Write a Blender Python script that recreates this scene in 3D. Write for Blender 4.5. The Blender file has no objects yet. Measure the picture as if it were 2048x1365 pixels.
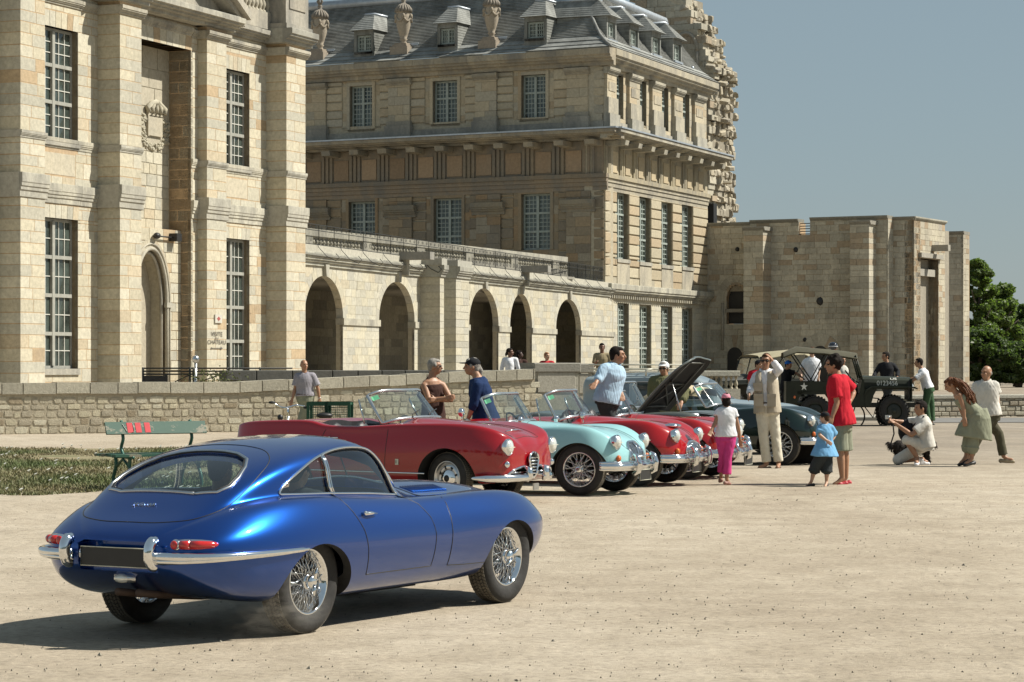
import bpy, bmesh, math, random
import numpy as np
from mathutils import Vector, Matrix, Quaternion
from mathutils.bvhtree import BVHTree
R = math.radians
rnd = random.Random(7)
sc = bpy.context.scene
COL = sc.collection
# ------------------------------------------------------------ camera, sky, sun, exposure
F = 5100.0; HC = 1.68; YH = 730.0; CX = 1024.0          # photograph pixels per unit, eye height, horizon row
cam_d = bpy.data.cameras.new('camera'); cam = bpy.data.objects.new('camera', cam_d); COL.objects.link(cam)
cam.location = (0, 0, HC); cam.rotation_euler = (R(90), 0, 0)
cam_d.sensor_width = 36.0; cam_d.lens = F / 2048 * 36
cam_d.shift_y = (YH - 682.5) / 2048
cam_d.clip_start = 0.5; cam_d.clip_end = 5000
sc.camera = cam
SUN_AZ, SUN_EL = 5.0, 47.0         # degrees beyond the picture's right-hand direction; elevation
world = bpy.data.worlds.new('World'); sc.world = world; world.use_nodes = True
wt = world.node_tree; wt.nodes.clear()
sky = wt.nodes.new('ShaderNodeTexSky'); sky.sky_type = 'NISHITA'; sky.sun_disc = False
sky.sun_elevation = R(SUN_EL); sky.sun_rotation = R(90 - SUN_AZ)
sky.air_density = 1.0; sky.dust_density = 0.45; sky.ozone_density = 2.2; sky.altitude = 50
bg = wt.nodes.new('ShaderNodeBackground'); bg.inputs[1].default_value = 0.045
wo = wt.nodes.new('ShaderNodeOutputWorld')
hs = wt.nodes.new('ShaderNodeHueSaturation'); hs.inputs['Saturation'].default_value = 0.85; hs.inputs['Hue'].default_value = 0.49
wt.links.new(sky.outputs[0], hs.inputs['Color']); hz = wt.nodes.new('ShaderNodeMix'); hz.data_type = 'RGBA'; hz.inputs[0].default_value = 0.55; hz.inputs[7].default_value = (4.9, 6.3, 7.0, 1); wt.links.new(hs.outputs[0], hz.inputs[6]); wt.links.new(hz.outputs[2], bg.inputs[0]); wt.links.new(bg.outputs[0], wo.inputs[0])
sun_d = bpy.data.lights.new('sun', 'SUN'); sun_d.energy = 5.0; sun_d.angle = R(0.53); sun_d.color = (1.0, 0.945, 0.84)
sun = bpy.data.objects.new('sun', sun_d); COL.objects.link(sun)
sv = Vector((math.cos(R(SUN_AZ)) * math.cos(R(SUN_EL)), math.sin(R(SUN_AZ)) * math.cos(R(SUN_EL)), math.sin(R(SUN_EL))))
sun.rotation_euler = sv.to_track_quat('Z', 'Y').to_euler()
sc.view_settings.view_transform = 'Standard'; sc.view_settings.look = 'None'
sc.view_settings.exposure = 0.55; sc.view_settings.gamma = 1.0; sc.view_settings.use_curve_mapping = False
sc.cycles.max_bounces = 8; sc.cycles.transparent_max_bounces = 16
def PX(px, Y): return (px - CX) / F * Y
def PZ(py, Y): return HC + (YH - py) / F * Y
def W(px, py, Y): return Vector((PX(px, Y), Y, PZ(py, Y)))
def vk(c, a, b):
 k = rnd.uniform(a, b); return tuple(v*k for v in c)
def sstep(a, b, x):
 t = np.clip((x-a)/(b-a), 0, 1); return t*t*(3-2*t)
def gz(x, y):
 """height of the square: a very slight rise under the parked row"""
 return .05*sstep(22, 29, y)*(1-sstep(37, 50, y))*sstep(-12, -6, x) + .11*sstep(50, 62, y)*sstep(2, 6, x)*(1-sstep(22, 28, x))*(1-sstep(80, 88, y))
# ------------------------------------------------------------ materials
MATS = {}
def nt(m):
 return m.node_tree.nodes, m.node_tree.links
def base_mat(name):
 m = bpy.data.materials.new(name); m.use_nodes = True
 MATS[name] = m
 return m, m.node_tree.nodes['Principled BSDF']
def add_noise(m, scale, detail=4, rough=0.6, coord='Object', vec=None, stretch=None):
 N, L = nt(m)
 n = N.new('ShaderNodeTexNoise'); n.inputs['Scale'].default_value = scale; n.inputs['Detail'].default_value = detail
 n.inputs['Roughness'].default_value = rough
 tc = N.new('ShaderNodeNewGeometry') if coord == 'World' else N.new('ShaderNodeTexCoord')
 src = tc.outputs['Position'] if coord == 'World' else tc.outputs[coord]
 if stretch:
  mp = N.new('ShaderNodeMapping'); mp.inputs['Scale'].default_value = stretch
  L.new(src, mp.inputs[0]); src = mp.outputs[0]
 L.new(src, n.inputs['Vector'])
 return n
def ramp(m, src, stops, interp='LINEAR'):
 N, L = nt(m)
 r = N.new('ShaderNodeValToRGB'); r.color_ramp.interpolation = interp
 e = r.color_ramp.elements
 while len(e) < len(stops): e.new(0.5)
 for el, (p, c) in zip(e, stops):
  el.position = p; el.color = (*c, 1) if len(c) == 3 else c
 L.new(src, r.inputs[0]); return r
def mixc(m, kind, fac, a, b):
 N, L = nt(m)
 x = N.new('ShaderNodeMix'); x.data_type = 'RGBA'; x.blend_type = kind
 for idx, v in ((0, fac), (6, a), (7, b)):
  if hasattr(v, 'links') or hasattr(v, 'is_output'): L.new(v, x.inputs[idx])
  elif idx == 0: x.inputs[0].default_value = v
  else: x.inputs[idx].default_value = (*v, 1)
 return x.outputs[2]
def bump(m, p, src, strength=0.3, dist=0.02):
 N, L = nt(m)
 b = N.new('ShaderNodeBump'); b.inputs['Strength'].default_value = strength; b.inputs['Distance'].default_value = dist
 L.new(src, b.inputs['Height']); L.new(b.outputs[0], p.inputs['Normal'])
def plain(name, col, rough=0.6, metal=0.0, var=0.12, nscale=6.0, bumps=0.0, coat=0.0, spec=None, coord='Object', bscale=None):
 m, p = base_mat(name)
 n = add_noise(m, nscale, coord=coord)
 lo = tuple(c * (1 - var) for c in col); hi = tuple(min(1, c * (1 + var)) for c in col)
 r = ramp(m, n.outputs[0], [(0.3, lo), (0.7, hi)])
 m.node_tree.links.new(r.outputs[0], p.inputs['Base Color'])
 p.inputs['Roughness'].default_value = rough; p.inputs['Metallic'].default_value = metal
 p.inputs['Coat Weight'].default_value = coat; p.inputs['Coat Roughness'].default_value = 0.03
 if spec is not None: p.inputs['Specular IOR Level'].default_value = spec
 if bumps:
  nb = add_noise(m, bscale or nscale * 3, coord=coord); bump(m, p, nb.outputs[0], bumps, 0.02)
 return m
def stone_mat(name, grain=9.0, stain=0.5, stain_col=(0.16, 0.15, 0.13), bs=0.35, stain_scale=0.35, streak=True, lo=0.50, hi=0.72):
 """stone whose own colour per block is stored on the mesh; the material adds grain, pits and weathering"""
 m, p = base_mat(name); N, L = nt(m)
 a = N.new('ShaderNodeAttribute'); a.attribute_name = 'Col'
 n = add_noise(m, grain, 6, 0.65, 'World')
 r = ramp(m, n.outputs[0], [(0.25, (0.72, 0.72, 0.72)), (0.75, (1.12, 1.12, 1.12))])
 c = mixc(m, 'MULTIPLY', 1.0, a.outputs['Color'], r.outputs[0])
 s = add_noise(m, stain_scale, 7, 0.7, 'World', stretch=(1.0, 1.0, 0.35) if streak else None)
 sr = ramp(m, s.outputs[0], [(lo, (0, 0, 0)), (hi, (stain, stain, stain))])
 c = mixc(m, 'MIX', sr.outputs[0], c, stain_col)
 L.new(c, p.inputs['Base Color']); p.inputs['Roughness'].default_value = 0.9
 p.inputs['Specular IOR Level'].default_value = 0.2
 nb = add_noise(m, grain * 2.2, 8, 0.7, 'World'); bump(m, p, nb.outputs[0], bs, 0.04)
 return m
def glass_mat(name, tint=(0.75, 0.85, 0.82), refl=0.12, alpha=0.25):
 m, p = base_mat(name); N, L = nt(m)
 N.remove(p)
 tr = N.new('ShaderNodeBsdfTransparent'); tr.inputs[0].default_value = (*tint, 1)
 gl = N.new('ShaderNodeBsdfGlossy'); gl.inputs['Roughness'].default_value = 0.02
 fr = N.new('ShaderNodeLayerWeight'); fr.inputs[0].default_value = 0.5
 pw = N.new('ShaderNodeMath'); pw.operation = 'POWER'; pw.inputs[1].default_value = 4.0; L.new(fr.outputs['Facing'], pw.inputs[0])
 mr = N.new('ShaderNodeMapRange'); mr.inputs['To Min'].default_value = refl * 0.5; mr.inputs['To Max'].default_value = 1.0
 L.new(pw.outputs[0], mr.inputs[0])
 mx = N.new('ShaderNodeMixShader'); L.new(mr.outputs[0], mx.inputs[0]); L.new(tr.outputs[0], mx.inputs[1]); L.new(gl.outputs[0], mx.inputs[2])
 L.new(mx.outputs[0], N['Material Output'].inputs[0]); return m
def paint(name, col, metal=0.0, rough=0.35, flake=0.0, dust=0.25, dustcol=(0.30, 0.26, 0.20)):
 m, p = base_mat(name); N, L = nt(m)
 n = add_noise(m, 3.0, 5, 0.6)
 tc = N.new('ShaderNodeTexCoord'); sx = N.new('ShaderNodeSeparateXYZ'); L.new(tc.outputs['Object'], sx.inputs[0])
 mr = N.new('ShaderNodeMapRange'); mr.inputs['From Min'].default_value = 0.5; mr.inputs['From Max'].default_value = 0.18
 mr.inputs['To Min'].default_value = 0.0; mr.inputs['To Max'].default_value = dust; L.new(sx.outputs['Z'], mr.inputs[0])
 mu = N.new('ShaderNodeMath'); mu.operation = 'MULTIPLY'; L.new(mr.outputs[0], mu.inputs[0]); L.new(n.outputs[0], mu.inputs[1])
 mu2 = N.new('ShaderNodeMath'); mu2.operation = 'MULTIPLY'; mu2.inputs[1].default_value = 1.6; L.new(mu.outputs[0], mu2.inputs[0])
 c = mixc(m, 'MIX', mu2.outputs[0], col, dustcol)
 L.new(c, p.inputs['Base Color'])
 p.inputs['Metallic'].default_value = metal; p.inputs['Roughness'].default_value = rough
 p.inputs['Coat Weight'].default_value = 1.0; p.inputs['Coat IOR'].default_value = 1.55; p.inputs['Specular IOR Level'].default_value = 0.15
 cr = ramp(m, n.outputs[0], [(0.3, (0.015,)*3), (0.7, (0.05,)*3)]); L.new(cr.outputs[0], p.inputs['Coat Roughness'])
 return m
CREAM = stone_mat('ashlar_stone', 7.0, 0.30, (0.26, 0.25, 0.22))
OLDST = stone_mat('weathered_stone', 6.0, 0.5, (0.14, 0.13, 0.11), lo=0.45, hi=0.68)
TRIMST = stone_mat('moulding_stone', 7.0, 0.75, (0.17, 0.165, 0.15), 0.4, 0.9, lo=0.42, hi=0.65)
RUB = stone_mat('rubble_stone', 14.0, 0.35, (0.20, 0.18, 0.15), 0.6)
ROOF = stone_mat('slate', 5.0, 0.9, (0.36, 0.37, 0.35), 0.2, 0.9, lo=0.40, hi=0.75)
CHROME = plain('chrome', (0.78, 0.79, 0.80), 0.07, 1.0, 0.04, 8)
STEEL = plain('brushed_steel', (0.55, 0.56, 0.57), 0.28, 1.0, 0.1)
RUBBER = plain('tyre_rubber', (0.020, 0.019, 0.018), 0.8, 0, 0.35, 9, 0.3)
DUSTRUB = plain('dusty_tread', (0.13, 0.115, 0.09), 0.95, 0, 0.35, 14, 0.4)
BLACK = plain('black_trim', (0.015, 0.015, 0.015), 0.5)
UNDER = plain('underbody', (0.018, 0.017, 0.016), 0.85, 0, 0.3)
GLASS = glass_mat('car_glass', (0.80, 0.88, 0.86), 0.28)
WGLASS = plain('window_glass', (0.045, 0.058, 0.05), 0.08, 0, 0.7, 1.2, coord='World', spec=0.8)
BLEATH = plain('black_leather', (0.03, 0.03, 0.032), 0.45, 0, 0.2, 12, 0.2)
REDGL = plain('red_lens', (0.45, 0.015, 0.012), 0.12, 0, 0.2, 20, coat=1)
ORGL = plain('amber_lens', (0.60, 0.13, 0.02), 0.12, 0, 0.2, 20, coat=1)
LENS = plain('headlamp_glass', (0.70, 0.72, 0.68), 0.08, 0.35, 0.15, 30, coat=1)
PLATE = plain('number_plate', (0.012, 0.014, 0.016), 0.35)
PALEPAINT = plain('pale_edging', (0.55, 0.55, 0.45), 0.5)
# ------------------------------------------------------------ mesh helpers
class MB:
 """collects polygons (with optional colour per face) and links them as ONE mesh object"""
 def __init__(s): s.v = []; s.f = []; s.c = []; s.m = []; s.sm = []
 def add(s, verts, faces, col=None, mi=0, smooth=False):
  o = len(s.v); s.v.extend([tuple(v) for v in verts])
  for f in faces:
   s.f.append(tuple(i + o for i in f)); s.c.append(col); s.m.append(mi); s.sm.append(smooth)
  return s
 def box(s, a, b, col=None, mi=0, M=None, taper=None):
  x0, y0, z0 = a; x1, y1, z1 = b
  vs = [(x0,y0,z0),(x1,y0,z0),(x1,y1,z0),(x0,y1,z0),(x0,y0,z1),(x1,y0,z1),(x1,y1,z1),(x0,y1,z1)]
  if M is not None: vs = [M @ Vector(v) for v in vs]
  return s.add(vs, [(0,3,2,1),(4,5,6,7),(0,1,5,4),(1,2,6,5),(2,3,7,6),(3,0,4,7)], col, mi)
 def tube(s, pts, r, n=8, col=None, mi=0, closed=False, caps=True, flat=1.0):
  pts = [Vector(p) for p in pts]
  rs = r if isinstance(r, (list, tuple)) else [r] * len(pts)
  N = len(pts); rings = []; up = None
  for i, p in enumerate(pts):
   if closed: d = pts[(i+1) % N] - pts[i-1]
   else: d = pts[min(i+1, N-1)] - pts[max(i-1, 0)]
   if d.length < 1e-9: d = Vector((0,0,1))
   d.normalize()
   if up is None:
    up = Vector((0,0,1)) if abs(d.z) < 0.9 else Vector((1,0,0))
   a = d.cross(up)
   if a.length < 1e-6: a = d.orthogonal()
   a.normalize(); b = a.cross(d).normalized(); up = b
   rings.append([p + (a * math.cos(2*math.pi*k/n) + b * math.sin(2*math.pi*k/n) * flat) * rs[i] for k in range(n)])
  vs = [v for rg in rings for v in rg]; fs = []
  M_ = N if closed else N - 1
  for i in range(M_):
   for k in range(n):
    j = (i+1) % N
    fs.append((i*n+k, i*n+(k+1)%n, j*n+(k+1)%n, j*n+k))
  if caps and not closed:
   fs.append(tuple(reversed(range(n)))); fs.append(tuple((N-1)*n + k for k in range(n)))
  return s.add(vs, fs, col, mi, True)
 def lathe(s, prof, n=24, M=None, col=None, mi=0, axis='z', smooth=True, sweep=2*math.pi):
  """prof: list of (radius, height)"""
  vs = []; fs = []; full = abs(sweep - 2*math.pi) < 1e-6; nn = n if full else n + 1
  for (r, h) in prof:
   for k in range(nn):
    a = sweep * k / n; c, q = r * math.cos(a), r * math.sin(a)
    v = {'z': (c, q, h), 'y': (c, h, q), 'x': (h, c, q)}[axis]
    vs.append(M @ Vector(v) if M is not None else v)
  for i in range(len(prof) - 1):
   for k in range(n):
    k2 = (k+1) % nn
    fs.append((i*nn+k, i*nn+k2, (i+1)*nn+k2, (i+1)*nn+k))
  return s.add(vs, fs, col, mi, smooth)
 def ell(s, c, r, n=12, M=None, col=None, mi=0):
  prof = []
  vs = []; fs = []; h = max(4, n // 2); c = Vector(c)
  for i in range(h + 1):
   t = math.pi * i / h
   for k in range(n):
    a = 2 * math.pi * k / n
    v = Vector((math.sin(t)*math.cos(a)*r[0], math.sin(t)*math.sin(a)*r[1], math.cos(t)*r[2]))
    v = (M @ v if M is not None else v) + c
    vs.append(v)
  for i in range(h):
   for k in range(n):
    fs.append((i*n+k, (i+1)*n+k, (i+1)*n+(k+1)%n, i*n+(k+1)%n))
  return s.add(vs, fs, col, mi, True)
 def prism(s, poly, n0, n1, fn, col=None, mi=0):
  """poly (a,b) extruded between n0 and n1 through fn(a,b,n)->xyz"""
  k = len(poly)
  vs = [fn(a, b, n0) for a, b in poly] + [fn(a, b, n1) for a, b in poly]
  fs = [tuple(range(k-1, -1, -1)), tuple(range(k, 2*k))] + [(i, (i+1) % k, k+(i+1) % k, k+i) for i in range(k)]
  return s.add(vs, fs, col, mi)
 def mesh(s, name, mats, off=(0,0,0)):
  me = bpy.data.meshes.new(name)
  ox, oy, oz = off
  me.from_pydata([(x-ox, y-oy, z-oz) for x, y, z in s.v], [], s.f)
  for m in (mats if isinstance(mats, (list, tuple)) else [mats]): me.materials.append(m)
  if s.m: me.polygons.foreach_set('material_index', s.m)
  me.polygons.foreach_set('use_smooth', s.sm)
  if any(c is not None for c in s.c):
   ca = me.color_attributes.new('Col', 'FLOAT_COLOR', 'CORNER')
   cnt = [len(f) for f in s.f]
   arr = np.repeat(np.array([(*(c or (0.4, 0.37, 0.3)), 1.0) for c in s.c], dtype=np.float32), cnt, axis=0)
   ca.data.foreach_set('color', arr.ravel())
  me.update()
  return me
 def build(s, name, mats, parent=None, loc=None):
  if not s.f: return None
  o = bpy.data.objects.new(name, s.mesh(name, mats, loc or (0,0,0))); COL.objects.link(o)
  if loc is not None: o.location = loc
  if parent is not None: adopt(o, parent)
  return o
def wmat(o):
 M = o.matrix_parent_inverse @ Matrix.LocRotScale(o.location, o.rotation_euler, o.scale) if o.parent else Matrix.LocRotScale(o.location, o.rotation_euler, o.scale)
 return wmat(o.parent) @ M if o.parent else M
def adopt(o, parent, local=None):
 """parent o; its coordinates stay world coordinates unless the parent says its children are local"""
 o.parent = parent
 q = parent; loc_mode = bool(local)
 while q is not None: loc_mode = loc_mode or q.get('_loc', False); q = q.parent
 if not loc_mode: o.matrix_parent_inverse = wmat(parent).inverted()
def empty(name, loc=(0,0,0), rz=0.0, local=False):
 o = bpy.data.objects.new(name, None); COL.objects.link(o); o.location = loc; o.rotation_euler = (0, 0, rz)
 o.empty_display_size = 0.2
 if local: LOCALS.append(o); o['_loc'] = True
 return o
LOCALS = []
def tag(o, label=None, cat=None, group=None, kind=None):
 if label: o['label'] = label
 if cat: o['category'] = cat
 if group: o['group'] = group
 if kind: o['kind'] = kind
 return o
def copy_tree(o, parent=None):
 c = o.copy(); COL.objects.link(c)
 if parent is not None: c.parent = parent
 for ch in KIDS(o): copy_tree(ch, c)
 return c
def KIDS(o): return [x for x in COL.objects if x.parent == o]
def evalmesh(o):
 dg = bpy.context.evaluated_depsgraph_get(); dg.update()
 return bpy.data.meshes.new_from_object(o.evaluated_get(dg))
def smooth_angle(me, deg=35):
 me.polygons.foreach_set('use_smooth', [True] * len(me.polygons))
 me.set_sharp_from_angle(angle=R(deg))
def bool_cut(o, cutters, op='DIFFERENCE'):
 par = o.parent; o.parent = None
 for c in cutters:
  md = o.modifiers.new('b', 'BOOLEAN'); md.object = c; md.operation = op; md.solver = 'EXACT'; md.material_mode = 'TRANSFER'
 me = evalmesh(o); o.modifiers.clear(); old = o.data; nm = old.name; o.data = me; bpy.data.meshes.remove(old); me.name = nm
 for c in cutters:
  cm = c.data; bpy.data.objects.remove(c); bpy.data.meshes.remove(cm)
 o.parent = par
def lerp(a, b, t): return a + (b - a) * t
def smooth_pts(pts, n=6, closed=False):
 """Catmull-Rom through points"""
 P = [Vector(p) for p in pts]; N = len(P); out = []
 for i in range(N if closed else N - 1):
  g = (lambda j: P[j % N]) if closed else (lambda j: P[min(max(j, 0), N-1)])
  p0, p1, p2, p3 = g(i-1), g(i), g(i+1), g(i+2)
  for k in range(n):
   t = k / n
   out.append(0.5*((2*p1)+(p2-p0)*t+(2*p0-5*p1+4*p2-p3)*t*t+(3*p1-p0-3*p2+p3)*t**3))
 if not closed: out.append(P[-1])
 return out
# ------------------------------------------------------------ car body surface (bicubic B-spline through a net of sections)
def bs_matrix(n, m, periodic):
 if periodic:
  A = np.zeros((n*m, n))
  for i in range(n):
   for j in range(m):
    t = j / m; w = [(1-t)**3/6, (3*t**3-6*t*t+4)/6, (-3*t**3+3*t*t+3*t+1)/6, t**3/6]
    for q in range(4): A[i*m+j, (i-1+q) % n] += w[q]
  return A
 A = np.zeros(((n-1)*m+1, n+2))
 for i in range(n-1):
  for j in range(m + (1 if i == n-2 else 0)):
   t = j / m; w = [(1-t)**3/6, (3*t**3-6*t*t+4)/6, (-3*t**3+3*t*t+3*t+1)/6, t**3/6]
   for q in range(4): A[i*m+j, i+q] += w[q]
 E = np.zeros((n+2, n)); E[1:n+1] = np.eye(n); E[0, 0] = 2; E[0, 1] = -1; E[n+1, n-1] = 2; E[n+1, n-2] = -1
 return A @ E
def car_net(curves, xs, K):
 """curves: list over K of (list of y, list of z) at stations xs"""
 N = len(xs); P = np.zeros((N, 2*K-2, 3))
 for i in range(N):
  for k in range(K):
   y, z = curves[k][0][i], curves[k][1][i]; dx = curves[k][2][i] if len(curves[k]) > 2 else 0
   P[i, k] = (xs[i] + dx, -y, z)           # right-hand side of the car is -y when the car looks along +x
   if 0 < k < K-1: P[i, 2*K-2-k] = (xs[i] + dx, y, z)
 return P
def loft(P, m=6, mr=6, it=4):
 C = P.copy(); a1 = bs_matrix(P.shape[0], 1, False); b1 = bs_matrix(P.shape[1], 1, True)
 for _ in range(it):
  L_ = np.einsum('ai,ijc,bj->abc', a1, C, b1); C += (P - L_)
 A = bs_matrix(P.shape[0], m, False); B = bs_matrix(P.shape[1], mr, True)
 S = np.einsum('ai,ijc,bj->abc', A, C, B)
 n, q = S.shape[:2]
 vs = S.reshape(-1, 3).tolist(); fs = []
 for i in range(n-1):
  for j in range(q):
   j2 = (j+1) % q
   fs.append((i*q+j, (i+1)*q+j, (i+1)*q+j2, i*q+j2))
 def cap(i, flip):
  c = np.array(vs[i*q:(i+1)*q]).mean(axis=0).tolist(); vs.append(c); ci = len(vs) - 1
  for j in range(q):
   t = (i*q+j, i*q+(j+1) % q, ci); fs.append(t[::-1] if flip else t)
 cap(0, False); cap(n-1, True)
 bm = bmesh.new(); V = [bm.verts.new(v) for v in vs]
 for f in fs:
  try: bm.faces.new([V[i] for i in f])
  except ValueError: pass
 bmesh.ops.recalc_face_normals(bm, faces=bm.faces); bm.verts.index_update()
 if bm.calc_volume(signed=True) < 0: bmesh.ops.reverse_faces(bm, faces=bm.faces)
 fs = [tuple(v.index for v in f.verts) for f in bm.faces]; bm.free()
 return vs, fs
class Surf:
 def __init__(s, vs, fs):
  s.bvh = BVHTree.FromPolygons(vs, fs)
  me = bpy.data.meshes.new('t'); me.from_pydata(vs, [], fs); me.update()
  s.fs = fs; s.vs = [Vector(v) for v in vs]
  s.vn = [v.normal.copy() for v in me.vertices]; bpy.data.meshes.remove(me)
 def hit(s, o, d):
  p, n, i, dist = s.bvh.ray_cast(Vector(o), Vector(d)); return (p, n) if p is not None else None
 def side(s, x, z, sgn=-1):            # sgn -1: right-hand side
  h = s.hit((x, 3*sgn, z), (0, -sgn, 0))
  return h
 def top(s, x, y): return s.hit((x, y, 4), (0, 0, -1))
 def rear(s, y, z): return s.hit((-6, y, z), (1, 0, 0))
 def front(s, y, z): return s.hit((8, y, z), (-1, 0, 0))
 def near(s, p):
  return s.bvh.find_nearest(Vector(p))
 def line(s, kind, pts, off=0.0, sgn=-1, step=0.04):
  """project a polyline of 2D points on to the body"""
  out = []
  P2 = []
  for a, b in zip(pts[:-1], pts[1:]):
   L_ = math.dist(a, b); k = max(1, int(L_ / step))
   for i in range(k): P2.append((lerp(a[0], b[0], i/k), lerp(a[1], b[1], i/k)))
  P2.append(pts[-1])
  for a, b in P2:
   h = {'side': lambda: s.side(a, b, sgn), 'top': lambda: s.top(a, b), 'rear': lambda: s.rear(a, b), 'front': lambda: s.front(a, b)}[kind]()
   if h: out.append(h[0] + h[1] * off)
  return out
 def snormal(s, p):
  q, n, i, d = s.bvh.find_nearest(p)
  if i is None: return None, 9
  f = s.fs[i]; w = []; 
  for k in f:
   w.append(1.0 / ((s.vs[k] - q).length_squared + 1e-7))
  nn = Vector((0,0,0))
  for k, ww in zip(f, w): nn += s.vn[k] * ww
  return nn.normalized(), d
def fix_normals(me, surf, tol=0.0006):
 """give every corner that lies on the lofted skin the skin's own smooth normal"""
 cache = {}
 verts = me.vertices; out = [None] * len(me.loops)
 for p in me.polygons:
  c = p.center
  nn, d = surf.snormal(c)
  fn = p.normal.copy()
  on = d < tol and abs(nn.dot(fn)) > 0.8
  for li in p.loop_indices:
   if on:
    vi = me.loops[li].vertex_index
    if vi not in cache: cache[vi] = surf.snormal(verts[vi].co)[0]
    n2 = cache[vi]; out[li] = n2 if n2.dot(fn) > 0 else -n2
   else: out[li] = fn
 me.polygons.foreach_set('use_smooth', [True] * len(me.polygons))
 me.normals_split_custom_set(out)
 return out
def split_mesh(o, tests):
 """tests: list of (name, fn(center, normal)->bool); returns new objects holding those faces, keeping normals"""
 me = o.data; me.update()
 cn = [tuple(c.vector) for c in me.corner_normals]
 groups = [[] for _ in range(len(tests) + 1)]
 for p in me.polygons:
  g = len(tests)
  for i, (nm, fn) in enumerate(tests):
   if fn(p.center, p.normal): g = i; break
  groups[g].append(p.index)
 outs = []
 mats = list(me.materials)
 co = [tuple(v.co) for v in me.vertices]
 for gi, idx in enumerate(groups):
  mp = {}; vs = []; fs = []; nr = []; mi = []
  for pi in idx:
   p = me.polygons[pi]; f = []
   for li, vi in zip(p.loop_indices, p.vertices):
    if vi not in mp: mp[vi] = len(vs); vs.append(co[vi])
    f.append(mp[vi]); nr.append(cn[li])
   fs.append(f); mi.append(p.material_index)
  nm = tests[gi][0] if gi < len(tests) else o.name
  m2 = bpy.data.meshes.new(nm); m2.from_pydata(vs, [], fs)
  for mt in mats: m2.materials.append(mt)
  m2.polygons.foreach_set('material_index', mi); m2.polygons.foreach_set('use_smooth', [True]*len(fs)); m2.update()
  m2.normals_split_custom_set(nr)
  outs.append(m2)
 o.data = outs[-1]
 res = []
 for m2, (nm, fn) in zip(outs[:-1], tests):
  x = bpy.data.objects.new(nm, m2); COL.objects.link(x); x.parent = o.parent; res.append(x)
 return res
def ellcut(cx, cz, rx, rz, y0, y1, mat, n=48):
 mb = MB(); poly = [(cx + rx*math.cos(2*math.pi*k/n), cz + rz*math.sin(2*math.pi*k/n)) for k in range(n)]
 mb.prism(poly, y0, y1, lambda a, b, c: (a, c, b)); return fixn(mb.build('cut', mat))
def fixn(o):
 bm = bmesh.new(); bm.from_mesh(o.data); bmesh.ops.recalc_face_normals(bm, faces=bm.faces); bm.to_mesh(o.data); bm.free(); return o
def polycut(poly, a0, a1, mode, mat):
 mb = MB(); fn = {'y': lambda a, b, c: (a, c, b), 'z': lambda a, b, c: (a, b, c), 'x': lambda a, b, c: (c, a, b)}[mode]
 mb.prism(poly, a0, a1, fn); return fixn(mb.build('cut', mat))
def inpoly(x, z, poly):
 c = False; n = len(poly); j = n - 1
 for i in range(n):
  xi, zi = poly[i]; xj, zj = poly[j]
  if (zi > z) != (zj > z) and x < (xj-xi)*(z-zi)/(zj-zi)+xi: c = not c
  j = i
 return c
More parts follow.
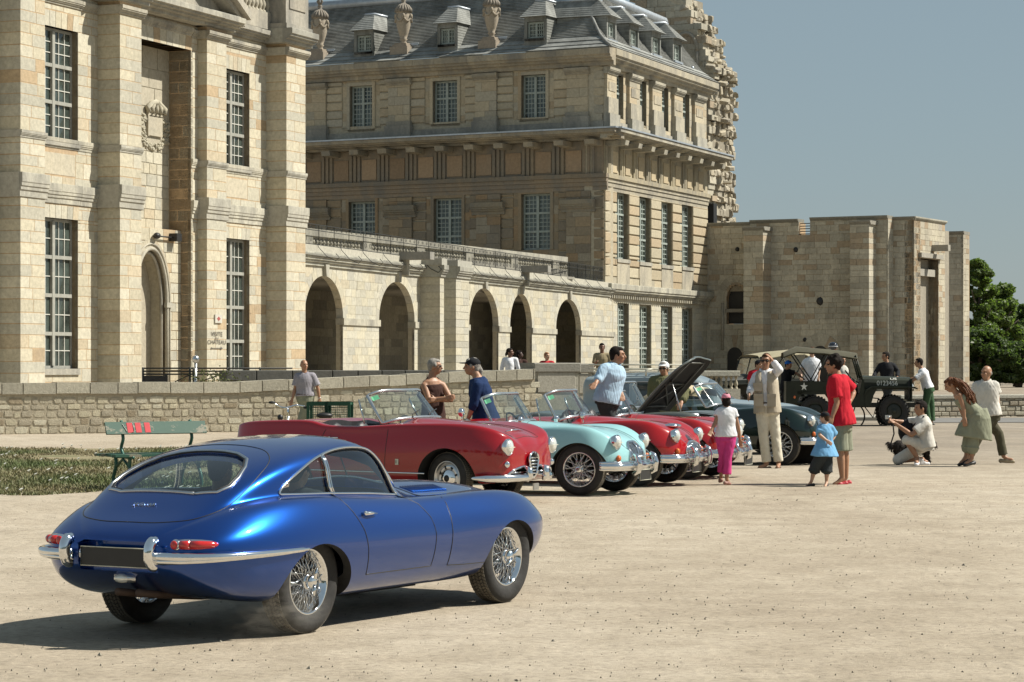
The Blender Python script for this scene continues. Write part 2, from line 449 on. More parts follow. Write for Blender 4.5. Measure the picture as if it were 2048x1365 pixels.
# ------------------------------------------------------------ wheels (axle along y, outer face towards -y)
def make_wheel(kind, r=0.325, w=0.165, rim=0.205, steer=0.0, rimmat=None):
 e = empty('wheel', local=True)
 t = MB(); hw = w / 2
 prof = [(rim-0.008, -hw*0.75), (rim+0.012, -hw*0.92), (lerp(rim, r, .5), -hw*1.06), (r-0.035, -hw*1.0), (r-0.012, -hw*0.86), (r-0.004, -hw*0.70)]
 full = prof + [(a, -b) for a, b in prof[::-1]]
 t.lathe(full, 56, axis='y')
 for k in range(5):
  y = (-0.64 + k * 0.32) * hw
  n = 72
  for q in range(n):
   a = 2*math.pi*(q + (0.5 if k % 2 else 0)) / n; a2 = a + 2*math.pi/n*0.72
   sk = 0.35 * 2*math.pi/n * (1 if k % 2 else -1)
   c = []
   for (aa, rr) in ((a, r-0.006), (a2, r-0.006), (a, r), (a2, r)):
    for yy, s_ in ((y-0.115*hw, 0), (y+0.115*hw, sk)):
     c.append((rr*math.cos(aa+s_), yy, rr*math.sin(aa+s_)))
   t.add(c, [(4,6,7,5), (0,4,5,1), (2,3,7,6), (0,2,6,4), (1,5,7,3)], None, 1)
 t.build('tyre', [RUBBER, DUSTRUB], e)
 rm = MB()
 rp = [(rim+0.004, -hw*0.80), (rim-0.003, -hw*0.86), (rim-0.014, -hw*0.78), (rim-0.018, -hw*0.45), (rim-0.036, -hw*0.30), (rim-0.036, hw*0.30), (rim-0.016, hw*0.5), (rim-0.012, hw*0.8)]
 rm.lathe(rp, 48, axis='y')
 if kind == 'disc':
  rm.lathe([(rim-0.03, -hw*0.35), (rim-0.045, -hw*0.55), (rim-0.075, -hw*0.60), (rim-0.10, -hw*0.45), (0.0, -hw*0.45)], 40, axis='y', mi=0)
  rm.build('rim', rimmat or STEEL, e)
  s_ = MB()
  for k in range(8):
   a = 2*math.pi*k/8; M = Matrix.Rotation(-a, 4, 'Y')
   s_.ell((0, 0, 0), (0.024, 0.006, 0.014), 8, M=M.to_3x3().to_4x4())
   vs = s_.v[-45*0:]  # keep
   cnt = (4+1)*8
   for i in range(len(s_.v)-cnt, len(s_.v)):
    v = Vector(s_.v[i]); v += Vector((math.sin(a)*(rim-0.07), -hw*0.60, math.cos(a)*(rim-0.07))); s_.v[i] = tuple(v)
  s_.build('rim_slots', BLACK, e)
  h = MB(); h.lathe([(rim*0.56, -hw*0.46), (rim*0.57, -hw*0.62), (rim*0.45, -hw*0.80), (rim*0.22, -hw*0.92), (0.0, -hw*0.95)], 32, axis='y'); h.build('hub_cap', CHROME, e)
  b = MB(); b.lathe([(rim*0.2, -hw*0.93), (rim*0.19, -hw*0.99), (0, -hw*1.0)], 20, axis='y'); b.build('hub_badge', BLACK, e)
 elif kind == 'plain':
  rm.lathe([(rim-0.03, -hw*0.35), (rim-0.045, -hw*0.5), (0.0, -hw*0.35)], 32, axis='y'); rm.build('rim', rimmat or STEEL, e)
  h = MB(); h.lathe([(0.07, -hw*0.36), (0.065, -hw*0.6), (0.0, -hw*0.66)], 20, axis='y'); h.build('hub_cap', rimmat or STEEL, e)
 else:
  rm.build('rim', CHROME, e)
  sp = MB(); n = 24
  for (ro, yo, ri, yi, tw, cnt) in ((rim-0.018, -hw*0.50, 0.045, -hw*0.78, 1.1, 24), (rim-0.032, -hw*0.22, 0.047, -hw*0.55, 0.8, 24), (rim-0.034, hw*0.20, 0.050, hw*0.15, 0.9, 24)):
   for k in range(cnt):
    sgn = 1 if k % 2 else -1
    a = 2*math.pi*k/cnt + yo; b_ = a + sgn*tw
    sp.tube([(ro*math.cos(a), yo, ro*math.sin(a)), (ri*math.cos(b_), yi, ri*math.sin(b_))], 0.0026, 5)
  sp.build('spokes', CHROME, e)
  h = MB(); h.lathe([(0.052, hw*0.3), (0.050, -hw*0.60), (0.056, -hw*0.66), (0.056, -hw*0.82), (0.046, -hw*0.9)], 28, axis='y'); h.build('hub', CHROME, e)
  k_ = MB(); k_.lathe([(0.047, -hw*0.88), (0.048, -hw*1.05), (0.040, -hw*1.28), (0.018, -hw*1.36), (0.0, -hw*1.37)], 24, axis='y')
  for q in range(2):
   a = math.pi*q + 1.2
   d = Vector((math.cos(a), 0, math.sin(a))); pr = Vector((-math.sin(a), 0, math.cos(a)))
   k_.tube([d*0.02 + Vector((0,-hw*1.22,0)), d*0.06 + Vector((0,-hw*1.27,0)), d*0.088 + Vector((0,-hw*1.38,0))], [0.024, 0.019, 0.009], 10, flat=0.6)
  k_.build('knock_off_spinner', CHROME, e)
 dr = MB(); dr.lathe([(0.13, hw*0.55), (0.13, hw*0.15), (0.0, hw*0.15)], 20, axis='y'); dr.build('brake_drum', UNDER, e)
 return e
def put_wheels(root, proto, wb, track, r, steer=0.0, both=True):
 """copies of one wheel at the four corners"""
 for (x, s_) in ((0, -1), (0, 1), (wb, -1), (wb, 1)):
  w = copy_tree(proto)
  w.parent = root; w.location = (x, s_*track/2, r)
  w.rotation_euler = (0, 0.3*x + 0.2*s_, (math.pi if s_ > 0 else 0) + (steer if x > 0 else 0))
def kill(o):
 for c in KIDS(o): kill(c)
 bpy.data.objects.remove(o)
def bar(pts, r, name, mat, parent, n=8, flat=1.0, closed=False, smooth=0):
 if smooth: pts = smooth_pts(pts, smooth, closed)
 if isinstance(r, list) and smooth:
  r = [float(np.interp(i/(len(pts)-1), np.linspace(0,1,len(r)), r)) for i in range(len(pts))]
 mb = MB(); mb.tube(pts, r, n, closed=closed, flat=flat); return mb.build(name, mat, parent)
def text_obj(txt, size, M, mat, name, parent, depth=0.002, align='CENTER'):
 cu = bpy.data.curves.new('t', 'FONT'); cu.body = txt; cu.size = size; cu.extrude = depth; cu.align_x = align; cu.align_y = 'CENTER'
 o = bpy.data.objects.new('t', cu); COL.objects.link(o)
 me = evalmesh(o); bpy.data.objects.remove(o); bpy.data.curves.remove(cu)
 me.transform(M); me.materials.clear(); me.materials.append(mat)
 o = bpy.data.objects.new(name, me); COL.objects.link(o)
 if parent is not None: adopt(o, parent)
 return o
def panel_on(surf, kind, poly, off, name, mat, parent, n=10, sgn=-1, thick=0.0):
 """a sheet that follows the body, filling a 2D outline (grid clipped by scaling from the centre)"""
 cx = sum(p[0] for p in poly)/len(poly); cz = sum(p[1] for p in poly)/len(poly)
 ring = []
 for a, b in zip(poly, poly[1:] + poly[:1]):
  k = max(1, int(math.dist(a, b)/0.04))
  for i in range(k): ring.append((lerp(a[0], b[0], i/k), lerp(a[1], b[1], i/k)))
 mb = MB(); vs = []; N = len(ring)
 for i in range(n+1):
  f = i / n
  for a, b in ring:
   x, z = lerp(cx, a, f), lerp(cz, b, f)
   h = {'side': lambda: surf.side(x, z, sgn), 'top': lambda: surf.top(x, z), 'rear': lambda: surf.rear(x, z), 'front': lambda: surf.front(x, z)}[kind]()
   vs.append(h[0] + h[1]*off if h else Vector((x, 0, z)))
 fs = [(i*N+j, i*N+(j+1) % N, (i+1)*N+(j+1) % N, (i+1)*N+j) for i in range(n) for j in range(N)]
 mb.add(vs, fs, None, 0, True)
 return mb.build(name, mat, parent)
# ------------------------------------------------------------ the blue fastback coupe in the foreground
BLUE = paint('metallic_blue_paint', (0.0015, 0.052, 0.27), 0.82, 0.29, dust=0.12)
def blue_coupe():
 root = empty('sports_coupe', (-1.88, 16.30, 0), R(90 - 30.4), local=True)
 tag(root, 'shiny metallic blue fastback coupe with wire wheels driving across the sand in front', 'car')
 xs = [-1.01,-0.985,-0.915,-0.775,-0.515,-0.15, 0.25, 0.65, 0.98, 1.25, 1.50, 1.85, 2.25, 2.65, 2.95, 3.17, 3.29, 3.33]
 w  = [ .385, .495, .61,  .71,  .785, .82, .822, .815, .81,  .805, .80,  .795, .795, .77,  .70,  .56,  .38,  .26]
 zb = [ .47,  .43,  .38,  .31,  .24,  .21,  .20,  .20,  .20,  .20,  .20,  .20,  .22,  .25,  .29,  .35,  .41,  .45]
 zw = [ .56,  .57,  .58,  .585, .58,  .57,  .56,  .55,  .55,  .55,  .55,  .56,  .57,  .56,  .55,  .53,  .52,  .51]
 zc = [ .605, .64,  .685, .745, .810, .842, .838, .812, .795, .785, .785, .79,  .795, .775, .715, .635, .575, .555]
 yc = [ .21,  .29,  .40,  .53,  .625, .68, .68,  .675, .67,  .66,  .65,  .64,  .63,  .61,  .54,  .41,  .27,  .18]
 y7 = [ .19,  .27,  .36,  .47,  .555, .61, .625, .625, .62,  .585, .52,  .50,  .49,  .47,  .42,  .31,  .20,  .13]
 z7 = [ .61,  .645, .69,  .755, .83,  .868, .862, .845, .825, .80,  .785, .78,  .785, .765, .71,  .64,  .58,  .56]
 y8 = [ .15,  .21,  .29,  .40,  .52,  .585, .595, .59,  .57,  .525, .40,  .37,  .36,  .34,  .30,  .22,  .15,  .10]
 z8 = [ .615, .655, .705, .775, .88,  .965, .985, .985, .975, .865, .815, .805, .805, .785, .73,  .65,  .585, .563]
 y9 = [ .08,  .11,  .16,  .24,  .37,  .46,  .485, .49,  .47,  .38,  .22,  .21,  .20,  .19,  .16,  .12,  .08,  .05]
 z9 = [ .62,  .66,  .712, .790, .935, 1.065,1.135,1.155,1.13, .955, .86,  .85,  .845, .815, .75,  .66,  .59,  .565]
 z10= [ .62,  .66,  .715, .795, .955, 1.105,1.19, 1.215,1.19, 1.04, .885, .865, .86,  .825, .755, .663, .592, .567]
 N = len(xs); Z = [0.0]*N
 cv = [(Z, zb), ([a*.45 for a in w], zb), ([a*.80 for a in w], [b+.008 for b in zb]),
    ([a*.955 for a in w], [lerp(b, c, .38) for b, c in zip(zb, zw)]),
    (w, zw), ([lerp(a, b, .42) for a, b in zip(w, yc)], [lerp(a, b, .66) for a, b in zip(zw, zc)]),
    (yc, zc), (y7, z7), (y8, z8), (y9, z9), (Z, z10)]
 P = car_net(cv, xs, 11)
 vs, fs = loft(P, 7, 7, 5)
 surf = Surf(vs, fs)
 mb = MB(); mb.add(vs, fs, None, 0, True); body = mb.build('body', [BLUE], root)
 cuts = []
 for s_ in (-1, 1):
  cuts.append(ellcut(0, 0.235, 0.375, 0.33, 0.50*s_, 1.2*s_, UNDER))
  cuts.append(ellcut(2.44, 0.235, 0.385, 0.35, 0.46*s_, 1.2*s_, UNDER))
 cuts.append(polycut([(-.30,.43),(.30,.43),(.30,.595),(.26,.615),(-.26,.615),(-.30,.595)], -1.3, -.925, 'x', BLUE))
 i0, i1 = 4, 10
 cv2 = []
 for (yy, zz) in cv: cv2.append(([a*.955 - (0.005 if a > 0 else 0) for a in yy[i0:i1+1]], [max(.32, min(z-0.025, 9)) for z in zz[i0:i1+1]]))
 P2 = car_net(cv2, [x*0.93+0.02 for x in xs[i0:i1+1]], 11)
 P2[:, :, 2] = np.maximum(P2[:, :, 2], .32)
 v2, f2 = loft(P2, 3, 3, 0)
 mbc = MB(); mbc.add(v2, f2); cav = mbc.build('cut', BLEATH); fixn(cav); cuts.append(cav)
 bool_cut(body, cuts)
 win = [(-.175,.868),(.30,.858),(.80,.838),(1.165,.812),(1.135,.90),(1.085,.985),(1.02,1.065),(.94,1.115),(.80,1.137),(.60,1.135),(.40,1.11),(.20,1.062),(.03,.998),(-.10,.935),(-.165,.892)]
 wins = [tuple(p[:2]) for p in smooth_pts([(x, z, 0) for x, z in win[3:]] + [(win[0][0]+.01, win[0][1]+.002, 0)], 3)] + [win[1], win[2]]
 back = [(-.615, y) for y in (-.30,-.15,0,.15,.30)] + [(-.56,.44),(-.47,.485),(-.36,.475),(-.22,.43),(-.10,.36),(-.03,.24),(-.005,.12),(0,0)]
 back = back + [(x, -y) for x, y in back[5:12][::-1]]; back = [((x+.615)*.90-.615, y*.95) for x, y in back]
 ws = [(1.445, 0),(1.43,.16),(1.385,.32),(1.30,.46),(1.215,.545),(1.16,.535),(1.07,.44),(1.03,.30),(1.01,.15),(1.0,0)]
 ws = ws + [(x, -y) for x, y in ws[1:9][::-1]]
 bool_cut(body, [polycut(wins, -1.2, 1.2, 'y', BLUE), polycut(back, .75, 1.6, 'z', BLUE), polycut(ws, .84, 1.6, 'z', BLUE)])
 fix_normals(body.data, surf)
 door = [(.145,.47),(.16,.62),(.26,.79),(.40,.845),(.80,.835),(1.16,.805),(1.20,.70),(1.19,.33),(.17,.33)]
 doorp = [(.53,.335),(.51,.50),(.48,.62),(.42,.74),(.37,.82),(.36,.855),(1.17,.808),(1.27,.75),(1.33,.66),(1.35,.55),(1.33,.335)]
 bon = [(1.36,.30),(2.10,.30),(2.6,.20),(4,.1),(4,1),(1.52,1),(1.40,.80),(1.36,.6)]
 bonp = lambda c, n: c.x > lerp(1.62, 1.55, min(1, max(0, (abs(c.y)-.3)/.5))) and c.z > .33 and n.z > -.3 and not (c.x < 2.9 and c.z < .36)
 parts = split_mesh(body, [('door', lambda c, n: inpoly(c.x, c.z, doorp) and c.y < -.6), ('door', lambda c, n: inpoly(c.x, c.z, doorp) and c.y > .6),
         ('bonnet', bonp)])
 g = MB()
 for s_ in (-1, 1):
  g.tube(surf.line('side', doorp[:6], .0, s_), .0035, 5); g.tube(surf.line('side', doorp[6:] + [doorp[0]], .0, s_), .0035, 5)
  g.tube(surf.line('side', [(1.63,.78),(1.60,.70),(1.57,.60),(1.555,.45),(1.55,.325),(1.8,.315),(2.06,.31)], .0, s_), .004, 5)
  g.tube(surf.line('top', [(1.63,s_*.62),(1.64,s_*.45),(1.65,s_*.2),(1.655,0)], .0), .0035, 5)
 hatch = [(-.90,0),(-.89,.22),(-.83,.40),(-.70,.50),(-.50,.535),(-.30,.53),(-.10,.475),(.04,.34),(.09,.16),(.10,0)]
 hp = [tuple(p[:2]) for p in smooth_pts([(a, b, 0) for a, b in hatch], 5)]
 g.tube(surf.line('top', hp, .0), .0035, 5); g.tube(surf.line('top', [(a, -b) for a, b in hp], .0), .0035, 5)
 g.build('panel_gaps', BLACK, root)
 wsc = smooth_pts([(x, z, 0) for x, z in win], 1)
 for s_ in (-1, 1):
  panel_on(surf, 'side', wins, -.012, 'side_window', GLASS, root, 8, s_)
  tr = surf.line('side', wins + [wins[0]], .004, s_)
  bar(tr, .0085, 'window_trim', CHROME, root, 8)
  tr2 = surf.line('side', [(p[0]*.985+.008, p[1]*.985+.0145) for p in wins] + [(wins[0][0]*.985+.008, wins[0][1]*.985+.0145)], -.004, s_)
  bar(tr2, .006, 'window_trim', BLACK, root, 6)
  bar(surf.line('side', [(.365,.86),(.345,1.10)], .004, s_), .012, 'window_divider', CHROME, root, 8)
  bar(surf.line('side', [(.395,.86),(.372,1.105)], .004, s_), .006, 'window_divider', CHROME, root, 8)
 panel_on(surf, 'top', back, -.012, 'rear_window', GLASS, root, 8)
 bar(surf.line('top', back + [back[0]], .003), .010, 'rear_window_trim', STEEL, root, 8)
 bar(surf.line('top', [(x*.965-.01, y*.955) for x, y in back] + [(back[0][0]*.965-.01, back[0][1]*.955)], .0), .007, 'rear_window_seal', BLACK, root, 8)
 panel_on(surf, 'top', ws, -.012, 'windscreen', GLASS, root, 8)
 bar(surf.line('top', ws + [ws[0]], .003), .009, 'windscreen_trim', CHROME, root, 8)
 lv = MB()
 for s_ in (-1, 1):
  for k in range(14):
   x = 1.72 + k*.032; a = surf.top(x, s_*.27)[0]; b = surf.top(x, s_*.39)[0]
   lv.tube([a + Vector((0,0,.001)), b + Vector((0,0,.001))], .0065, 6)
 lv.build('bonnet_louvres', BLUE, root)
 wb_ = MB()
 for y in (-.30, .0, .30):
  p = surf.top(1.47, y)[0]; q = surf.top(1.20, y-.12)[0] + Vector((0,0,.015)); wb_.tube([p + Vector((0,0,.02)), q], .006, 6); wb_.ell(p + Vector((0,0,.01)), (.014,.014,.016), 8)
 wb_.build('wipers', BLACK, root)
 for s_ in (-1, 1):
  h = surf.side(.57, .725, s_)[0]
  hd = MB(); o_ = Vector((0, s_*.03, 0))
  hd.tube([h + Vector((-.05,0,0)), h + Vector((-.05,s_*.028,0)), h + Vector((0,s_*.036,0.002)), h + Vector((.09,s_*.022,-.006))], [.011,.013,.012,.006], 8); hd.ell(h + Vector((-.05, s_*.028, .004)), (.018,.012,.015), 8)
  hd.build('door_handle', CHROME, parts[0] if s_ < 0 else parts[1])
 for s_ in (-1, 1):
  pts2 = [(-1.065,.30,.535),(-1.075,.39,.535),(-1.045,.52,.535),(-.975,.62,.535),(-.87,.69,.535),(-.70,.76,.537),(-.48,.81,.540),(-.30,.83,.543),(-.18,.838,.545)]
  pts = [Vector((x, s_*y, z)) for x, y, z in pts2]
  for i in range(2, len(pts)):
   hh = surf.side(pts[i].x, pts[i].z, s_)
   if hh and pts[i].x > -.8: pts[i] = Vector((pts[i].x, hh[0].y + s_*.016, pts[i].z))
  sp = smooth_pts(pts, 5); n_ = len(sp)
  rr = [lerp(.030, .015, i/(n_-1)) if i < n_-3 else .010 for i in range(n_)]
  rr[0] = .026
  b = MB(); b.tube(sp, rr, 12); b.build('rear_bumper', CHROME, root)
  lower = MB(); lower.tube([p + Vector((0,0,-.030*(1 - i/n_))) for i, p in enumerate(sp)], [x*.75 for x in rr], 8); lower.build('rear_bumper_lip', CHROME, root)
  ov = MB(); ox, oy = -1.075, s_*.325
  ov.tube(smooth_pts([(ox+.03,oy,.478),(ox-.012,oy,.488),(ox-.03,oy,.53),(ox-.028,oy,.585),(ox+.0,oy,.618),(ox+.04,oy,.622)], 4), [.020]+[.029]*6+[.033]*10+[.027]*3+[.02], 12, flat=1.25)
  ov.build('overrider', CHROME, root)
  base = MB(); lens = MB(); am = MB()
  for (x, z) in ((0, 0),):
   P3 = []
   for t in (0, .25, .5, .75, 1.0):
    yy = lerp(.44, .68, t); q = surf.rear(s_*yy, .605)
    P3.append(q[0] if q else Vector((-.85, s_*yy, .605)))
   P3 = [p + Vector((-.004, s_*.002, 0)) for p in P3]
   P3 = [lerp(P3[0], p, .72) for p in P3]; base.tube([p + Vector((.01,0,0)) for p in P3] + [P3[-1] + Vector((.10, s_*.035, 0))], [.033,.035,.035,.033,.026,.005], 12)
   base.ell(P3[0] + Vector((-.01,0,0)), (.020,.035,.035), 14)
   lens.ell(P3[0] + Vector((-.030, 0, 0)), (.012,.027,.027), 14)
   lens.tube([lerp(P3[0], P3[1], .7) + Vector((-.022, s_*.004, 0)), P3[2] + Vector((-.024, s_*.006, 0))], [.027,.027], 12)
   am.tube([P3[2] + Vector((-.024, s_*.006, 0)), P3[3] + Vector((-.024, s_*.010, 0)), P3[4] + Vector((-.016, s_*.014, 0)), P3[4] + Vector((.035, s_*.03, 0))], [.027,.027,.022,.010], 12)
  L1 = base.build('tail_lamp', CHROME, root); lens.build('red_lens', REDGL, L1, ); am.build('outer_lens', REDGL, L1)
  for c in KIDS(L1): c.matrix_parent_inverse = Matrix()
 pl = MB(); pl.box((-1.03,-.262,.46), (-1.015,.262,.575)); pl.build('number_plate', PLATE, root)
 pb = MB(); q = -1.032
 pb.tube([(q,-.262,.46),(q,.262,.46),(q,.262,.575),(q,-.262,.575)], .0035, 6, closed=True); pb.build('number_plate_edge', PALEPAINT, root)
 rl = MB(); rl.ell((-.96,-.0,.385), (.035,.060,.030), 14); rl.build('reversing_lamp', LENS, root)
 rl2 = MB(); rl2.tube([(-.93,-.08,.385),(-.95,-.055,.385),(-.93,.06,.40)], .028, 10); rl2.build('lamp_bracket', STEEL, root)
 for s_ in (-1, 1):
  il = MB(); il.ell((-1.0, s_*.275, .53), (.025,.022,.04), 12); il.build('plate_lamp', CHROME, root)
 ex = MB()
 for y in (-.10, .06):
  ex.tube([(-.93,y,.30),(-.72,y,.27),(-.35,y*1.2,.25),(.4,y*1.2,.22)], [.024,.024,.04,.04], 10)
 ex.build('exhaust_pipe', plain('rusty_pipe', (0.09,0.06,0.045), .7, .4), root)
 ax = MB(); ax.tube([(0,-.6,.30),(0,.6,.30)], .035, 10); ax.ell((0,0,.30), (.14,.13,.12), 12); ax.tube([(2.44,-.6,.28),(2.44,.6,.28)], .03, 8); ax.box((.9,-.22,.13),(2.0,.22,.22)); ax.build('axle', UNDER, root)
 p = surf.top(-.74, 0)[0]; n = surf.top(-.74, 0)[1]
 Mx = Matrix((( 0, n.z*-1, n.x, 0), (-1, 0, 0, 0), (0, -n.x*-1*-1, n.z, 0), (0,0,0,1)))
 up = Vector((n.z, 0, -n.x)); right = Vector((0, -1, 0))
 Mx = Matrix.Translation(p + n*.004 ) @ Matrix(((right.x, up.x, n.x, 0), (right.y, up.y, n.y, 0), (right.z, up.z, n.z, 0), (0,0,0,1)))
 text_obj('JAGUAR', .038, Mx @ Matrix.Diagonal((1.25,1,1,1)), CHROME, 'badge_lettering', root, .003)
 for s_ in (-1, 1):
  nb = [(3.31,.20,.47),(3.27,.36,.475),(3.16,.52,.48),(3.03,.64,.485)]
  pts = []
  for x, y, z in nb:
   h = surf.side(min(x, 3.28), z, s_); pts.append(Vector((x-.03, s_*y, z)))
  bar(pts, [.012,.026,.024,.012], 'front_bumper', CHROME, root, 10, smooth=4)
  ov = MB(); ov.tube([(3.30, s_*.24, .41),(3.33,s_*.24,.47),(3.30,s_*.24,.54)], [.015,.03,.02], 10); ov.build('overrider', CHROME, root)
 for s_ in (-1, 1):
  st = MB(); st.ell((.42, s_*.29, .62), (.09,.20,.22), 14); st.ell((.68, s_*.29, .46), (.26,.21,.09), 14); st.build('seat', BLEATH, root)
 sw = MB(); M_ = Matrix.Translation((1.02,.29,.76)) @ Matrix.Rotation(R(65), 4, 'Y')
 sw.tube([M_ @ Vector((.19*math.cos(a), .19*math.sin(a), 0)) for a in np.linspace(0, 2*math.pi, 25)[:-1]], .011, 6, closed=True)
 for a in (0, 2.1, 4.2): sw.tube([M_ @ Vector((0,0,0)), M_ @ Vector((.19*math.cos(a), .19*math.sin(a), 0))], .007, 5)
 sw.build('steering_wheel', plain('wood_rim', (.16,.07,.03), .4), root)
 db = MB(); db.box((1.15,-.55,.62),(1.32,.55,.80)); db.build('dashboard', BLEATH, root)
 wp = make_wheel('wire', .325, .175, .207)
 put_wheels(root, wp, 2.44, 1.27, .325); kill(wp)
 return root
BLUECAR = blue_coupe()
# ------------------------------------------------------------ masonry
class Wall:
 """a vertical plane: origin, direction u running to the right of the picture, outward normal n"""
 def __init__(s, px, Y, vp, right=True):
  s.o = Vector((PX(px, Y), Y)); u = Vector(((vp - CX)/F, 1.0)).normalized()
  if not right: u = -u
  s.u = u; s.n = Vector((u.y, -u.x))
 def t(s, px, off=0.0):
  k = (px - CX)/F; ox = s.o.x + s.n.x*off; oy = s.o.y + s.n.y*off
  return (k*oy - ox) / (s.u.x - k*s.u.y)
 def z(s, py, px, off=0.0):
  t = s.t(px, off); return PZ(py, s.o.y + s.u.y*t + s.n.y*off)
 def p(s, t, off, z):
  q = s.o + s.u*t + s.n*off; return Vector((q.x, q.y, z))
 def box(s, t0, t1, o0, o1, z0, z1, j=0.0, ch=0.0):
  c = [s.p(t, o, z) for z in (z0, z1) for (t, o) in ((t0, o1), (t1, o1), (t1, o0), (t0, o0))]
  if ch:   # front face pulled in a little: worn arrises
   a = min(ch, (t1-t0)*.2); b = min(ch, (z1-z0)*.2)
   f = [s.p(t0, o1-ch, z0), s.p(t1, o1-ch, z0), s.p(t1, o1-ch, z1), s.p(t0, o1-ch, z1),
     s.p(t0+a, o1, z0+b), s.p(t1-a, o1, z0+b), s.p(t1-a, o1, z1-b), s.p(t0+a, o1, z1-b),
     s.p(t0, o0, z0), s.p(t1, o0, z0), s.p(t1, o0, z1), s.p(t0, o0, z1)]
   F_ = [(4,5,6,7), (0,1,5,4), (1,2,6,5), (2,3,7,6), (3,0,4,7), (1,0,8,9), (2,1,9,10), (3,2,10,11), (0,3,11,8)]
   return [tuple(v) for v in f], F_
  return [tuple(v) for v in c], [(3,2,1,0), (4,5,6,7), (0,1,5,4), (1,2,6,5), (2,3,7,6), (3,0,4,7)]
PAL_CREAM = [((.52,.475,.36), 34), ((.54,.505,.40), 28), ((.48,.455,.37), 16), ((.50,.43,.31), 7), ((.44,.34,.22), 5), ((.44,.42,.345), 6)]
PAL_PAV = [((.46,.395,.28), 36), ((.45,.40,.295), 28), ((.43,.36,.25), 14), ((.40,.32,.215), 7), ((.39,.355,.275), 15)]
PAL_ARC = [((.50,.465,.36), 35), ((.48,.455,.37), 28), ((.44,.425,.36), 15), ((.49,.44,.33), 8), ((.42,.40,.335), 9)]
PAL_BAST = [((.50,.465,.37), 40), ((.47,.44,.355), 28), ((.41,.335,.24), 14), ((.41,.385,.31), 18)]
def pick(pal, r=rnd):
 x = r.random() * sum(w for _, w in pal)
 for c, w in pal:
  x -= w
  if x <= 0: break
 k = r.uniform(.90, 1.08)
 return tuple(v*k for v in c)
def free_spans(a, b, z0, z1, holes):
 sp = [(a, b)]
 for (h0, h1, y0, y1) in holes:
  if y1 <= z0 + .01 or y0 >= z1 - .01: continue
  ns = []
  for (p, q) in sp:
   if h1 <= p or h0 >= q: ns.append((p, q)); continue
   if h0 > p: ns.append((p, h0))
   if h1 < q: ns.append((h1, q))
  sp = ns
 return [(p, q) for p, q in sp if q - p > .04]
def courses(z0, z1, h, holes, jit=.12):
 zs = [z0]
 while zs[-1] < z1 - h*1.4: zs.append(zs[-1] + h*rnd.uniform(1-jit, 1+jit))
 zs.append(z1)
 for hz in sorted({v for H_ in holes for v in H_[2:4]}):
  if z0 < hz < z1:
   i = min(range(len(zs)), key=lambda k: abs(zs[k]-hz))
   if 0 < i < len(zs)-1 and abs(zs[i]-hz) < h*.5: zs[i] = hz
   else: zs.append(hz)
   zs = sorted(set(zs))
 return zs
def ashlar(fr, t0, t1, z0, z1, off, pal, h=.33, w=(.45, 1.0), holes=(), depth=.12, gap=.03, full=None, proud=.0, holefn=None, ch=.003):
 """courses of separate blocks; returns list of (verts, faces, colour)"""
 out = []
 zs = courses(z0, z1, h, holes)
 for a, b in zip(zs[:-1], zs[1:]):
  hs = list(holes)
  if holefn: hs += holefn((a+b)/2, a, b)
  for p, q in free_spans(t0, t1, a, b, hs):
   x = p; first = True
   while x < q - .02:
    ww = rnd.uniform(*w) * (rnd.uniform(.4, 1) if first else 1); first = False
    e = x + ww
    if q - e < w[0]*.5: e = q
    e = min(e, q)
    pr = rnd.uniform(0, proud)
    g = gap * rnd.uniform(.5, 1.3) / 2
    lo = off - depth if full is None else full
    out.append((*fr.box(x+(g if x > p else 0), e-(g if e < q else 0), lo, off+pr, a+g, b-g, ch=ch), pick(pal)))
    x = e
 return out
def emit(parent, pieces, name, mats, limit=300):
 def score(pc):
  v = pc[0]; n = len(v); c = [sum(q[i] for q in v)/n for i in range(3)]
  d = max(1, c[1]); px = CX + c[0]/d*F; py = YH - (c[2]-HC)/d*F
  r = max(math.dist(q, c) for q in v)/d
  return r * (1 if -40 < px < 2090 and -30 < py < 1400 else .01)
 pieces = sorted(pieces, key=score, reverse=True)
 for pc in pieces[:limit]:
  v = pc[0]; c = tuple(sum(q[i] for q in v)/len(v) for i in range(3))
  mb = MB(); mb.add(v, pc[1], pc[2]); me = mb.mesh(name, mats, c)
  o = bpy.data.objects.new(name, me); COL.objects.link(o); o.location = c
  o.parent = parent; o.matrix_parent_inverse = wmat(parent).inverted()
 if len(pieces) > limit:
  mb = MB()
  for pc in pieces[limit:]: mb.add(pc[0], pc[1], pc[2])
  o = mb.build(name + '_facing', mats, parent); tag(o, kind='stuff')
MORT = (.47, .345, .215); MORTP = (.43, .385, .29)
def backing(fr, t0, t1, z0, z1, off, thick, holes, col, mb, holefn=None, dz=.12):
 zs = sorted({z0, z1, *[v for H_ in holes for v in H_[2:4] if z0 < v < z1]})
 if holefn:
  k = int((z1-z0)/dz); zs = sorted(set(zs) | {z0 + (z1-z0)*i/k for i in range(k)})
 for a, b in zip(zs[:-1], zs[1:]):
  hs = list(holes) + (holefn((a+b)/2, a, b) if holefn else [])
  for p, q in free_spans(t0, t1, a, b, hs):
   mb.add(*fr.box(p, q, off-thick, off, a, b), col)
def profile_band(fr, t0, t1, prof, mb, col, base=0.0):
 """moulding: prof = [(off, z)...] from bottom to top, swept between t0 and t1, closed at the back"""
 pr = [(base-.05, prof[0][1])] + list(prof) + [(base-.05, prof[-1][1])]
 k = len(pr); vs = [fr.p(t0, o, z) for o, z in pr] + [fr.p(t1, o, z) for o, z in pr]
 fs = [tuple(range(k)), tuple(range(2*k-1, k-1, -1))] + [(i, k+i, k+(i+1) % k, (i+1) % k) for i in range(k)]
 mb.add(vs, fs, col)
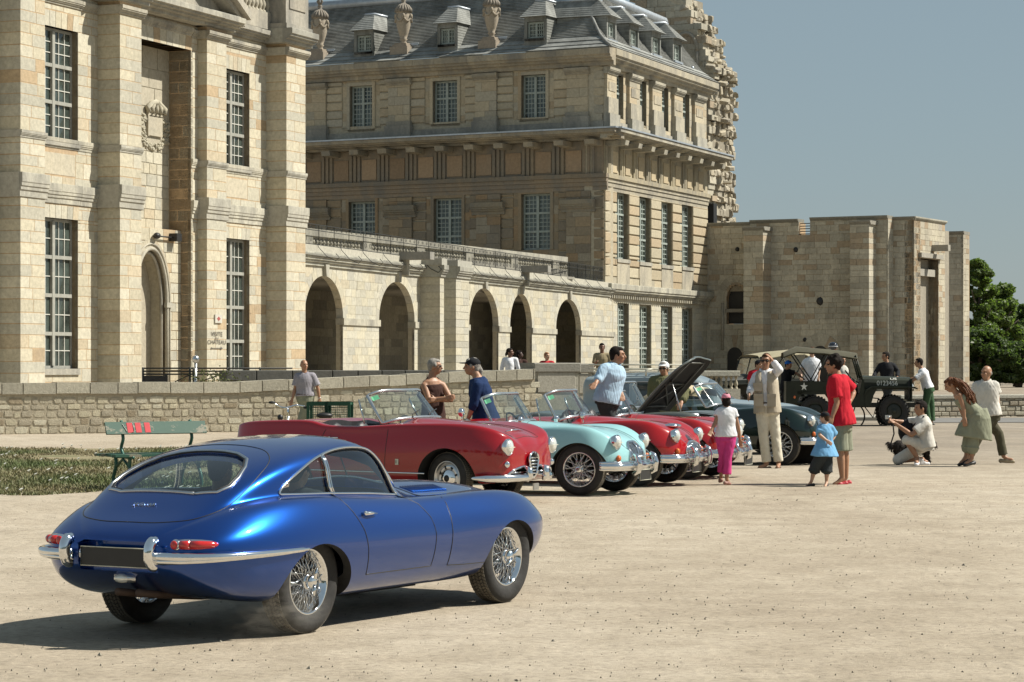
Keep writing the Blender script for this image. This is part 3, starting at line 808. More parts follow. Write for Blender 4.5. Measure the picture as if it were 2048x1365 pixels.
def cornice(parent, fr, t0, t1, z0, z1, o0, o1, col, name='cornice', blk=1.1, mat=None, ends=True):
 """cornice of separate long stones with a stepped profile"""
 h = z1 - z0; d = o1 - o0
 prof = [(o0+.02, z0), (o0+.3*d, z0+.02), (o0+.3*d, z0+.25*h), (o0+.6*d, z0+.30*h), (o0+.6*d, z0+.42*h), (o0+.85*d, z0+.46*h), (o0+.85*d, z0+.58*h), (o0+d, z0+.62*h), (o0+d, z0+.97*h), (o0+.97*d, z1)]
 L_ = t1 - t0; n = max(1, int(round(abs(L_)/blk))); cuts = [t0]
 for i in range(1, n): cuts.append(t0 + L_*(i + rnd.uniform(-.2, .2))/n)
 cuts.append(t1)
 for a, b in zip(cuts[:-1], cuts[1:]):
  mb = MB(); k = rnd.uniform(.88, 1.08); g = .006
  dz = rnd.uniform(-.006, .006)
  profile_band(fr, a + g, b - g, [(o, z+dz) for o, z in prof], mb, tuple(c*k for c in col), o0)
  mb.build(name, mat or TRIMST, parent)
WFB = plain('glazing_bar_paint', (.52,.52,.47), .6, coord='World'); WF = plain('window_joinery', (.30,.30,.265), .6, 0, .15, 5, coord='World')
WFL = plain('grey_green_joinery', (.29,.33,.30), .6, 0, .15, 5, coord='World')
def window(parent, fr, t0, t1, z0, z1, off, cols, rows, transoms, frame=.09, mun=.028, mat=None, panes_sep=False, mull=True, curtain=None):
 """casement window set in its opening: frame, glazing bars, panes"""
 mat = mat or WF
 w = MB()
 for (a, b, c, d) in ((t0, t0+frame, z0, z1), (t1-frame, t1, z0, z1), (t0+frame, t1-frame, z0, z0+frame), (t0+frame, t1-frame, z1-frame, z1)):
  w.add(*fr.box(a, b, off-.05, off+.04, c, d))
 W_ = w.build('window', mat, parent)
 tm = (t0+t1)/2
 fb = MB(); bands = [z0+frame] + [z0+(z1-z0)*q for q in transoms] + [z1-frame]
 for q in bands[1:-1]: fb.add(*fr.box(t0+frame, t1-frame, off-.04, off+.09, q-.07, q+.05))
 if mull: fb.add(*fr.box(tm-.08, tm+.08, off-.04, off+.10, z0+frame, z1-frame))
 fb.build('frame', mat, W_)
 halves = [(t0+frame, tm-.06), (tm+.06, t1-frame)] if mull else [(t0+frame, t1-frame)]
 gb = MB(); panes = []
 for bi, (a, b) in enumerate(zip(bands[:-1], bands[1:])):
  a += .05 if bi else 0; b -= .07 if bi < len(bands)-2 else 0
  rr = rows[bi] if isinstance(rows, (list, tuple)) else rows
  for (p, q) in halves:
   cw = (q-p)/cols; rh = (b-a)/rr
   for i in range(1, cols): gb.add(*fr.box(p+i*cw-mun/2, p+i*cw+mun/2, off-.02, off+.03, a, b))
   for j in range(1, rr): gb.add(*fr.box(p, q, off-.018, off+.028, a+j*rh-mun/2, a+j*rh+mun/2))
   for i in range(cols):
    for j in range(rr):
     x0, x1, y0, y1 = p+i*cw+.004, p+(i+1)*cw-.004, a+j*rh+.004, b if j == rr-1 else a+(j+1)*rh-.004
     k = rnd.uniform(-.004, .004); k2 = rnd.uniform(-.004, .004)
     panes.append(([tuple(fr.p(x0, off+k, y0)), tuple(fr.p(x1, off-k, y0)), tuple(fr.p(x1, off-k2, y1)), tuple(fr.p(x0, off+k2, y1))], [(0,1,2,3)], None))
 gb.build('glazing_bars', WFB if mat is WF else mat, W_)
 if panes_sep:
  for pc in panes:
   c = tuple(sum(q[i] for q in pc[0])/4 for i in range(3)); mb = MB(); mb.add(pc[0], pc[1]); o = mb.build('pane', WGLASS, W_, c)
 else:
  mb = MB()
  for pc in panes: mb.add(pc[0], pc[1])
  tag(mb.build('panes', WGLASS, W_), kind='stuff')
 return W_
def reveal(fr, t0, t1, z0, z1, off, d, col, mb, bottom=True):
 """jambs, head and sill of an opening, as thick slabs behind the wall face"""
 e = .15
 mb.add(*fr.box(t0-e, t0, off-d, off, z0, z1), col); mb.add(*fr.box(t1, t1+e, off-d, off, z0, z1), col)
 mb.add(*fr.box(t0-e, t1+e, off-d, off, z1, z1+e), col)
 if bottom: mb.add(*fr.box(t0-e, t1+e, off-d, off, z0-e, z0), col)
def voussoirs(fr, t0, t1, z0, z1, off, n, pal, depth=.12, proud=.01, spread=.35):
 """flat arch of splayed blocks over an opening"""
 out = []; tm = (t0+t1)/2
 for i in range(n):
  a, b = lerp(t0, t1, i/n), lerp(t0, t1, (i+1)/n); g = .010
  f = lambda t: tm + (t-tm)*(1+spread*.5)
  P_ = [(a+g, z0), (b-g, z0), (f(b)-g, z1), (f(a)+g, z1)]
  vs = [tuple(fr.p(t, off+proud, z)) for t, z in P_] + [tuple(fr.p(t, off-depth, z)) for t, z in P_]
  out.append((vs, [(0,1,2,3), (1,0,4,5), (2,1,5,6), (3,2,6,7), (0,3,7,4)], pick(pal)))
 return out
def archring(fr, tc, r, zs, z_crown, off, ring, n, pal, depth=.3, proud=.015, pointed=False):
 """ring of wedge blocks round an arch (half width r, springing zs)"""
 out = []; H_ = z_crown - zs
 def pt(a, k):
  if pointed:
   s_ = 1 if a < .5 else -1; q = a*2 if a < .5 else (1-a)*2
   ang = q*R(66); rr = 2*r*.95
   cxx = tc - s_*(r*.9) ; x = cxx + s_*(rr*math.cos(ang) + k*math.cos(ang)); x = tc + s_*r*(1-q**1.7) + s_*k*math.cos(ang); z = zs + H_*math.sin(q*math.pi/2)**.95 + k*math.sin(ang)
   if q >= .999: x = tc; z = zs+H_+k*1.15
   return (x, z)
  ang = math.pi*a
  return (tc + (r+k)*math.cos(ang), zs + (H_+k)*math.sin(ang))
 for i in range(n):
  g = .004
  a, b = i/n, (i+1)/n
  m = 3; inner = [pt(lerp(a+g*.3, b-g*.3, q/m), 0) for q in range(m+1)]; outer = [pt(lerp(a+g*.3, b-g*.3, q/m), ring*(1+.0*i)) for q in range(m+1)]
  P_ = inner + outer[::-1]; k = len(P_)
  vs = [tuple(fr.p(t, off+proud, z)) for t, z in P_] + [tuple(fr.p(t, off-depth, z)) for t, z in P_]
  fs = [tuple(range(k))[::-1], tuple(range(k, 2*k))] + [(j, (j+1) % k, k+(j+1) % k, k+j) for j in range(k)]
  out.append((vs, fs, pick(pal)))
 return out
def arch_hole(tc, r, z0, zs, zc):
 def fn(zm, a, b):
  if b <= z0 or a >= zc: return []
  if zm <= zs: return [(tc-r, tc+r, -99, 99)]
  q = min(1.0, (max(a, zs)-zs)/(zc-zs)); w = r*math.sqrt(max(0, 1-q*q))
  return [(tc-w-.02, tc+w+.02, -99, 99)] if w > .03 else []
 return fn
def rubble(fr, t0, t1, z0, z1, off, pal, cw=.26, chh=.17, topfn=None, proud=(.002,.016)):
 """irregular field stones"""
 out = []; z = z0
 while z < z1 - .04:
  h = chh*rnd.uniform(.75, 1.25); t = t0 - rnd.random()*cw
  while t < t1:
   w = cw*rnd.uniform(.55, 1.5); hh = h*rnd.uniform(.8, 1.05)
   top = topfn(t+w/2) if topfn else z1
   if z + hh*.5 < top:
    hh = min(hh, top - z)
    tc, zc = t+w/2, z+hh/2 + rnd.uniform(-.012, .012); n = 8; pr = rnd.uniform(*proud)
    ring = []
    for k in range(n):
     a = 2*math.pi*k/n + rnd.uniform(-.1,.1); ca, sa = math.cos(a), math.sin(a)
     q = max(abs(ca), abs(sa)); rr = lerp(1/q, 1.0, .22)*rnd.uniform(.86, 1.03)
     ring.append((tc + ca*rr*w*.485, zc + sa*rr*hh*.485))
    vs = [tuple(fr.p(a, off-.04, b)) for a, b in ring] + [tuple(fr.p(lerp(tc, a, .90), off+pr*.7, lerp(zc, b, .88))) for a, b in ring] + [tuple(fr.p(tc+rnd.uniform(-.02,.02), off+pr*rnd.uniform(.6,1.1), zc))]
    fs = [(k, (k+1) % n, n+(k+1) % n, n+k) for k in range(n)] + [(n+k, n+(k+1) % n, 2*n) for k in range(n)]
    out.append((vs, fs, pick(pal)))
   t += w
  z += h
 return out
BALMAT = stone_mat('baluster_stone', 8.0, 0.6, (0.2, 0.19, 0.16), 0.3, 1.2)
def baluster_prof(h, r): return [(r*.95, 0), (r*.95, h*.08), (r*.55, h*.12), (r*.62, h*.2), (r*.98, h*.34), (r*.85, h*.48), (r*.45, h*.68), (r*.42, h*.8), (r*.7, h*.84), (r*.7, h*.9), (r*.95, h*.93), (r*.95, h)]
_bal = {}
def baluster(parent, p, h, r, col=(.42,.39,.31), n=10, name='baluster'):
 key = (round(h,3), round(r,3), col)
 if key not in _bal:
  mb = MB(); mb.lathe(baluster_prof(h, r), n, col=col); _bal[key] = mb.mesh(name, BALMAT)
 o = bpy.data.objects.new(name, _bal[key]); COL.objects.link(o); o.location = p
 o.parent = parent; o.matrix_parent_inverse = wmat(parent).inverted(); return o
# ------------------------------------------------------------ ground
def ground():
 m, p = base_mat('gravel'); N, L = nt(m)
 a = add_noise(m, .22, 5, .6, 'World', stretch=(1,.5,1)); b = add_noise(m, 14.0, 8, .8, 'World'); c_ = add_noise(m, 2.2, 6, .7, 'World', stretch=(1,.6,1))
 r1 = ramp(m, a.outputs[0], [(.34, (.335,.282,.216)), (.5, (.395,.34,.265)), (.66, (.445,.39,.312))])
 r2 = ramp(m, b.outputs[0], [(.30, (.50,.49,.48)), (.46, (.96,.96,.96)), (.72, (1.26,1.25,1.22))])
 r3 = ramp(m, c_.outputs[0], [(.32, (.84,.83,.81)), (.62, (1.05,1.05,1.05))])
 x = mixc(m, 'MULTIPLY', 1.0, r1.outputs[0], r2.outputs[0]); x = mixc(m, 'MULTIPLY', 1.0, x, r3.outputs[0])
 st_ = N.new('ShaderNodeTexNoise'); st_.inputs['Scale'].default_value = 1.0; st_.inputs['Detail'].default_value = 4; mp_ = N.new('ShaderNodeMapping'); mp_.inputs['Rotation'].default_value = (0, 0, R(-20)); mp_.inputs['Scale'].default_value = (.18, 2.6, 1); g0 = N.new('ShaderNodeNewGeometry'); L.new(g0.outputs['Position'], mp_.inputs[0]); L.new(mp_.outputs[0], st_.inputs['Vector']); r5 = ramp(m, st_.outputs[0], [(.35, (.94,.935,.93)), (.65, (1.03,1.03,1.03))]); x = mixc(m, 'MULTIPLY', 1.0, x, r5.outputs[0])
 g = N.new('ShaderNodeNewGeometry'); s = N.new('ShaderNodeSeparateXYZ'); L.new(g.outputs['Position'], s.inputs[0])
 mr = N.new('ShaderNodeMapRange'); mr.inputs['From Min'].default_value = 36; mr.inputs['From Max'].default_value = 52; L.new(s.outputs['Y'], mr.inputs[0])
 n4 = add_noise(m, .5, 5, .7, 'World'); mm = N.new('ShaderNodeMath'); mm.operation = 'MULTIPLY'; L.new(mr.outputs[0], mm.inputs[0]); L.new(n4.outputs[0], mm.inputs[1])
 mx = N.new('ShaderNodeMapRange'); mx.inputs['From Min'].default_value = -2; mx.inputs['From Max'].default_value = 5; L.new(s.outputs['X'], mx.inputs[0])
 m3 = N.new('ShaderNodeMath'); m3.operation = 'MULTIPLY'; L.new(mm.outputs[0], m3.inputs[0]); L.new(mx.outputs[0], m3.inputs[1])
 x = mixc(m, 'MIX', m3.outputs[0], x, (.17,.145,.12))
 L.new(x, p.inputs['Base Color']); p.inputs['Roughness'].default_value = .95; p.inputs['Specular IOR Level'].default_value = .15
 ad = N.new('ShaderNodeMath'); ad.operation = 'ADD'; L.new(b.outputs[0], ad.inputs[0])
 b2 = add_noise(m, 4.0, 4, .6, 'World'); L.new(b2.outputs[0], ad.inputs[1])
 bump(m, p, ad.outputs[0], .55, .035)
 mb = MB(); n = 60
 xs = list(np.linspace(-16, 14, 61)) + [16,18,20,22,24,26,28,30]; ys = list(np.linspace(8, 56, 97)) + list(np.linspace(57, 90, 34))
 import mathutils.noise as mn
 vs = []; 
 for y in ys:
  for x_ in xs:
   e = min(1, (14-x_)/3, (16+x_)/3, (y-8)/2, (40-y)/6); e = max(0, e)
   vs.append((x_, y, -.004 + float(gz(x_, y)) + e*(.010*mn.noise((x_*.6, y*.5, 0)) + .004*mn.noise((x_*2.5, y*2.2, 3)))))
 nx = len(xs); fs = [(j*nx+i, j*nx+i+1, (j+1)*nx+i+1, (j+1)*nx+i) for j in range(len(ys)-1) for i in range(nx-1)]
 mb.add(vs, fs, None, 0, True)
 for (a0, a1, b0, b1) in ((-1500,-16,-300,3000), (30,1500,-300,3000), (-16,30,-300,8), (-16,30,90,3000)):
  mb.add([(a0,b0,-.004),(a1,b0,-.004),(a1,b1,-.004),(a0,b1,-.004)], [(0,1,2,3)])
 tag(mb.build('ground', m), kind='structure')
 m2 = plain('asphalt', (.16,.155,.145), .9, 0, .15, 1.5, .3, coord='World')
 rb = MB(); rb.add([(a_, b_, float(gz(a_, b_))+.008) for b_ in (69.2, 71, 73, 75.2) for a_ in np.linspace(11.2, 60, 60)], [(j*60+i, j*60+i+1, (j+1)*60+i+1, (j+1)*60+i) for j in range(3) for i in range(59)]); tag(rb.build('road', m2), kind='structure')
 kb = MB(); kb.box((6.0,71.8,-.02),(11.15,75.4,.20)); kb.build('pavement', plain('paving', (.30,.28,.235), .9, 0, .2, 2, .3, coord='World')); tag(bpy.data.objects['pavement'], kind='structure')
 r = random.Random(3); mp = MB()
 for i in range(3000):
  y = 9.5 + 26*r.random()**1.6; w = y*.22; x_ = r.uniform(-w, w); s_ = r.uniform(.003, .009) * (2.0 if r.random() < .03 else 1)
  k = r.uniform(.5, 1.2); c = (.34*k, .31*k, .25*k) if r.random() < .88 else (.20*k, .17*k, .14*k)
  g_ = float(gz(x_, y))
  vs = [(x_ + s_*math.cos(a + r.random())*r.uniform(.7,1.3), y + s_*math.sin(a)*r.uniform(.7,1.3), g_-.004) for a in (0, 1.57, 3.14, 4.7)] + [(x_, y, g_+s_*r.uniform(.5, .9))]
  mp.add(vs, [(0,1,4),(1,2,4),(2,3,4),(3,0,4)], c)
 tag(mp.build('pebbles', stone_mat('pebble', 40, .1)), label='scattered pebbles and grit on the sandy square', kind='stuff')
 st = MB(); st.ell((-2.205*1.0, 12.98, .01), (.03,.022,.018), 8, col=(.5,.47,.4)); tag(st.build('stone', MATS['pebble']), 'pale loose stone on the sand at the bottom left of the photo', 'stone')
 rg = np.random.RandomState(5)
 n = 60000
 Y = 31.8 + 19.5*rg.rand(n)**1.25
 edge = -1.9 - .02*Y + .8*np.sin(Y*.9)*0
 xl = -.235*Y - 1.0; xr = np.where(Y < 40, -.082*Y, -.07*Y)
 X = xl + (xr-xl)*rg.rand(n)
 dens = np.array([mn.noise((a*.55, b*.30, 5.0)) for a, b in zip(X, Y)])
 ne = 32.3 + 1.1*np.array([mn.noise((a*.9, 1.0, 2.0)) for a in X]) + np.clip(X+3.5, 0, 9)*.5
 keep = (Y > ne) & (dens > -.42 + .5*rg.rand(n)*.5); X = X[keep]; Y = Y[keep]; dens = dens[keep]; n = len(X)
 h = (.02 + .035*rg.rand(n)) * (1 + .9*np.clip(dens, 0, 1)) ; a = rg.rand(n)*6.28; w = .008 + .010*rg.rand(n)
 lean = (rg.rand(n, 2)-.5)*.07; G_ = gz(X, Y)
 V = np.zeros((n, 3, 3)); V[:, 0] = np.c_[X - w*np.cos(a), Y - w*np.sin(a), G_]; V[:, 1] = np.c_[X + w*np.cos(a), Y + w*np.sin(a), G_]
 V[:, 2] = np.c_[X+lean[:, 0], Y+lean[:, 1], h+G_]
 me = bpy.data.meshes.new('grass'); me.vertices.add(3*n); me.vertices.foreach_set('co', V.ravel()); me.loops.add(3*n); me.loops.foreach_set('vertex_index', np.arange(3*n, dtype=np.int32))
 me.polygons.add(n); me.polygons.foreach_set('loop_start', np.arange(0, 3*n, 3, dtype=np.int32)); me.polygons.foreach_set('loop_total', np.full(n, 3, dtype=np.int32))
 dry = np.clip(.55 - dens*1.5 + (rg.rand(n)-.5)*.5 + np.clip((Y-43)/8, 0, 1)*.5, 0, 1)[:, None]
 col = (1-dry)*np.array([[.085,.12,.035]]) + dry*np.array([[.19,.155,.08]]); col *= (.75+.5*rg.rand(n))[:, None]
 ca = me.color_attributes.new('Col', 'FLOAT_COLOR', 'CORNER'); ca.data.foreach_set('color', np.repeat(np.c_[col, np.ones(n)], 3, axis=0).astype(np.float32).ravel()); me.update()
 gm, gp = base_mat('grass_blades'); GN, GL = nt(gm); at = GN.new('ShaderNodeAttribute'); at.attribute_name = 'Col'; GL.new(at.outputs['Color'], gp.inputs['Base Color']); gp.inputs['Roughness'].default_value = .7
 me.materials.append(gm); o = bpy.data.objects.new('grass', me); COL.objects.link(o); tag(o, 'patchy dry and green grass strip dotted with tiny white flowers', kind='stuff')
 tm, tp = base_mat('turf'); na = add_noise(tm, 1.0, 6, .7, 'World'); tr = ramp(tm, na.outputs[0], [(.35, (.12,.125,.05)), (.6, (.25,.205,.12))]); tm.node_tree.links.new(tr.outputs[0], tp.inputs['Base Color']); tp.inputs['Roughness'].default_value = .95
 tb = MB(); P_ = [( -.24*32.9-1.5, 32.9), (-5.5, 32.7), (-4.4, 33.6), (-3.3, 34.6), (-2.9, 38), (-3.3, 51), (-13.3, 51.2)]
 gx = np.arange(-13.5, -2.5, .3); gy = np.arange(31.5, 52, .3)
 for x in gx:
  for y in gy:
   jx = x + .35*mn.noise((x, y, 4)); jy = y + .5*mn.noise((x, y, 8))
   if inpoly(jx, jy, P_): tb.add([(a_, b_, float(gz(a_, b_))+.006) for a_, b_ in ((x,y),(x+.3,y),(x+.3,y+.3),(x,y+.3))], [(0,1,2,3)])
 tag(tb.build('grass_bed', tm), kind='structure')
 fl = MB(); r = random.Random(9)
 for i in range(300):
  j = r.randrange(n); x, y = X[j], Y[j]; s_ = r.uniform(.02, .032); z = float(gz(x,y)) + .05 + r.random()*.05
  if mn.noise((x*.8, y*.5, 9)) < -.05: continue
  fl.add([(x+s_*math.cos(q), y+s_*math.sin(q)*.8, z+.012*math.sin(q+1)) for q in np.linspace(0, 6.28, 7)[:-1]] + [(x, y, z-.03)], [(0,1,2,3,4,5), (0,6,3)])
 tag(fl.build('daisies', plain('white_petals', (.75,.74,.66), .7)), 'tiny white daisies scattered in the grass strip', kind='stuff')
ground()
# ------------------------------------------------------------ gate tower at the left (sunlit ashlar facade)
def gate_tower():
 fr = Wall(0, 81.0, 3064); T = fr.t; Z = fr.z
 b = fr.p(T(300), 0, 0); root = empty('gate_tower', b)
 tag(root, 'tall pale ashlar gate tower with flat pilasters and a pointed doorway at the left', 'building')
 PO = .87
 px = lambda a, off=0: T(a, off)
 tA0, tA1 = px(41, PO), px(90, PO); tB0, tB1 = px(240, PO), px(283, PO); tC0, tC1 = px(414, PO*.45), px(453, PO*.45); tD0, tD1 = px(573, PO), px(611, PO)
 zt = 17.2
 z_mid0, z_mid1 = Z(411, 140), Z(371, 140); z_sill0, z_sill1 = Z(300, 140), Z(280, 140)
 zc0, zc1 = 13.55, 13.85
 w1 = (px(84), px(156), ); 
 def wt(pr, off=0): return px(pr, off)
 win = []
 for (a, b_, pyr, y0l, y1l, y0u, y1u) in ((76, 156, 116, 437, 738, 56, 280), (441, 499, 470, 478, 745, 141, 333)):
  win.append((px(a), px(b_), Z(y1l, pyr), Z(y0l, pyr))); win.append((px(a), px(b_), Z(y1u, pyr), Z(y0u, pyr)))
 rec = (px(268), px(382), -1, Z(80, 290)+.0)      # tall recess
 zrt = Z(101, 382)
 rec = (rec[0], rec[1], -1, zrt)
 pieces = []; mb = MB()
 holes = win + [rec]
 t0, t1 = px(-60), tD1 + .3
 backing(fr, t0, t1, 0, zt, -.006, .9, holes, MORT, mb)
 pieces += ashlar(fr, t0, t1, 0, z_mid0, 0, PAL_CREAM, .38, (.6, 1.3), [*win, rec, *[(a, b, d, d+.45) for a, b, c, d in win]])
 pieces += ashlar(fr, t0, t1, z_mid1, zc0, 0, PAL_CREAM, .38, (.6, 1.3), [*win, rec, *[(a, b, d, d+.55) for a, b, c, d in win], *[(a+.15, b-.15, z_mid1+.25, z_sill0-.12) for a, b, c, d in win[1::2]]])
 pieces += ashlar(fr, t0, t1, zc1, 14.0, 0, PAL_CREAM, .38, (.7, 1.4))
 for (a, b_, c, d) in win:
  up = .43 if c < 6 else .52
  pieces += voussoirs(fr, a, b_, d, d+up, 0, 7, PAL_CREAM, spread=.12)
 for (a, b_, off, zz, base) in ((tA0, tA1, PO, zc0, 0), (tB0, tB1, PO, zc0, 0), (tC0, tC1, PO*.45, zc0, 0), (tD0, tD1, PO, zc0, 0)):
  mb.add(*fr.box(a+.006, b_-.006, -.05, off-.006, 0, 14.0), MORT)
  pieces += ashlar(fr, a, b_, 0, z_mid0, off, PAL_CREAM, .38, (.8, 1.7), full=base)
  pieces += ashlar(fr, a, b_, z_mid1, z_sill0+.05, off, PAL_CREAM, .38, (.8, 1.7), full=base)
  pieces += ashlar(fr, a, b_, z_sill1-.05, zz, off, PAL_CREAM, .38, (.8, 1.7), full=base)
  pieces += ashlar(fr, a-.02, b_+.02, zc1+.25, 14.0, off, PAL_CREAM, .25, (.7, 1.5), full=base)
  cornice(root, fr, a-.10, b_+.10, z_mid0, z_mid1+.12, off-.0, off+.13, (.46,.44,.37), 'string_course', 1.3)
  mb.add(*fr.box(a-.10, b_+.10, 0, off, z_mid0, z_mid1+.12), (.42,.40,.34))
  cornice(root, fr, a-.05, b_+.05, z_sill0+.05, z_sill1-.05, off-.0, off+.08, (.46,.44,.37), 'string_course', 1.3)
  mb.add(*fr.box(a-.05, b_+.05, 0, off, z_sill0+.05, z_sill1-.05), (.42,.40,.34))
  cornice(root, fr, a-.12, b_+.12, zc0, zc1, off, off+.18, (.45,.42,.34), 'capital', 1.3)
  mb.add(*fr.box(a-.12, b_+.12, 0, off, zc0, zc1), (.45,.42,.34))
  cornice(root, fr, a-.35, b_+.35, 14.0, 14.55, off-.0, off+.42, (.36,.35,.30), 'cornice', 1.6)
  mb.add(*fr.box(a-.35, b_+.35, 0, off, 14.0, 14.55), (.36,.35,.30))
 segs = [(t0, tA0), (tA1, tB0), (rec[1], tC0), (tC1, tD0)]
 for a, b_ in segs:
  cornice(root, fr, a, b_, z_mid0, z_mid1, 0, .12, (.50,.475,.39), 'string_course', 1.1)
  cornice(root, fr, a, b_, z_sill0, z_sill1, 0, .08, (.49,.46,.37), 'string_course', 1.2)
  cornice(root, fr, a, b_, zc0, zc1, 0, .14, (.45,.42,.34), 'string_course', 1.2)
  cornice(root, fr, a, b_, 14.0, 14.45, 0, .42, (.40,.38,.32), 'cornice', 1.4)
 cornice(root, fr, rec[0], rec[1], zc0+.05, zc1+.05, 0, .14, (.45,.42,.34), 'string_course', 1.2)
 cornice(root, fr, tB0-.3, tC1+.5, 14.0, 14.5, .30, .95, (.44,.42,.35), 'cornice', 1.5)
 mb.add(*fr.box(tB1, tC0, 0, .30, 14.0, 14.5), (.44,.42,.35))
 for (a, b_, c, d) in win[1::2]:
  q0, q1 = z_mid1+.25, z_sill0-.12
  pn = MB(); pn.add(*fr.box(a+.19, b_-.19, -.10, .004, q0+.05, q1-.05), (.52,.47,.36)); pn.build('panel', CREAM, root)
 for i, (a, b_, c, d) in enumerate(win):
  lower = i % 2 == 0
  reveal(fr, a, b_, c, d, -.006, .62, (.47,.41,.30), mb)
  sl = MB(); sl.add(*fr.box(a-.05, b_+.05, -.4, .07, c-.20, c), (.40,.38,.32)); sl.build('sill', TRIMST, root)
  window(root, fr, a, b_, c+.002, d-.002, -.27, 3, 3 if not lower else 2, (.34, .67) if not lower else (.235, .49, .745), .10, .03, WF, panes_sep=True)
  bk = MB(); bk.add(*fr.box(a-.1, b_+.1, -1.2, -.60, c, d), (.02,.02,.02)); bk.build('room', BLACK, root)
 R0, R1 = rec[0], rec[1]; dp = .95; zl = 6.55
 ta = (px(301, -.42)); r_ = px(333, -.42) - ta; zs = Z(600, 330, -.42); zc = Z(497, 305, -.42)
 hf = arch_hole(ta, r_, -1, zs, zc)
 backing(fr, R0-.3, R1+.02, zl, zrt+.1, -dp, .5, [], (.43,.39,.30), mb)
 pieces += ashlar(fr, R0-.3, R1, zl, Z(305, 310, -dp), -dp+.02, PAL_CREAM, .40, (.4, .75))
 pieces += ashlar(fr, R0-.3, R1, Z(305, 310, -dp), zrt+.1, -dp+.02, [((.45,.41,.32), 1)], .75, (.8, 1.3), gap=.03)
 backing(fr, R0-.3, R1, 0, zl, -.44, .4, [], MORT, mb, hf)
 pieces += ashlar(fr, R0-.3, R1, 0, zl, -.42, PAL_CREAM, .36, (.5, 1.0), holefn=hf)
 pieces += archring(fr, ta, r_, zs, zc, -.42, .33, 15, [((.47,.43,.33), 1), ((.44,.38,.28), 1)], .25, .02, True)
 for (k, o, rad) in ((-.02, -.40, .075), (-.16, -.55, .06), (.16, -.385, .04)):
  pts = []
  for q in np.linspace(0, 1, 27):
   s_ = 1 if q < .5 else -1; qq = q*2 if q < .5 else (1-q)*2; ang = qq*R(66)
   if qq >= .999: tt, z = ta, zc+k
   else: tt = ta + s_*r_*(1-qq**1.7) + s_*k*math.cos(ang); z = zs + (zc-zs)*math.sin(qq*math.pi/2)**.95 + k*math.sin(ang)
   pts.append(fr.p(tt, o, z))
  pts = [fr.p(ta+r_+k, o, 0)] + pts + [fr.p(ta-r_-k, o, 0)]
  m_ = MB(); m_.tube(pts, rad, 8, col=(.46,.43,.35)); m_.build('door_moulding', TRIMST, root)
 cap = MB(); cap.add(*fr.box(ta+r_-.16, ta+r_+.22, -.42, -.30, zs-.28, zs-.10), (.45,.43,.36)); cap.build('door_capital', TRIMST, root)
 ps = MB(); n = 14
 prof = [(ta+r_-.12, 0)] + [(ta + (r_-.12)*(1-q**1.7), zs + (zc-.15-zs)*math.sin(q*math.pi/2)) for q in np.linspace(0, 1, 9)] + [(ta - (r_-.12)*(1-q**1.7), zs + (zc-.15-zs)*math.sin(q*math.pi/2)) for q in np.linspace(1, 0, 9)[1:]] + [(ta-r_+.12, 0)]
 k = len(prof); ps.add([fr.p(t, -.55, z) for t, z in prof] + [fr.p(t, -2.6, z) for t, z in prof], [(i, i+1, k+i+1, k+i) for i in range(k-1)], (.44,.40,.31)); ps.build('door_jamb', CREAM, root)
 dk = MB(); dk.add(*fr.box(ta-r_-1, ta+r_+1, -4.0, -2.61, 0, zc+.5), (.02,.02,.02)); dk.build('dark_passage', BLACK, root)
 pieces += ashlar(Wall2(fr, R1), 0, dp, 0, zrt, 0, PAL_CREAM, .38, (.6, 1.3))
 pieces += voussoirs(fr, R0, R1, zrt, zrt+.6, 0, 9, PAL_CREAM, depth=.9, spread=.1)
 ca = MB(); tc = px(309, -dp+.05); zb_, zt_ = Z(300, 309, -dp), Z(205, 309, -dp); o = -dp+.03; H_ = zt_-zb_
 ca.add(*fr.box(tc-.50, tc+.50, o-.05, o+.07, zb_+H_*.28, zb_+H_*.68), (.45,.41,.32))
 ca.add(*fr.box(tc-.58, tc-.5, o-.05, o+.1, zb_+H_*.26, zb_+H_*.70), (.44,.40,.31)); ca.add(*fr.box(tc-.58, tc+.58, o-.05, o+.09, zb_+H_*.70, zb_+H_*.74), (.44,.40,.31))
 rr = random.Random(4)
 for i in range(5):
  a = -.55 + i*.275
  ca.tube([fr.p(tc+a, o+.10, zb_+H_*.76), fr.p(tc+a*1.15, o+.10, zb_+H_*.86), fr.p(tc+a*.5, o+.08, zb_+H_*.96), fr.p(tc, o+.12, zb_+H_*1.0)], .10, 6, col=(.44,.41,.32))
 for i in range(240):
  a = rr.uniform(.15, .98) * math.pi * (1 if i % 2 else -1); q = a/math.pi
  x = tc + math.sin(a)*rr.uniform(.70, 1.25) ; z = zb_ + H_*(.40 + .36*math.cos(a)*rr.uniform(.8, 1.15)) ; s_ = rr.uniform(.04, .085)
  ca.ell(fr.p(x, o+.0, z), (s_, s_, s_*.8), 6, col=(.42,.39,.30))
 ca.build('coat_of_arms', CREAM, root)
 pm = MB(); tL, tR = tB0-.6, tC1+.9; tm = (tL+tR)/2; zp0, zp1 = 14.5, 17.3
 pm.prism([(tL+.4, zp0), (tR-.4, zp0), (tm, zp1-.35)], 0, .15, lambda a, b, c: fr.p(a, c, b), (.42,.39,.32))
 for (a, b_) in ((tL, tm), (tR, tm)):
  for (th, o0, o1) in ((.30, .1, .95), (.22, .1, .7)):
   lo = 0 if th == .30 else -.24
   P_ = [(a, zp0+lo), (a, zp0+th+lo), (b_, zp1+th+lo), (b_, zp1+lo)]
   pm.prism(P_, o0, o1, lambda x, y, c: fr.p(x, c, y), (.45,.42,.35))
 pm.build('pediment', TRIMST, root)
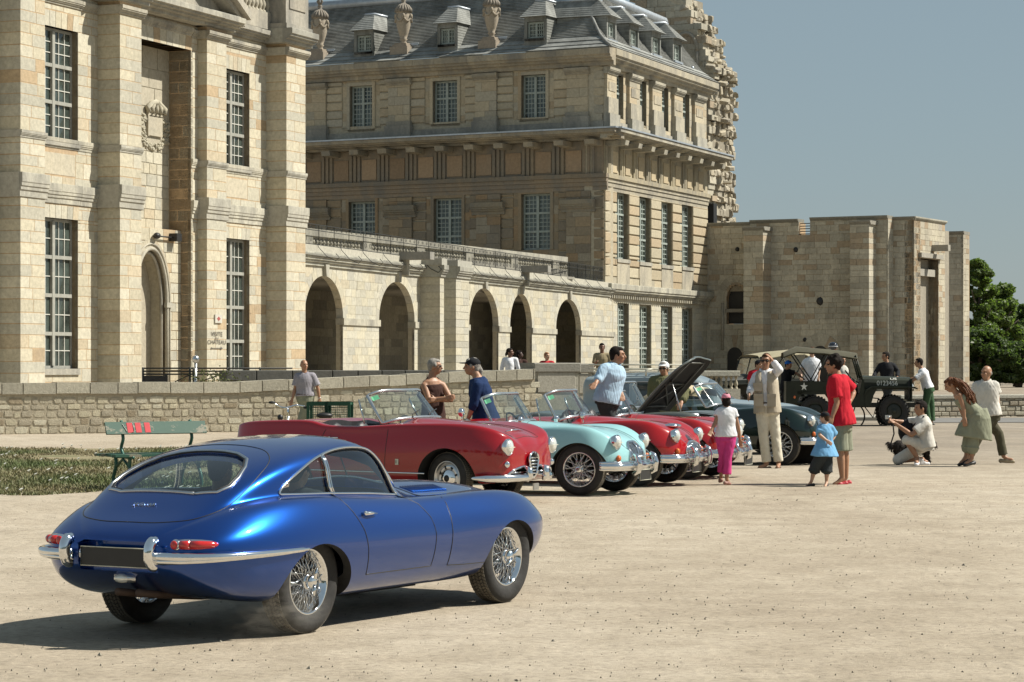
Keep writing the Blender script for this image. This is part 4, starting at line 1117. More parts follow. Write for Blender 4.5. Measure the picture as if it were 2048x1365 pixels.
 at = MB(); at.add(*fr.box(t0, t1, -.9, .06, 14.45, 15.12), (.40,.38,.32)); at.add(*fr.box(tD0-.15, tD1+.15, -.3, PO+.05, 14.55, 17.3), (.38,.355,.30)); at.add(*fr.box(tD0+.12, tD1-.12, PO+.05, PO+.09, 15.35, 17.0), (.36,.33,.27)); at.add(*fr.box(tD0-.3, tD1+.3, -.3, PO+.16, 14.55, 14.75), (.36,.34,.29))
 at.add(*fr.box(tC1, tD0, .02, .30, 14.50, 15.15), (.42,.39,.32)); at.add(*fr.box(tA0-.1, tA1+.1, -.3, PO+.05, 14.55, 17.3), (.38,.355,.30)); at.add(*fr.box(tC1+1.2, tD0, -.12, .32, 15.95, 16.2), (.40,.38,.32))
 at.build('attic', TRIMST, root)
 tt = tC1 + 1.35
 while tt < tD0 - .1:
  baluster(root, fr.p(tt, .12, 15.15), .80, .13); tt += .30
 pc = (px(434, PO*.45+.03));
 def TM(py, pxx): 
  o_ = PO*.45 + .022; c = fr.p(px(pxx, o_), o_, Z(py, pxx, o_)); u = fr.u; n_ = fr.n
  return Matrix.Translation(c) @ Matrix(((u.x, 0, n_.x, 0), (u.y, 0, n_.y, 0), (0, 1, 0, 0), (0, 0, 0, 1)))
 ink = plain('painted_letters', (.10,.09,.075), .8)
 for s_, py, sz in (('VISITE', 669, .23), ('DU', 677.5, .12), ('CHÂTEAU', 685, .215)):
  text_obj(s_, sz, TM(py, 434) @ Matrix.Diagonal((1.45, 1, 1, 1)), ink, 'lettering', root, .002)
 ar = MB(); o_ = PO*.45+.024; za = Z(697, 434, o_); ta_ = px(434, o_)
 ar.add(*fr.box(ta_-.34, ta_+.30, o_-.002, o_+.004, za-.012, za+.012)); ar.prism([(ta_+.28, za-.06), (ta_+.45, za), (ta_+.28, za+.06)], o_, o_+.004, lambda a, b, c: fr.p(a, c, b)); ar.prism([(ta_-.45, za-.04), (ta_-.30, za), (ta_-.45, za+.04)], o_, o_+.004, lambda a, b, c: fr.p(a, c, b))
 ar.build('arrow', ink, root)
 pr_ = empty('plaque', fr.p(px(436, o_), o_, Z(638, 436, o_))); tag(pr_, 'small white plaque with a red lozenge above the painted lettering', 'sign')
 pq = MB(); tq, zq = px(436, o_), Z(638, 436, o_); pq.add(*fr.box(tq-.26, tq+.26, o_-.01, o_+.03, zq-.155, zq+.155)); pq.build('plate', plain('enamel', (.50,.48,.42), .4), pr_)
 pd = MB(); pd.prism([(tq-.14, zq), (tq, zq-.085), (tq+.14, zq), (tq, zq+.085)], o_+.031, o_+.036, lambda a, b, c: fr.p(a, c, b)); pd.build('lozenge', plain('red_enamel', (.32,.08,.07), .5), pr_)
 lp = empty('wall_lamp', fr.p(R1, -.2, Z(472, 345))); tag(lp, 'black floodlights on a thin bracket above the pointed doorway', 'lamp')
 zz = Z(473, 330, -.2)
 l1 = MB(); l1.tube([fr.p(px(312, -.30), -.30, zz), fr.p(px(352, -.30), -.30, zz-.02)], .03, 6); l1.build('bracket', BLACK, lp)
 l2 = MB(); l2.ell(fr.p(px(313, -.30), -.28, zz), (.14,.22,.12), 10); l2.build('lamp_head', BLACK, lp)
 l3 = MB(); l3.add(*fr.box(px(344, -.3), px(354, -.3), -.5, -.1, zz-.14, zz+.14)); l3.build('lamp_head', BLACK, lp)
 mb.add(*fr.box(t0, t1-.35, -12, -1.0, 0, 14.4), (.40,.36,.28))
 mb.build('wall', CREAM, root)
 emit(root, pieces, 'stone', CREAM)
 return fr
class Wall2(Wall):
 """face perpendicular to another wall, standing at its t, looking towards smaller t; its own t runs inwards from the face"""
 def __init__(s, fr, t, off=0.0):
  q = fr.o + fr.u*t + fr.n*off; s.o = Vector((q.x, q.y)); s.u = -fr.n; s.n = -fr.u
class Wall3(Wall):
 """face perpendicular to another wall, looking towards larger t"""
 def __init__(s, fr, t, off=0.0):
  q = fr.o + fr.u*t + fr.n*off; s.o = Vector((q.x, q.y)); s.u = -fr.n; s.n = fr.u
GT = gate_tower()
# ------------------------------------------------------------ the line of trees across the square, mirrored in the cars' paint
def far_trees():
 rg = np.random.RandomState(12); n = 26000; cx_ = rg.uniform(-130, 130, 90); cz_ = rg.uniform(2.5, 9, 90) ; cy_ = -62 + rg.uniform(-6, 6, 90); cr = rg.uniform(2.5, 4.8, 90)
 i = rg.randint(0, 90, n); d = rg.normal(size=(n, 3)); d /= np.linalg.norm(d, axis=1)[:, None]; P_ = np.c_[cx_[i], cy_[i], cz_[i]] + d*(cr[i]*(.5+.55*rg.rand(n)))[:, None]; P_[:, 2] = np.maximum(P_[:, 2], .3)
 u = rg.normal(size=(n, 3)); u /= np.linalg.norm(u, axis=1)[:, None]; v = np.cross(u, d); s_ = (.4+.4*rg.rand(n))[:, None]
 V = np.stack([P_-u*s_, P_+v*s_*.6, P_+u*s_, P_-v*s_*.6], axis=1).reshape(-1, 3).tolist(); mb = MB(); mb.add(V, [(4*k, 4*k+1, 4*k+2, 4*k+3) for k in range(n)])
 tag(mb.build('far_woodland', plain('far_leaf', (.06,.085,.03), .7, 0, .3, .3, coord='World')), 'line of trees closing the square behind the photographer', kind='stuff')
far_trees()
# ------------------------------------------------------------ arcade with terrace between tower and pavilion
PIPE = plain('lead_flashing', (.42,.46,.50), .45, .6, .15, 3, coord='World')
IRON = plain('wrought_iron', (.035,.037,.036), .6, .3)
def arcade():
 fr = Wall(612, 102.0, 2500); T = fr.t; Z = fr.z
 root = empty('arcade', fr.p(T(850), 0, 0)); tag(root, 'long pale stone arcade of round arches carrying the terrace between tower and pavilion', 'building')
 arch = [(609, 686, 552, 632, .0), (758, 829, 564, 641, 0), (938, 997, 577, 649, 0), (1020, 1064, 588, 655, 0), (1112, 1162, 599, 663, 0)]
 A = []
 for a, b, yc, ys, o in arch:
  t0, t1 = T(a), T(b); A.append(((t0+t1)/2, (t1-t0)/2, Z(ys, b)-.05, Z(yc, (a+b)/2)))
 zsm = sum(q[2] for q in A)/len(A); A = [(a_, b_, zsm, d_) for a_, b_, c_, d_ in A]
 fns = [arch_hole(tc, r, -1, zs, zc) for tc, r, zs, zc in A]
 hf = lambda zm, a, b: [h for f in fns for h in f(zm, a, b)]
 t0, t1 = T(575), T(1235)
 zt = Z(540, 700); ztop = Z(492, 640)
 mb = MB(); pieces = []
 backing(fr, t0, t1, 0, zt, -.008, .30, [], MORTP, mb, hf)
 pieces += ashlar(fr, t0, t1, 0, zt, 0, PAL_ARC, .34, (.5, 1.1), gap=.014, holefn=hf)
 for ai, (tc, r, zs, zc) in enumerate(A):
  nx_ = A[ai+1][0]-A[ai+1][1] if ai < 4 else T(1228)
  pieces += archring(fr, tc, r, zs, zc, 0, .42, 13, PAL_ARC, .30, .006)
  im = MB(); 
  im.add(*fr.box(tc+r-.06, nx_+.05, -.30, .07, zs-.28, zs), (.47,.445,.36))
  im.build('impost', TRIMST, root)
  k = MB(); k.prism([(tc-.13, zc-.02), (tc+.13, zc-.02), (tc+.22, zt+.1), (tc-.22, zt+.1)], 0, .16, lambda a, b, c: fr.p(a, c, b), (.43,.41,.34)); k.build('keystone', TRIMST, root)
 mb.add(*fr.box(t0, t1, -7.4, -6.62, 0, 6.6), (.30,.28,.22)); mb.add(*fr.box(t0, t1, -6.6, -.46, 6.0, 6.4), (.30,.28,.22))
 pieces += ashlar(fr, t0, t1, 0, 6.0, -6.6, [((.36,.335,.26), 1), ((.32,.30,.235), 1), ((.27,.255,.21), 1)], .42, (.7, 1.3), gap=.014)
 for (pl, pr_, off) in ((880, 888, .95), (912, 938, 1.05)):
  a, b = T(pl, off), T(pr_, off)
  mb.add(*fr.box(a+.03, b-.03, -.05, off-.03, 0, ztop), MORTP)
  pieces += ashlar(fr, a, b, 0, zt, off, PAL_ARC, .34, (1.2, 2), full=0, gap=.014)
  cornice(root, fr, a-.06, b+.06, zt, zt+.55, off, off+.22, (.38,.37,.31), 'cornice', 1.5); mb.add(*fr.box(a-.06, b+.06, 0, off, zt, zt+.55), (.38,.37,.31))
  mb.add(*fr.box(a-.1, b+.1, 0, off+.12, zt+.55, ztop), (.37,.36,.31))
 for a, b in ((t0, T(880, .9)), (T(938, 1.0), t1)):
  cornice(root, fr, a, b, zt, zt+.55, .0, .28, (.42,.41,.34), 'cornice', 1.4)
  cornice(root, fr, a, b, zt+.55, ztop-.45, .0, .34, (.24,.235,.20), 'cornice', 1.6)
  mb.add(*fr.box(a, b, -1.2, .10, ztop-.46, ztop), (.44,.42,.35))
 for pxx, py in ((800, 515), (1043, 541)):
  o = .0; tt = T(pxx); zz = Z(py, pxx); sp = MB()
  sp.add(*fr.box(tt-.30, tt+.30, .05, 1.5, zz-.12, zz+.22), (.28,.27,.24)); sp.add(*fr.box(tt-.14, tt+.14, .05, .4, zz-.8, zz-.1), (.40,.385,.32)); sp.build('water_spout', TRIMST, root)
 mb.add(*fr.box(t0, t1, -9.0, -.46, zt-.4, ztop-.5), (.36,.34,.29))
 mb.build('wall', CREAM, root); emit(root, pieces, 'stone', CREAM)
 rr = empty('iron_railing', fr.p(T(612), -.1, ztop)); tag(rr, 'thin wrought iron railing with scroll brackets along the arcade parapet', 'railing')
 a, b = T(606), T(1206); H_ = .98*(Z(442, 612) - Z(487, 612))*.95
 for z in (.03, H_*.72, H_): 
  r = MB(); r.add(*fr.box(a, b, -.015, .015, ztop+z-.014, ztop+z+.014)); r.build('rail', IRON, rr)
 post = MB(); post.add([(x, y, z) for z in (0, H_) for x, y in ((-.018,-.018),(.018,-.018),(.018,.018),(-.018,.018))], [(0,1,5,4),(1,2,6,5),(2,3,7,6),(3,0,4,7)]); pme = post.mesh('post', IRON)
 bars = MB(); t = a; i = 0
 brk = MB(); brk.tube([(0,0,.1),(.0,-.12,-.2),(0,-.45,-.55),(0,-.85,-.75),(0,-1.0,-.6),(0,-.85,-.45)], .014, 5); bme = brk.mesh('bracket', IRON)
 ang = math.atan2(fr.n.y, fr.n.x) + math.pi/2
 while t < b:
  if i % 12 == 0:
   o = bpy.data.objects.new('post', pme); COL.objects.link(o); o.location = fr.p(t, 0, ztop); o.parent = rr; o.matrix_parent_inverse = wmat(rr).inverted()
  if i % 18 == 9:
   o = bpy.data.objects.new('bracket', bme); COL.objects.link(o); o.location = fr.p(t, .05, ztop+.1); o.rotation_euler = (0, 0, ang); o.parent = rr; o.matrix_parent_inverse = wmat(rr).inverted()
  bars.add(*fr.box(t-.006, t+.006, -.006, .006, ztop+.03, ztop+H_)); 
  if i % 4 == 2:
   c = fr.p(t, 0, ztop+H_*.30); bars.tube([c + Vector((fr.u.x*.10*math.cos(q), fr.u.y*.10*math.cos(q), .12*math.sin(q))) for q in np.linspace(0, 6.28, 9)[:-1]], .008, 4, closed=True)
   c = fr.p(t, 0, ztop+H_*.86); bars.tube([c + Vector((fr.u.x*.07*math.cos(q), fr.u.y*.07*math.cos(q), .07*math.sin(q))) for q in np.linspace(0, 6.28, 9)[:-1]], .007, 4, closed=True)
  t += .15; i += 1
 tag(bars.build('bars', IRON, rr), kind='stuff')
 fb = Wall(612, 112.0, 3064); root2 = empty('terrace_balustrade', fb.p(0, 0, 0)); tag(root2, 'weathered stone balustrade across the terrace, seen behind the iron railing', 'balustrade')
 a, b = fb.t(600), fb.t(1129); zt_ = fb.z(458, 620); zb_ = fb.z(497, 620); hh = zt_-zb_
 r = MB(); r.add(*fb.box(a, b, -.2, .2, zt_-.32, zt_), (.42,.40,.33)); r.build('rail', TRIMST, root2)
 r = MB(); r.add(*fb.box(a, b, -.2, .2, zb_-.25, zb_+.15), (.40,.38,.32)); r.build('base', TRIMST, root2)
 r = MB(); r.add(*fb.box(a, b, -.6, .6, 6.42, zb_-.26), (.34,.32,.27)); r.build('wall', TRIMST, root2)
 t = a; i = 0; bh = zt_-.32-zb_-.15
 while t < b:
  if i % 17 in (0, 1, 2):
   if i % 17 == 0: r = MB(); r.add(*fb.box(t, t+.95, -.16, .16, zb_+.15, zt_-.32), (.41,.39,.32)); r.build('pier', TRIMST, root2)
  else: baluster(root2, fb.p(t+.15, 0, zb_+.15), bh, .13, (.40,.375,.30))
  t += .36; i += 1
arcade()
# ------------------------------------------------------------ the pavilion with slate roof
def pavilion():
 YC = 150.0
 L = Wall(1208, YC, -8500, False)      # long shaded front, t = 0 at the corner, negative to the left
 S = Wall(1208, YC, 3064)              # short sunlit front
 C = L.p(0, 0, 0); root = empty('palace_pavilion', C); tag(root, 'large palace pavilion with grey slate roof, tall casement windows and heavy cornices', 'building')
 zE = S.z(98, 1208); mb = MB(); pcs = []
 tL = L.t(560); tS = S.t(1413)
 zCt, zCb = L.z(262, 1208), L.z(287, 1208)      # main cornice top / bottom of its stone band
 WU = [(700,745,172,259), (866,915,162,248), (1043,1092,150,238)]
 WL = [(698,751,404,520), (868,924,397,510), (1043,1101,388,500)]
 hl = []
 for (a, b, y0, y1) in WU + WL: hl.append((L.t(a), L.t(b), L.z(y1, (a+b)/2), L.z(y0, (a+b)/2)))
 niche = (L.t(1146), L.t(1172), L.z(545, 1160), L.z(478, 1160)); hl2 = hl + [niche]
 SU = [(1228,1247,151,237),(1274,1293,163,250),(1318,1337,176,261),(1362,1379,188,273)]
 SM = [(1233,1256,386,519),(1278,1300,396,525),(1322,1343,405,531),(1363,1384,411,535)]
 SB = [(1233,1257,607,742),(1280,1302,612,742),(1323,1344,615,742),(1365,1385,619,742)]
 hs = []
 for (a, b, y0, y1) in SU + SM + SB: hs.append((S.t(a-2), S.t(b), S.z(y1, (a+b)/2), S.z(y0, (a+b)/2)))
 backing(L, tL, 0, 0, zE, -.03, 1.2, hl2, MORTP, mb)
 backing(S, 0, tS, 0, zE, -.03, 1.2, hs, MORTP, mb)
 zU0, zU1 = zCt+.1, zE-1.0
 zP = L.z(243, 1150)      # top of pedestal zone
 def storey(fr, t0, t1, z0, z1, pil, wins, pal, h, rustgap=.05):
  """pil: list of (t0,t1) smooth pilaster strips proud of the wall; everything else is banded except round windows"""
  out = []
  sur = [(a-.55, b+.55, z0, z1) for (a, b, c, d) in wins]
  holes = list(wins)
  for (a, b, c, d) in wins:
   out.extend(ashlar(fr, a-.55, b+.55, z0, min(z1, c), 0, pal, .5, (.8, 1.6), gap=.010, ch=.004))
   out.extend(ashlar(fr, a-.55, a, c, d, .0, pal, .5, (.55, .6), gap=.010, ch=.004)); out.extend(ashlar(fr, b, b+.55, c, d, .0, pal, .5, (.55, .6), gap=.010, ch=.004))
   f_ = MB()
   for q in ((a-.2, a, c, d+.2), (b, b+.2, c, d+.2), (a, b, d, d+.2)): f_.add(*fr.box(q[0], q[1], -.02, .07, q[2], q[3]), pick(pal))
   f_.build('window_surround', CREAM, root)
   out.extend(voussoirs(fr, a-.4, b+.4, d+.2, min(z1, d+1.1), .02, 9, pal, spread=.3))
  for (a, b) in pil:
   out.extend(ashlar(fr, a, b, z0, z1, .18, pal, .55, (.7, 1.4), gap=.012, full=-.05, ch=.004))
  block = sorted([(a, b) for a, b in pil] + [(a, b) for a, b, *_ in sur])
  x = t0
  for a, b in block + [(t1, t1)]:
   if a > x + .15: out.extend(ashlar(fr, x, a, z0, z1, .07, pal, h, (1.2, 3.0), gap=rustgap, ch=.03, depth=.2))
   x = max(x, b)
  return out
 pilU = [(L.t(614), L.t(654)), (L.t(779), L.t(822)), (L.t(953), L.t(995)), (L.t(1136), L.t(1178))]
 pcs += storey(L, tL, 0, zU0+.9, zU1, pilU, hl[:3], PAL_PAV, .52, .07)
 pilS = [(S.t(a), S.t(b)) for a, b in ((1208,1227),(1253,1274),(1299,1318),(1343,1360),(1384,1402))]
 ps = []
 for (a, b) in pilS:
  ps += ashlar(S, a+.02, b, zU0+1.9, zU1, .20, PAL_PAV, .55, (1.0, 2.0), gap=.012, full=-.05, ch=.004)
  q = MB(); q.add(*S.box(a-.06, b+.08, 0, .40, zU0, zU0+.95), (.36,.34,.28)); q.add(*S.box(a-.02, b+.04, 0, .30, zU0+.95, zU0+1.9), (.42,.385,.30)); q.add(*S.box(a+.25, b-.25, .20, .235, zU0+2.3, zU1-.9), (.44,.39,.29)); q.build('pedestal', TRIMST, root)
  cornice(root, S, a-.08, b+.12, zU1-.45, zU1-.05, .2, .42, (.42,.39,.31), 'capital', 3)
  q = MB()
  for o, z0, z1 in ((.34, zU1-.45, zU1-.05),): q.add(*S.box(a-.1, b+.1, 0, .22, z0, z1), (.42,.39,.31))
  q.build('capital', TRIMST, root)
 ps += ashlar(S, 0, tS, zU0, zU1, .0, PAL_PAV, .5, (.6, 1.2), hs, gap=.012, ch=.004)
 for (a, b) in pilU:
  q = MB(); q.add(*L.box(a-.15, b+.15, 0, .40, zU0, zU0+.80), (.32,.30,.25)); q.add(*L.box(a-.08, b+.08, 0, .28, zU0+.80, zU0+1.05), (.34,.32,.26)); q.build('pedestal', TRIMST, root)
  cornice(root, L, a-.12, b+.12, zU1-.45, zU1-.05, .16, .42, (.38,.34,.26), 'capital', 3)
 q = MB(); q.add(*L.box(tL, 0, 0, .12, zU0, zU0+.5), (.33,.31,.26)); q.build('plinth', TRIMST, root)
 q = MB(); q.add(*S.box(.3, tS, 0, .12, zU0, zU0+.6), (.38,.355,.29)); q.build('plinth', TRIMST, root)
 cornice(root, L, tL, .75, zE-1.0, zE, .0, .78, (.40,.35,.26), 'eaves_cornice', 2.0)
 cornice(root, S, -.02, tS+.3, zE-1.0, zE, .0, .78, (.42,.38,.29), 'eaves_cornice', 2.0)
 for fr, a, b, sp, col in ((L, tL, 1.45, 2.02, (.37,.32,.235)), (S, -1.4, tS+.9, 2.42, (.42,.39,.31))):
  hh = .55
  cornice(root, fr, a, b, zCt-hh, zCt, .3, 1.55, col, 'main_cornice', 2.4)
  fl = MB(); fl.add(*fr.box(a, b+.1, .1, 1.62, zCt, zCt+.09)); fl.build('lead_flashing', PIPE, root)
  t = -.35 if fr is L else .45
  while a < t < b:
   m = MB(); kc = vk(col, .85, 1.1)
   m.prism([(.0, zCt-hh-.36), (1.25, zCt-hh-.30), (1.32, zCt-hh-.02), (0, zCt-hh-.02)], t-.31, t+.31, lambda o, z, tt, fr=fr: fr.p(tt, o, z), kc); m.build('modillion', TRIMST, root)
   t += sp if fr is S else -sp
 zF1, zF0 = zCt-1.05, zCt-2.5
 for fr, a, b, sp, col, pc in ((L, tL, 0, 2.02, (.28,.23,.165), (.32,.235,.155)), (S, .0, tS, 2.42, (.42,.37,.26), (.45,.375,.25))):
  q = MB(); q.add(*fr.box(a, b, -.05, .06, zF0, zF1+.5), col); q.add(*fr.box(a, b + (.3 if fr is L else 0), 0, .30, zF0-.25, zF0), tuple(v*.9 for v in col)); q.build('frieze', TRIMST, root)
  t = -.95 if fr is L else .45
  while (t > a+1) if fr is L else (t < b-.5):
   for k in (-.30, 0, .30):
    q = MB(); q.add(*fr.box(t+k-.09, t+k+.09, .06, .16, zF0+.02, zF1+.2), col)
    if k == 0: q.add(*fr.box(t-.42, t+.42, .0, .22, zF0-.36, zF0-.26), col)
    q.build('triglyph', TRIMST, root)
   c = t + (sp/2 if fr is S else -sp/2)
   q = MB(); q.add(*fr.box(c-.52, c+.52, .06, .11, zF0+.15, zF1-.05), vk(pc, .8, 1.2)); q.build('metope', CREAM, root)
   t += sp if fr is S else -sp
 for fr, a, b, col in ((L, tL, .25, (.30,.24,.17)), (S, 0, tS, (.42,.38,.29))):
  for (o, dz0, dz1) in ((.20, .25, .48), (.14, .48, .74), (.08, .74, .98)):
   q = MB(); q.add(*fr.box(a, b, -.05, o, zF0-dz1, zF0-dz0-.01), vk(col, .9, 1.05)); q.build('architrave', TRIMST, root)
 zM1 = zF0-1.0; zM0 = L.z(560, 1208)
 pilL = [(L.t(615), L.t(655)), (L.t(781), L.t(826)), (L.t(955), L.t(1003)), (L.t(1135), L.t(1183))]
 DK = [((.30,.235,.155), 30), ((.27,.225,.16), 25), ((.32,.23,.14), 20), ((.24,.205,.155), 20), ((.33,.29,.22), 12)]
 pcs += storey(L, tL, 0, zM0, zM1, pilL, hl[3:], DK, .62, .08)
 for (a, b) in pilL: cornice(root, L, a-.3, b+.3, zM1-1.25, zM1-.5, .1, .45, (.29,.25,.18), 'capital', 4)
 zb0 = S.z(553, 1210)
 ps += ashlar(S, 0, tS, zb0, zM1, .10, [((.46,.41,.30), 30), ((.44,.38,.27), 30), ((.42,.34,.23), 15)], .62, (3, 5), hs, gap=.085, ch=.03, depth=.3)
 zq = S.z(597, 1210)
 for (a, b, c, d) in hs[4:8]:
  q = MB(); q.add(*S.box(a-.02, b+.02, -.5, .16, c-.22, c), (.40,.38,.32)); q.add(*S.box(a+.02, b-.02, -.2, .12, c-.25-1.55, c-.3), (.44,.40,.31)); q.build('sill', TRIMST, root)
 zs1, zs0 = S.z(568, 1215), S.z(596, 1215)
 ps += ashlar(S, 0, tS, zs1, zb0, .08, PAL_PAV, .6, (1.2, 2.4), gap=.012)
 cornice(root, S, -.2, tS, zs0, zs1, .1, .55, (.45,.43,.35), 'string_course', 2.2)
 dn = MB(); t = .2
 while t < tS: dn.add(*S.box(t, t+.16, .1, .30, zs0-.02, zs0+.25), (.40,.37,.29)); t += .38
 tag(dn.build('dentils', TRIMST, root), kind='stuff')
 ps += ashlar(S, 0, tS, 0, zs0, .03, PAL_ARC, .40, (.8, 1.5), hs, gap=.012)
 pcs += ashlar(L, tL, 0, 0, zM0, .03, PAL_ARC, .40, (.8, 1.5), gap=.012)
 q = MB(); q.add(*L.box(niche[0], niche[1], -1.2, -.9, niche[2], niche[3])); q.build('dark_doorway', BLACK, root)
 for k, (a, b, c, d) in enumerate(hl):
  up = k < 3
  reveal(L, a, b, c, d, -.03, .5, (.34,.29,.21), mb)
  window(root, L, a, b, c, d, -.32, 3, ([5,4] if up else [4,4,4]), ((.60,) if up else (.33,.66)), .11, .045, WFL)
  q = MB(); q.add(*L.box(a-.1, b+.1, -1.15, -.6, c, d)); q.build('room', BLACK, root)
 for k, (a, b, c, d) in enumerate(hs):
  reveal(S, a, b, c, d, -.03, 1.1, (.43,.37,.27), mb)
  window(root, S, a, b, c, d, -.32, 2, ([5,4] if k < 4 else [4,4,4]), ((.6,) if k < 4 else (.35,.68)), .13, .06, WFL)
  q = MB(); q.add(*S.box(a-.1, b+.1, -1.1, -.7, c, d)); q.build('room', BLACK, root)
 mb.build('wall', CREAM, root)
 emit(root, ps + pcs, 'stone', CREAM, 300)
 uL = L.u; nL = L.n; nS = S.n
 def RP(t, d, z):           # long slope: t along, d inwards
  return L.p(t, -d+.78, z)
 def SP(t, d, z): return S.p(t, -d+.78, z)
 zr0 = zE+.02; zr1 = zr0+.85; d1 = 1.25; zr2 = L.z(12, 650) + .4; d2 = d1 + (zr2-zr1)/1.25
 Cz = lambda d, z: Vector((C.x, C.y, 0)) + Vector((*(-nL*(d-.78)), 0)) + Vector((*(-nS*(d-.78)), 0)) + Vector((0,0,z))
 rf = MB(); tl = tL; ts = tS + .5
 col = (.195,.20,.19)
 def slope(fr_pt, far_t, mbx, side):
  rows = 34
  prof = [(0, zr0)] + [(lerp(0, d1, q), lerp(zr0, zr1, q**1.15)) for q in (.33, .66, 1)] + [(lerp(d1, d2, q), lerp(zr1, zr2, q)) for q in np.linspace(0, 1, rows)[1:]]
  return prof
 prof = slope(None, None, None, None)
 sl = []
 r_ = random.Random(11)
 fine = []
 for (a, b) in zip(prof[:-1], prof[1:]): fine.append((a, b))
 for face in ('L', 'S'):
  for (a, b) in fine:
   ca, cb = Cz(*a), Cz(*b)
   far = (RP(tl, *a), RP(tl, *b)) if face == 'L' else (SP(ts, *a), SP(ts, *b))
   n_ = (L.n if face == 'L' else S.n); lift = Vector((n_.x*.05, n_.y*.05, .04))
   nseg = 26 if face == 'L' else 12
   for i in range(nseg):
    k = r_.uniform(.78, 1.18); c = tuple(v*k for v in col)
    p0 = lerp(ca, far[0], i/nseg); p1 = lerp(ca, far[0], (i+1)/nseg); q0 = lerp(cb, far[1], i/nseg); q1 = lerp(cb, far[1], (i+1)/nseg)
    rf.add([p0+lift, p1+lift, q1+lift*.2, q0+lift*.2, p0, p1], [(0,1,2,3), (4,5,1,0)], c)
 tag(rf.build('slates', ROOF, root), kind='stuff')
 hp = MB(); hp.tube([Cz(a, b) + Vector((0,0,.05)) for a, b in prof], .10, 6, col=(.2,.2,.19)); hp.build('hip_ridge', ROOF, root)
 zt = prof[-1][1]
 ld = MB()
 ld.tube([RP(tl, d2, zt+.1), Cz(d2, zt+.1), SP(ts, d2, zt+.1)], .32, 8); ld.build('lead_roll', PIPE, root)
 tp = MB(); dd = d2 + 7.5
 tp.add([RP(tl, d2, zt), Cz(d2, zt), Cz(dd, zt+2.2), RP(tl, dd, zt+2.2)], [(0,1,2,3)], (.16,.165,.16)); tp.add([SP(ts, d2, zt), Cz(d2, zt), Cz(dd, zt+2.2), SP(ts, dd, zt+2.2)], [(0,1,2,3)], (.16,.165,.16)); tp.build('upper_roof', ROOF, root)
 en = MB(); en.add([SP(ts, 0, zE-.5)] + [SP(ts, a, b) for a, b in prof] + [SP(ts, 12, zt), SP(ts, 12, zE-.5)], [tuple(range(len(prof)+3))], (.15,.15,.15)); en.build('roof_end', ROOF, root)
 def dormer(fr, pl, pr_, y0, y1, zfoot, short=False):
  d = empty('dormer', C); d.parent = root; d.matrix_parent_inverse = wmat(root).inverted()
  z0, z1 = fr.z(y1, (pl+pr_)/2), fr.z(y0, (pl+pr_)/2)
  off = -.35 if short else .12
  z0, z1 = fr.z(y1, (pl+pr_)/2, off), fr.z(y0, (pl+pr_)/2, off)
  a, b = fr.t(pl, off), fr.t(pr_, off); e = .17
  m = MB()
  m.add(*fr.box(a-e, a, off-3.2, off, z0-.75, z1+.30), (.15,.155,.14)); m.add(*fr.box(b, b+e, off-3.2, off, z0-.75, z1+.30), (.15,.155,.14)); m.add(*fr.box(a, b, off-3.2, off, z0-.75, z0-.02), (.15,.155,.14)); m.add(*fr.box(a, b, off-.5, off, z1+.02, z1+.30), (.14,.145,.13))
  m.build('dormer_cheeks', ROOF, d)
  sh = MB()    # slate courses on the cheeks
  k = int((z1+.3-z0+.75)/.16)
  for i in range(k):
   z = z0-.75 + i*.16
   sh.add(*fr.box(a-e-.03, b+e+.03, off-3.15, off-.04, z+.004, z+.125), vk((.17,.175,.16), .8, 1.2))
  bmv = sh
  sh2 = MB()
  for i in range(k):
   z = z0-.75 + i*.16; c = vk((.17,.175,.16), .8, 1.2)
   for (p, q) in ((a-e-.035, a-e-.002), (b+e+.002, b+e+.035)): sh2.add(*fr.box(p, q, off-3.15, off-.03, z+.004, z+.14), c)
  tag(sh2.build('cheek_slates', ROOF, d), kind='stuff')
  zt_ = z1+.30; w = b-a+2*e+.5; t0, t1 = a-e-.15, b+e+.15; H_ = 1.05
  tm = (t0+t1)/2; rl = .32
  V = [fr.p(t0, off+.3, zt_), fr.p(t1, off+.3, zt_), fr.p(t1, off-3.4, zt_), fr.p(t0, off-3.4, zt_), fr.p(tm-rl, off-.75, zt_+H_), fr.p(tm+rl, off-.75, zt_+H_), fr.p(tm+rl, off-3.4, zt_+H_), fr.p(tm-rl, off-3.4, zt_+H_)]
  h = MB(); nst = 8
  for i in range(nst):
   f0, f1 = i/nst, (i+1)/nst; c = vk((.175,.18,.17), .82, 1.18)
   lo = [lerp(V[j], V[j+4], f0) for j in range(4)]; hi = [lerp(V[j], V[j+4], f1) for j in range(4)]
   cen = sum((v for v in lo), Vector())/4
   lo = [v + (v-cen).normalized()*.035 for v in lo]
   h.add(lo + hi, [(0,1,5,4), (1,2,6,5), (2,3,7,6), (3,0,4,7), (3,2,1,0), (4,5,6,7)], c)
  h.build('dormer_roof', ROOF, d)
  fl = MB(); fl.tube([V[7]+Vector((0,0,.03)), V[4]+Vector((0,0,.03)), V[5]+Vector((0,0,.03)), V[6]+Vector((0,0,.03))], .09, 6); fl.build('ridge_flashing', PIPE, d)
  w_ = MB(); zz0, zz1 = z0, z1
  for (p, q, r1, r2) in ((a, a+.12, zz0, zz1), (b-.12, b, zz0, zz1), (a+.12, b-.12, zz0, zz0+.12), (a+.12, b-.12, zz1-.12, zz1), ((a+b)/2-.07, (a+b)/2+.07, zz0+.12, zz1-.12)): w_.add(*fr.box(p, q, off-.28, off-.15, r1, r2))
